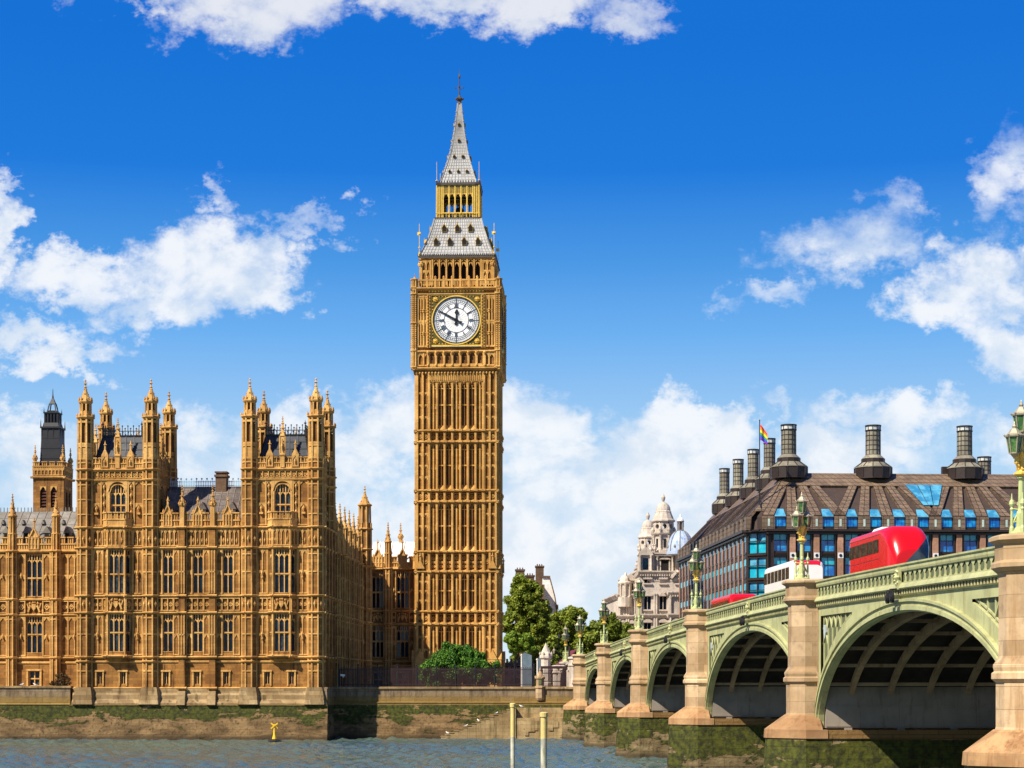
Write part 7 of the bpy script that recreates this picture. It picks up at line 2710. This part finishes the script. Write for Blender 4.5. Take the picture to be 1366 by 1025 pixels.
for k in range(8):
    t = PI / 8 + k * PI / 4
    m.octa(1.05 * math.cos(t), 1.05 * math.sin(t), 5.9, .2, .4)
m.build('pier', M['portland'], gp_); gp_.scale = (.92, .92, .92)
for k, (x, Y, h, wd, lab) in enumerate(((2.35, 300, 5.2, 1.5, 'grey-blue board panel with pale post, right of the tower foot'), (4.6, 306, 4.6, .9, 'narrow grey-blue board panel in front of the pale gate pier'))):
    hd = thing('site_hoarding', lab, 'hoarding', (x, Y, 6.9))
    m = MB(); m.box(-wd / 2, wd / 2, -.05, .05, 0, h); m.ext([(-wd / 2, h), (wd / 2, h), (-wd * .3, h + .45)], -.05, .05)
    m.build('panel', M['hoarding'], hd)
    m = MB(); m.box(-wd / 2 - .22, -wd / 2 - .02, -.12, .12, 0, h - .1); m.octa(-wd / 2 - .12, 0, h, .18, .25)
    m.build('post', M['pale_wall'], hd)
tk = thing('ticket_kiosk', 'maroon pitched canopy beside the end of the bridge', 'kiosk', (7.7, 300, 6.9), BA)
m = MB()
m.hexa([(-1.0, 2, 2.9), (2.3, 2, 5.9), (2.3, -8, 5.9), (-1.0, -8, 2.9), (-1.0, 2, 3.05), (2.3, 2, 6.1), (2.3, -8, 6.1), (-1.0, -8, 3.05)])
m.build('canopy', paint('maroon_canvas', (.13, .022, .028), .75, 0, .2), tk)
m = MB()
for x, z in ((-.8, 3.0), (2.1, 5.7)):
    for y in (-1.8, 7):
        m.box(x - .09, x + .09, -y - .09, -y + .09, 0, z)
m.box(-.7, 2.1, -6, -4, 0, 2.4)
m.build('frame', M['iron_maroon'], tk)
dg = thing('pontoon_gate', 'dark maroon slatted gate and lintel between wall turret and bridge', 'gate', (6.2, 281, 6.9))
m = MB()
m.box(-1.9, 2.4, -.1, .1, 2.9, 3.3); m.box(-1.95, -1.7, -.12, .12, 0, 3.3); m.box(2.1, 2.35, -.12, .12, 0, 6.2)
for k in range(26):
    m.box(-1.7 + k * .15, -1.63 + k * .15, -.04, .04, 0, 2.8)
for z in (.3, 1.0, 2.2):
    m.box(-1.7, 2.1, -.06, .06, z, z + .12)
m.build('slats', M['iron_maroon'], dg)
for i, (x, y0, y1, Y) in enumerate(((739, 866, 916, 300), (745.5, 846, 900, 330))):
    a = W2(x, y1, Y); b = W2(x, y0, Y)
    sp_l = thing('lamp_standard', ('slim dark lamp standard beside the gate pier', 'taller slim lamp standard in front of the trees, left of the bridge')[i], 'street lamp', (a[0], Y, 6.9), group='lamp standards in the yard')
    h = b[2] - 6.9
    m = MB(); m.lathe(0, 0, [(.22, 0), (.2, .6), (.09, .8), (.06, h - .9), (.2, h - .8), (.1, h - .7)], 8)
    m.build('column', M['iron'], sp_l)
    m = MB(); m.lathe(0, 0, [(.12, h - .7), (.25, h - .2), (.08, h), (0, h + .25)], 8)
    m.build('lantern', M['lamp_cap'], sp_l)

# ------------------------------------------------------------------ trees and shrubs
def crown_mesh(name, mat, parent, blobs, n, size, seed, loc=(0, 0, 0)):
    """leaf faces spread through a crown of several uneven clumps, denser near each clump's skin"""
    rnd = random.Random(seed)
    v, f = [], []
    clumps = []
    for (cx, cy, cz, rx, ry, rz, k) in blobs:
        for _ in range(int(k * 1.9)):
            while True:
                p = Vector((rnd.uniform(-1, 1), rnd.uniform(-1, 1), rnd.uniform(-.9, 1)))
                if .25 < p.length < 1:
                    break
            q = p * (0.62 + .42 * rnd.random()) / max(.5, p.length) * p.length ** .35
            clumps.append((Vector((cx + q.x * rx, cy + q.y * ry, cz + q.z * rz)), rnd.uniform(.17, .30) * (rx + rz) * .62))
    per = max(1, int(n * 2.1) // len(clumps))
    for c, r in clumps:
        for _ in range(per):
            d = Vector((rnd.gauss(0, 1), rnd.gauss(0, 1), rnd.gauss(0, .8))).normalized()
            p = c + d * r * (rnd.random() ** .45) * Vector((1, 1, .8)).length / 1.62
            nrm = (d + Vector((rnd.gauss(0, .6), rnd.gauss(0, .6), rnd.gauss(.25, .6)))).normalized()
            t = nrm.cross(Vector((rnd.gauss(0, 1), rnd.gauss(0, 1), rnd.gauss(0, 1)))).normalized()
            b = nrm.cross(t)
            s = size * rnd.uniform(.6, 1.3)
            i = len(v)
            v += [p - t * s * .62, p - b * s * .38, p + t * s * .62, p + b * s * .38]
            f.append((i, i + 1, i + 2, i + 3))
    me = bpy.data.meshes.new(name)
    me.from_pydata([tuple(x) for x in v], [], f)
    me.materials.append(M[mat])
    o = bpy.data.objects.new(name, me)
    COL.objects.link(o); o.parent = parent; o.location = loc
    return o
def tree(name, label, X, Y, zb, blobs, n, size, mat, seed, trunk_h, trunk_r, group=None, cat='tree', offx=0.):
    t = thing(name, label, cat, (X, Y, zb), group=group)
    crown_mesh('crown', mat, t, blobs, n, size, seed)
    rnd = random.Random(seed)
    m = MB()
    m.lathe(offx, 0, [(trunk_r * 1.5, -.3), (trunk_r, .6), (trunk_r * .85, trunk_h * .6), (trunk_r * .6, trunk_h)], 9)
    for (cx, cy, cz, rx, ry, rz, k) in blobs:
        p0 = Vector((offx, 0, trunk_h * rnd.uniform(.6, .95)))
        p2 = Vector((cx, -cy, cz + rz * .3))
        p1 = (p0 + p2) / 2 + Vector((rnd.uniform(-.5, .5), rnd.uniform(-.5, .5), -.2))
        m.bar(p0, p1, trunk_r * .7); m.bar(p1, p2, trunk_r * .42)
        for q in range(4):
            e = p2 + Vector((rnd.uniform(-.7, .7) * rx, rnd.uniform(-.7, .7) * ry, rnd.uniform(-.3, .7) * rz))
            m.bar(p1 + (p2 - p1) * rnd.uniform(.3, 1), e, trunk_r * .2)
    m.build('trunk', M['bark'], t)
    return t
# tall tree right of the clock tower, x 675..726 y 765..885
tree('plane_tree', 'tall bright leafy tree close to the right side of the clock tower', 2.3, 354, 6.9,
     [(-.6, 0, 16.6, 3.0, 2.8, 2.8, 24), (1.6, 0, 14.6, 2.9, 2.8, 2.9, 22), (-1.8, 0, 12.2, 2.8, 2.8, 2.9, 20), (1.7, 0, 10.4, 2.9, 2.6, 2.6, 18), (-.4, 0, 19.2, 2.2, 1.8, 2.0, 12), (1.6, 0, 17.6, 2.2, 2, 2.2, 10), (3.4, 0, 12.3, 1.6, 1.6, 1.8, 8)], 17000, .46, 'leaf_mid', 11, 9.0, .45)
tree('young_tree', 'small yellow-green tree low in front of the tall tree', 1.0, 346, 6.9,
     [(0, 0, 9.0, 2.8, 2.0, 1.3, 18), (.8, 0, 7.6, 2.4, 1.8, 1.2, 13), (-.9, 0, 7.2, 1.7, 1.5, 1.2, 8)], 6500, .34, 'leaf_bright', 12, 6.2, .2)
tree('plane_tree', 'broad rounded green tree in the middle of the tree row', 10.5, 365, 6.9,
     [(-.4, 0, 11.6, 4.0, 3.4, 3.2, 28), (-3.1, 0, 9.2, 2.9, 2.8, 2.9, 18), (3.0, 0, 9.6, 3.0, 2.8, 3.0, 20), (.4, 0, 7.0, 4.2, 3, 3.0, 24), (1.2, 0, 13.6, 2.8, 2.4, 1.9, 12), (4.8, 0, 7.6, 2.6, 2, 3.4, 16), (-4.2, 0, 6.4, 2.6, 2, 2.8, 14)], 23000, .46, 'leaf_mid', 13, 6.5, .45)
tree('plane_tree', 'dark green tree at the right end of the tree row behind the bridge lamps', 18.6, 372, 6.9,
     [(0, 0, 11.4, 3.2, 3, 3.1, 24), (2.9, 0, 10.2, 2.8, 2.6, 2.7, 18), (-2.4, 0, 8.8, 2.5, 2.6, 2.9, 16), (1.0, 0, 7.0, 4.6, 3, 3.4, 22), (4.6, 0, 8.6, 2.4, 2, 2.9, 12), (-4.2, 0, 8.6, 2.8, 2.4, 3.2, 16)], 20000, .48, 'leaf_dark', 14, 6.0, .45)
tree('plane_tree', 'low dark tree filling the gap behind the gate pier', 6.0, 350, 6.9,
     [(0, 0, 5.6, 2.6, 2.4, 2.6, 16), (2.4, 0, 5.0, 2.2, 2.4, 2.3, 12), (-2.4, 0, 4.8, 2.2, 2.2, 2.3, 12), (-4.5, 0, 3.6, 2.2, 2.2, 2.8, 12), (5, 0, 3.6, 2.4, 2.2, 2.8, 12), (0, 0, 2.4, 5, 2, 2.4, 16)], 8000, .44, 'leaf_dark', 15, 3.5, .3)
bu = pal(17.4, 10.8, 6.9)
tree('fig_bush', 'large rounded dark green bush in front of the clock tower foot', *bu[:2], bu[2],
     [(0, 0, 3.5, 4.0, 2.8, 2.4, 34), (-3.2, 0, 2.4, 2.6, 2.2, 2.0, 20), (3.3, 0, 2.5, 2.6, 2.2, 2.1, 20), (-.6, 0, 5.0, 2.5, 1.8, 1.4, 14), (1.6, 0, 4.4, 2.2, 1.8, 1.4, 10), (1.0, 0, 1.6, 4.4, 2.2, 1.6, 20), (-2.6, 0, 1.3, 2.4, 2, 1.3, 12)], 26000, .27, 'leaf_bush', 16, 1.6, .3, None, 'bush')
sh = pal(-37.6, 6.0, 7.0)
tree('dry_shrub', 'brownish shrub against the left range at the terrace wall', *sh[:2], sh[2],
     [(0, 0, 1.0, 1.3, .9, 1.0, 14), (-.9, 0, .7, .8, .8, .7, 8)], 1500, .16, 'leaf_brown', 17, .6, .1, None, 'shrub')

# ------------------------------------------------------------------ river furniture and birds
by = thing('marker_buoy', 'small yellow marker buoy with a cross top floating before the palace', 'buoy', ((366 - 683) / 2550 * 248.0, 248.0, 0))
m = MB(); m.lathe(0, 0, [(0, -.4), (.85, -.3), (.95, .1), (.7, .3), (.3, .4), (0, .4)], 12); m.build('float', M['iron'], by)
m = MB(); m.lathe(0, 0, [(.34, .3), (.18, .9), (.1, 1.7), (.08, 1.8)], 8); m.build('post', M['yellow'], by)
m = MB()
m.bar((-.45, 0, 1.75), (.45, 0, 2.45), .17); m.bar((.45, 0, 1.75), (-.45, 0, 2.45), .17); m.octa(0, 0, 2.1, .22); m.bar((0, -.4, 2.1), (0, .4, 2.1), .16)
m.build('cross_top', M['yellow'], by)
for k, (px, ytop, Y, r, lab) in enumerate(((684.0, 938, 132, .155, 'slimmer weathered mooring pole with worn yellow top, on the left'), (725.5, 950, 112, .19, 'thicker mooring pole with yellow collar top, on the right'))):
    x, _, zt = W2(px, ytop, Y)
    t = thing('mooring_pole', lab, 'mooring pole', (x, Y, 0), group='mooring poles in the river')
    m = MB()
    zm = zt - 2.3 if k == 0 else zt - 1.5
    m.lathe(0, 0, [(r, -3), (r, zm), (r * .97, zm + .01)], 14); m.build('pole', M['weed'], t)
    m = MB()
    m.lathe(0, 0, [(r * 1.01, zm - .05), (r * 1.0, zt - .3), (r * 1.3, zt - .28), (r * 1.35, zt - .05), (r * .7, zt)], 14)
    if k == 0:
        m.v = [(a + max(0, c - zt + .35) * .0, b, c) for a, b, c in m.v]
    m.build('painted_top', M['pole_yellow'], t)
    m = MB(); m.bar((-r * 1.05, 0, zt - 1.0), (-r * 1.05, 0, zt + .35), .05); m.build('rod', M['lead_grey'], t)
def gull(label, loc, rz, first=[None]):
    if first[0] is None:
        t = thing('gull', label, 'gull', loc, rz, 'gulls resting along the river wall')
        bm_v = MB()
        secs = []
        for k, (x, z, r, rzz) in enumerate(((-.30, .17, .02, .02), (-.2, .17, .06, .05), (-.08, .17, .10, .09), (.05, .18, .115, .105), (.16, .21, .095, .10), (.22, .27, .06, .07), (.26, .33, .055, .06), (.31, .35, .05, .05), (.35, .345, .02, .02))):
            secs.append([(x, r * math.cos(q * PI / 4), z + rzz * math.sin(q * PI / 4)) for q in range(8)])
        for a, b in zip(secs, secs[1:]):
            for q in range(8):
                bm_v.poly([(p[0], -p[1], p[2]) for p in (a[q], a[(q + 1) % 8], b[(q + 1) % 8], b[q])])
        for sec in (secs[0], secs[-1]):
            bm_v.poly([(p[0], -p[1], p[2]) for p in sec])
        bo = bm_v.build('body', M['gull'], t, smooth=True)
        wg_ = MB()
        for s in (-1, 1):
            wg_.hexa([(.12, s * .105, .14), (.12, s * .125, .24), (-.36, s * .03, .22), (-.36, s * .02, .19), (.12, s * .125, .14), (.12, s * .145, .24), (-.36, s * .05, .22), (-.36, s * .04, .19)])
        wg_.build('wing', M['gull_grey'], bo)
        bk = MB(); bk.bar((.34, 0, .345), (.42, 0, .33), .025)
        for s in (-1, 1):
            bk.bar((.03, s * .04, .1), (.03, s * .04, 0), .02); bk.bar((.0, s * .04, .008), (.07, s * .04, .008), .05, .012)
        bk.build('beak_and_legs', M['yellow'], bo)
        first[0] = t
        return t
    c = dup(first[0], None, loc, rz)
    c['label'] = label
    return c
def step_pt(k, v=4.9):
    return pal(15.4 + k * .6 + .32, v, .35 + k * .245 + .062)
gull('white gull standing on the lowest stone step', step_pt(1, 4.6), 2.6)
gull('white gull on the lower middle of the landing steps', step_pt(5, 4.6), .4)
gull('white gull halfway up the landing steps', step_pt(8, 4.8), 2.2)
gull('white gull on the upper landing steps', step_pt(12, 4.6), .8)
gull('white gull on the block at the top of the steps', pal(26.4, 5.4, 4.3), 2.9)
gull('gull on the terrace wall coping, left edge of the view', pal(-41.5, .1, 7.27), .3)
gull('gull on the terrace wall coping near the brown shrub', pal(-39.6, .15, 7.27), 2.7)
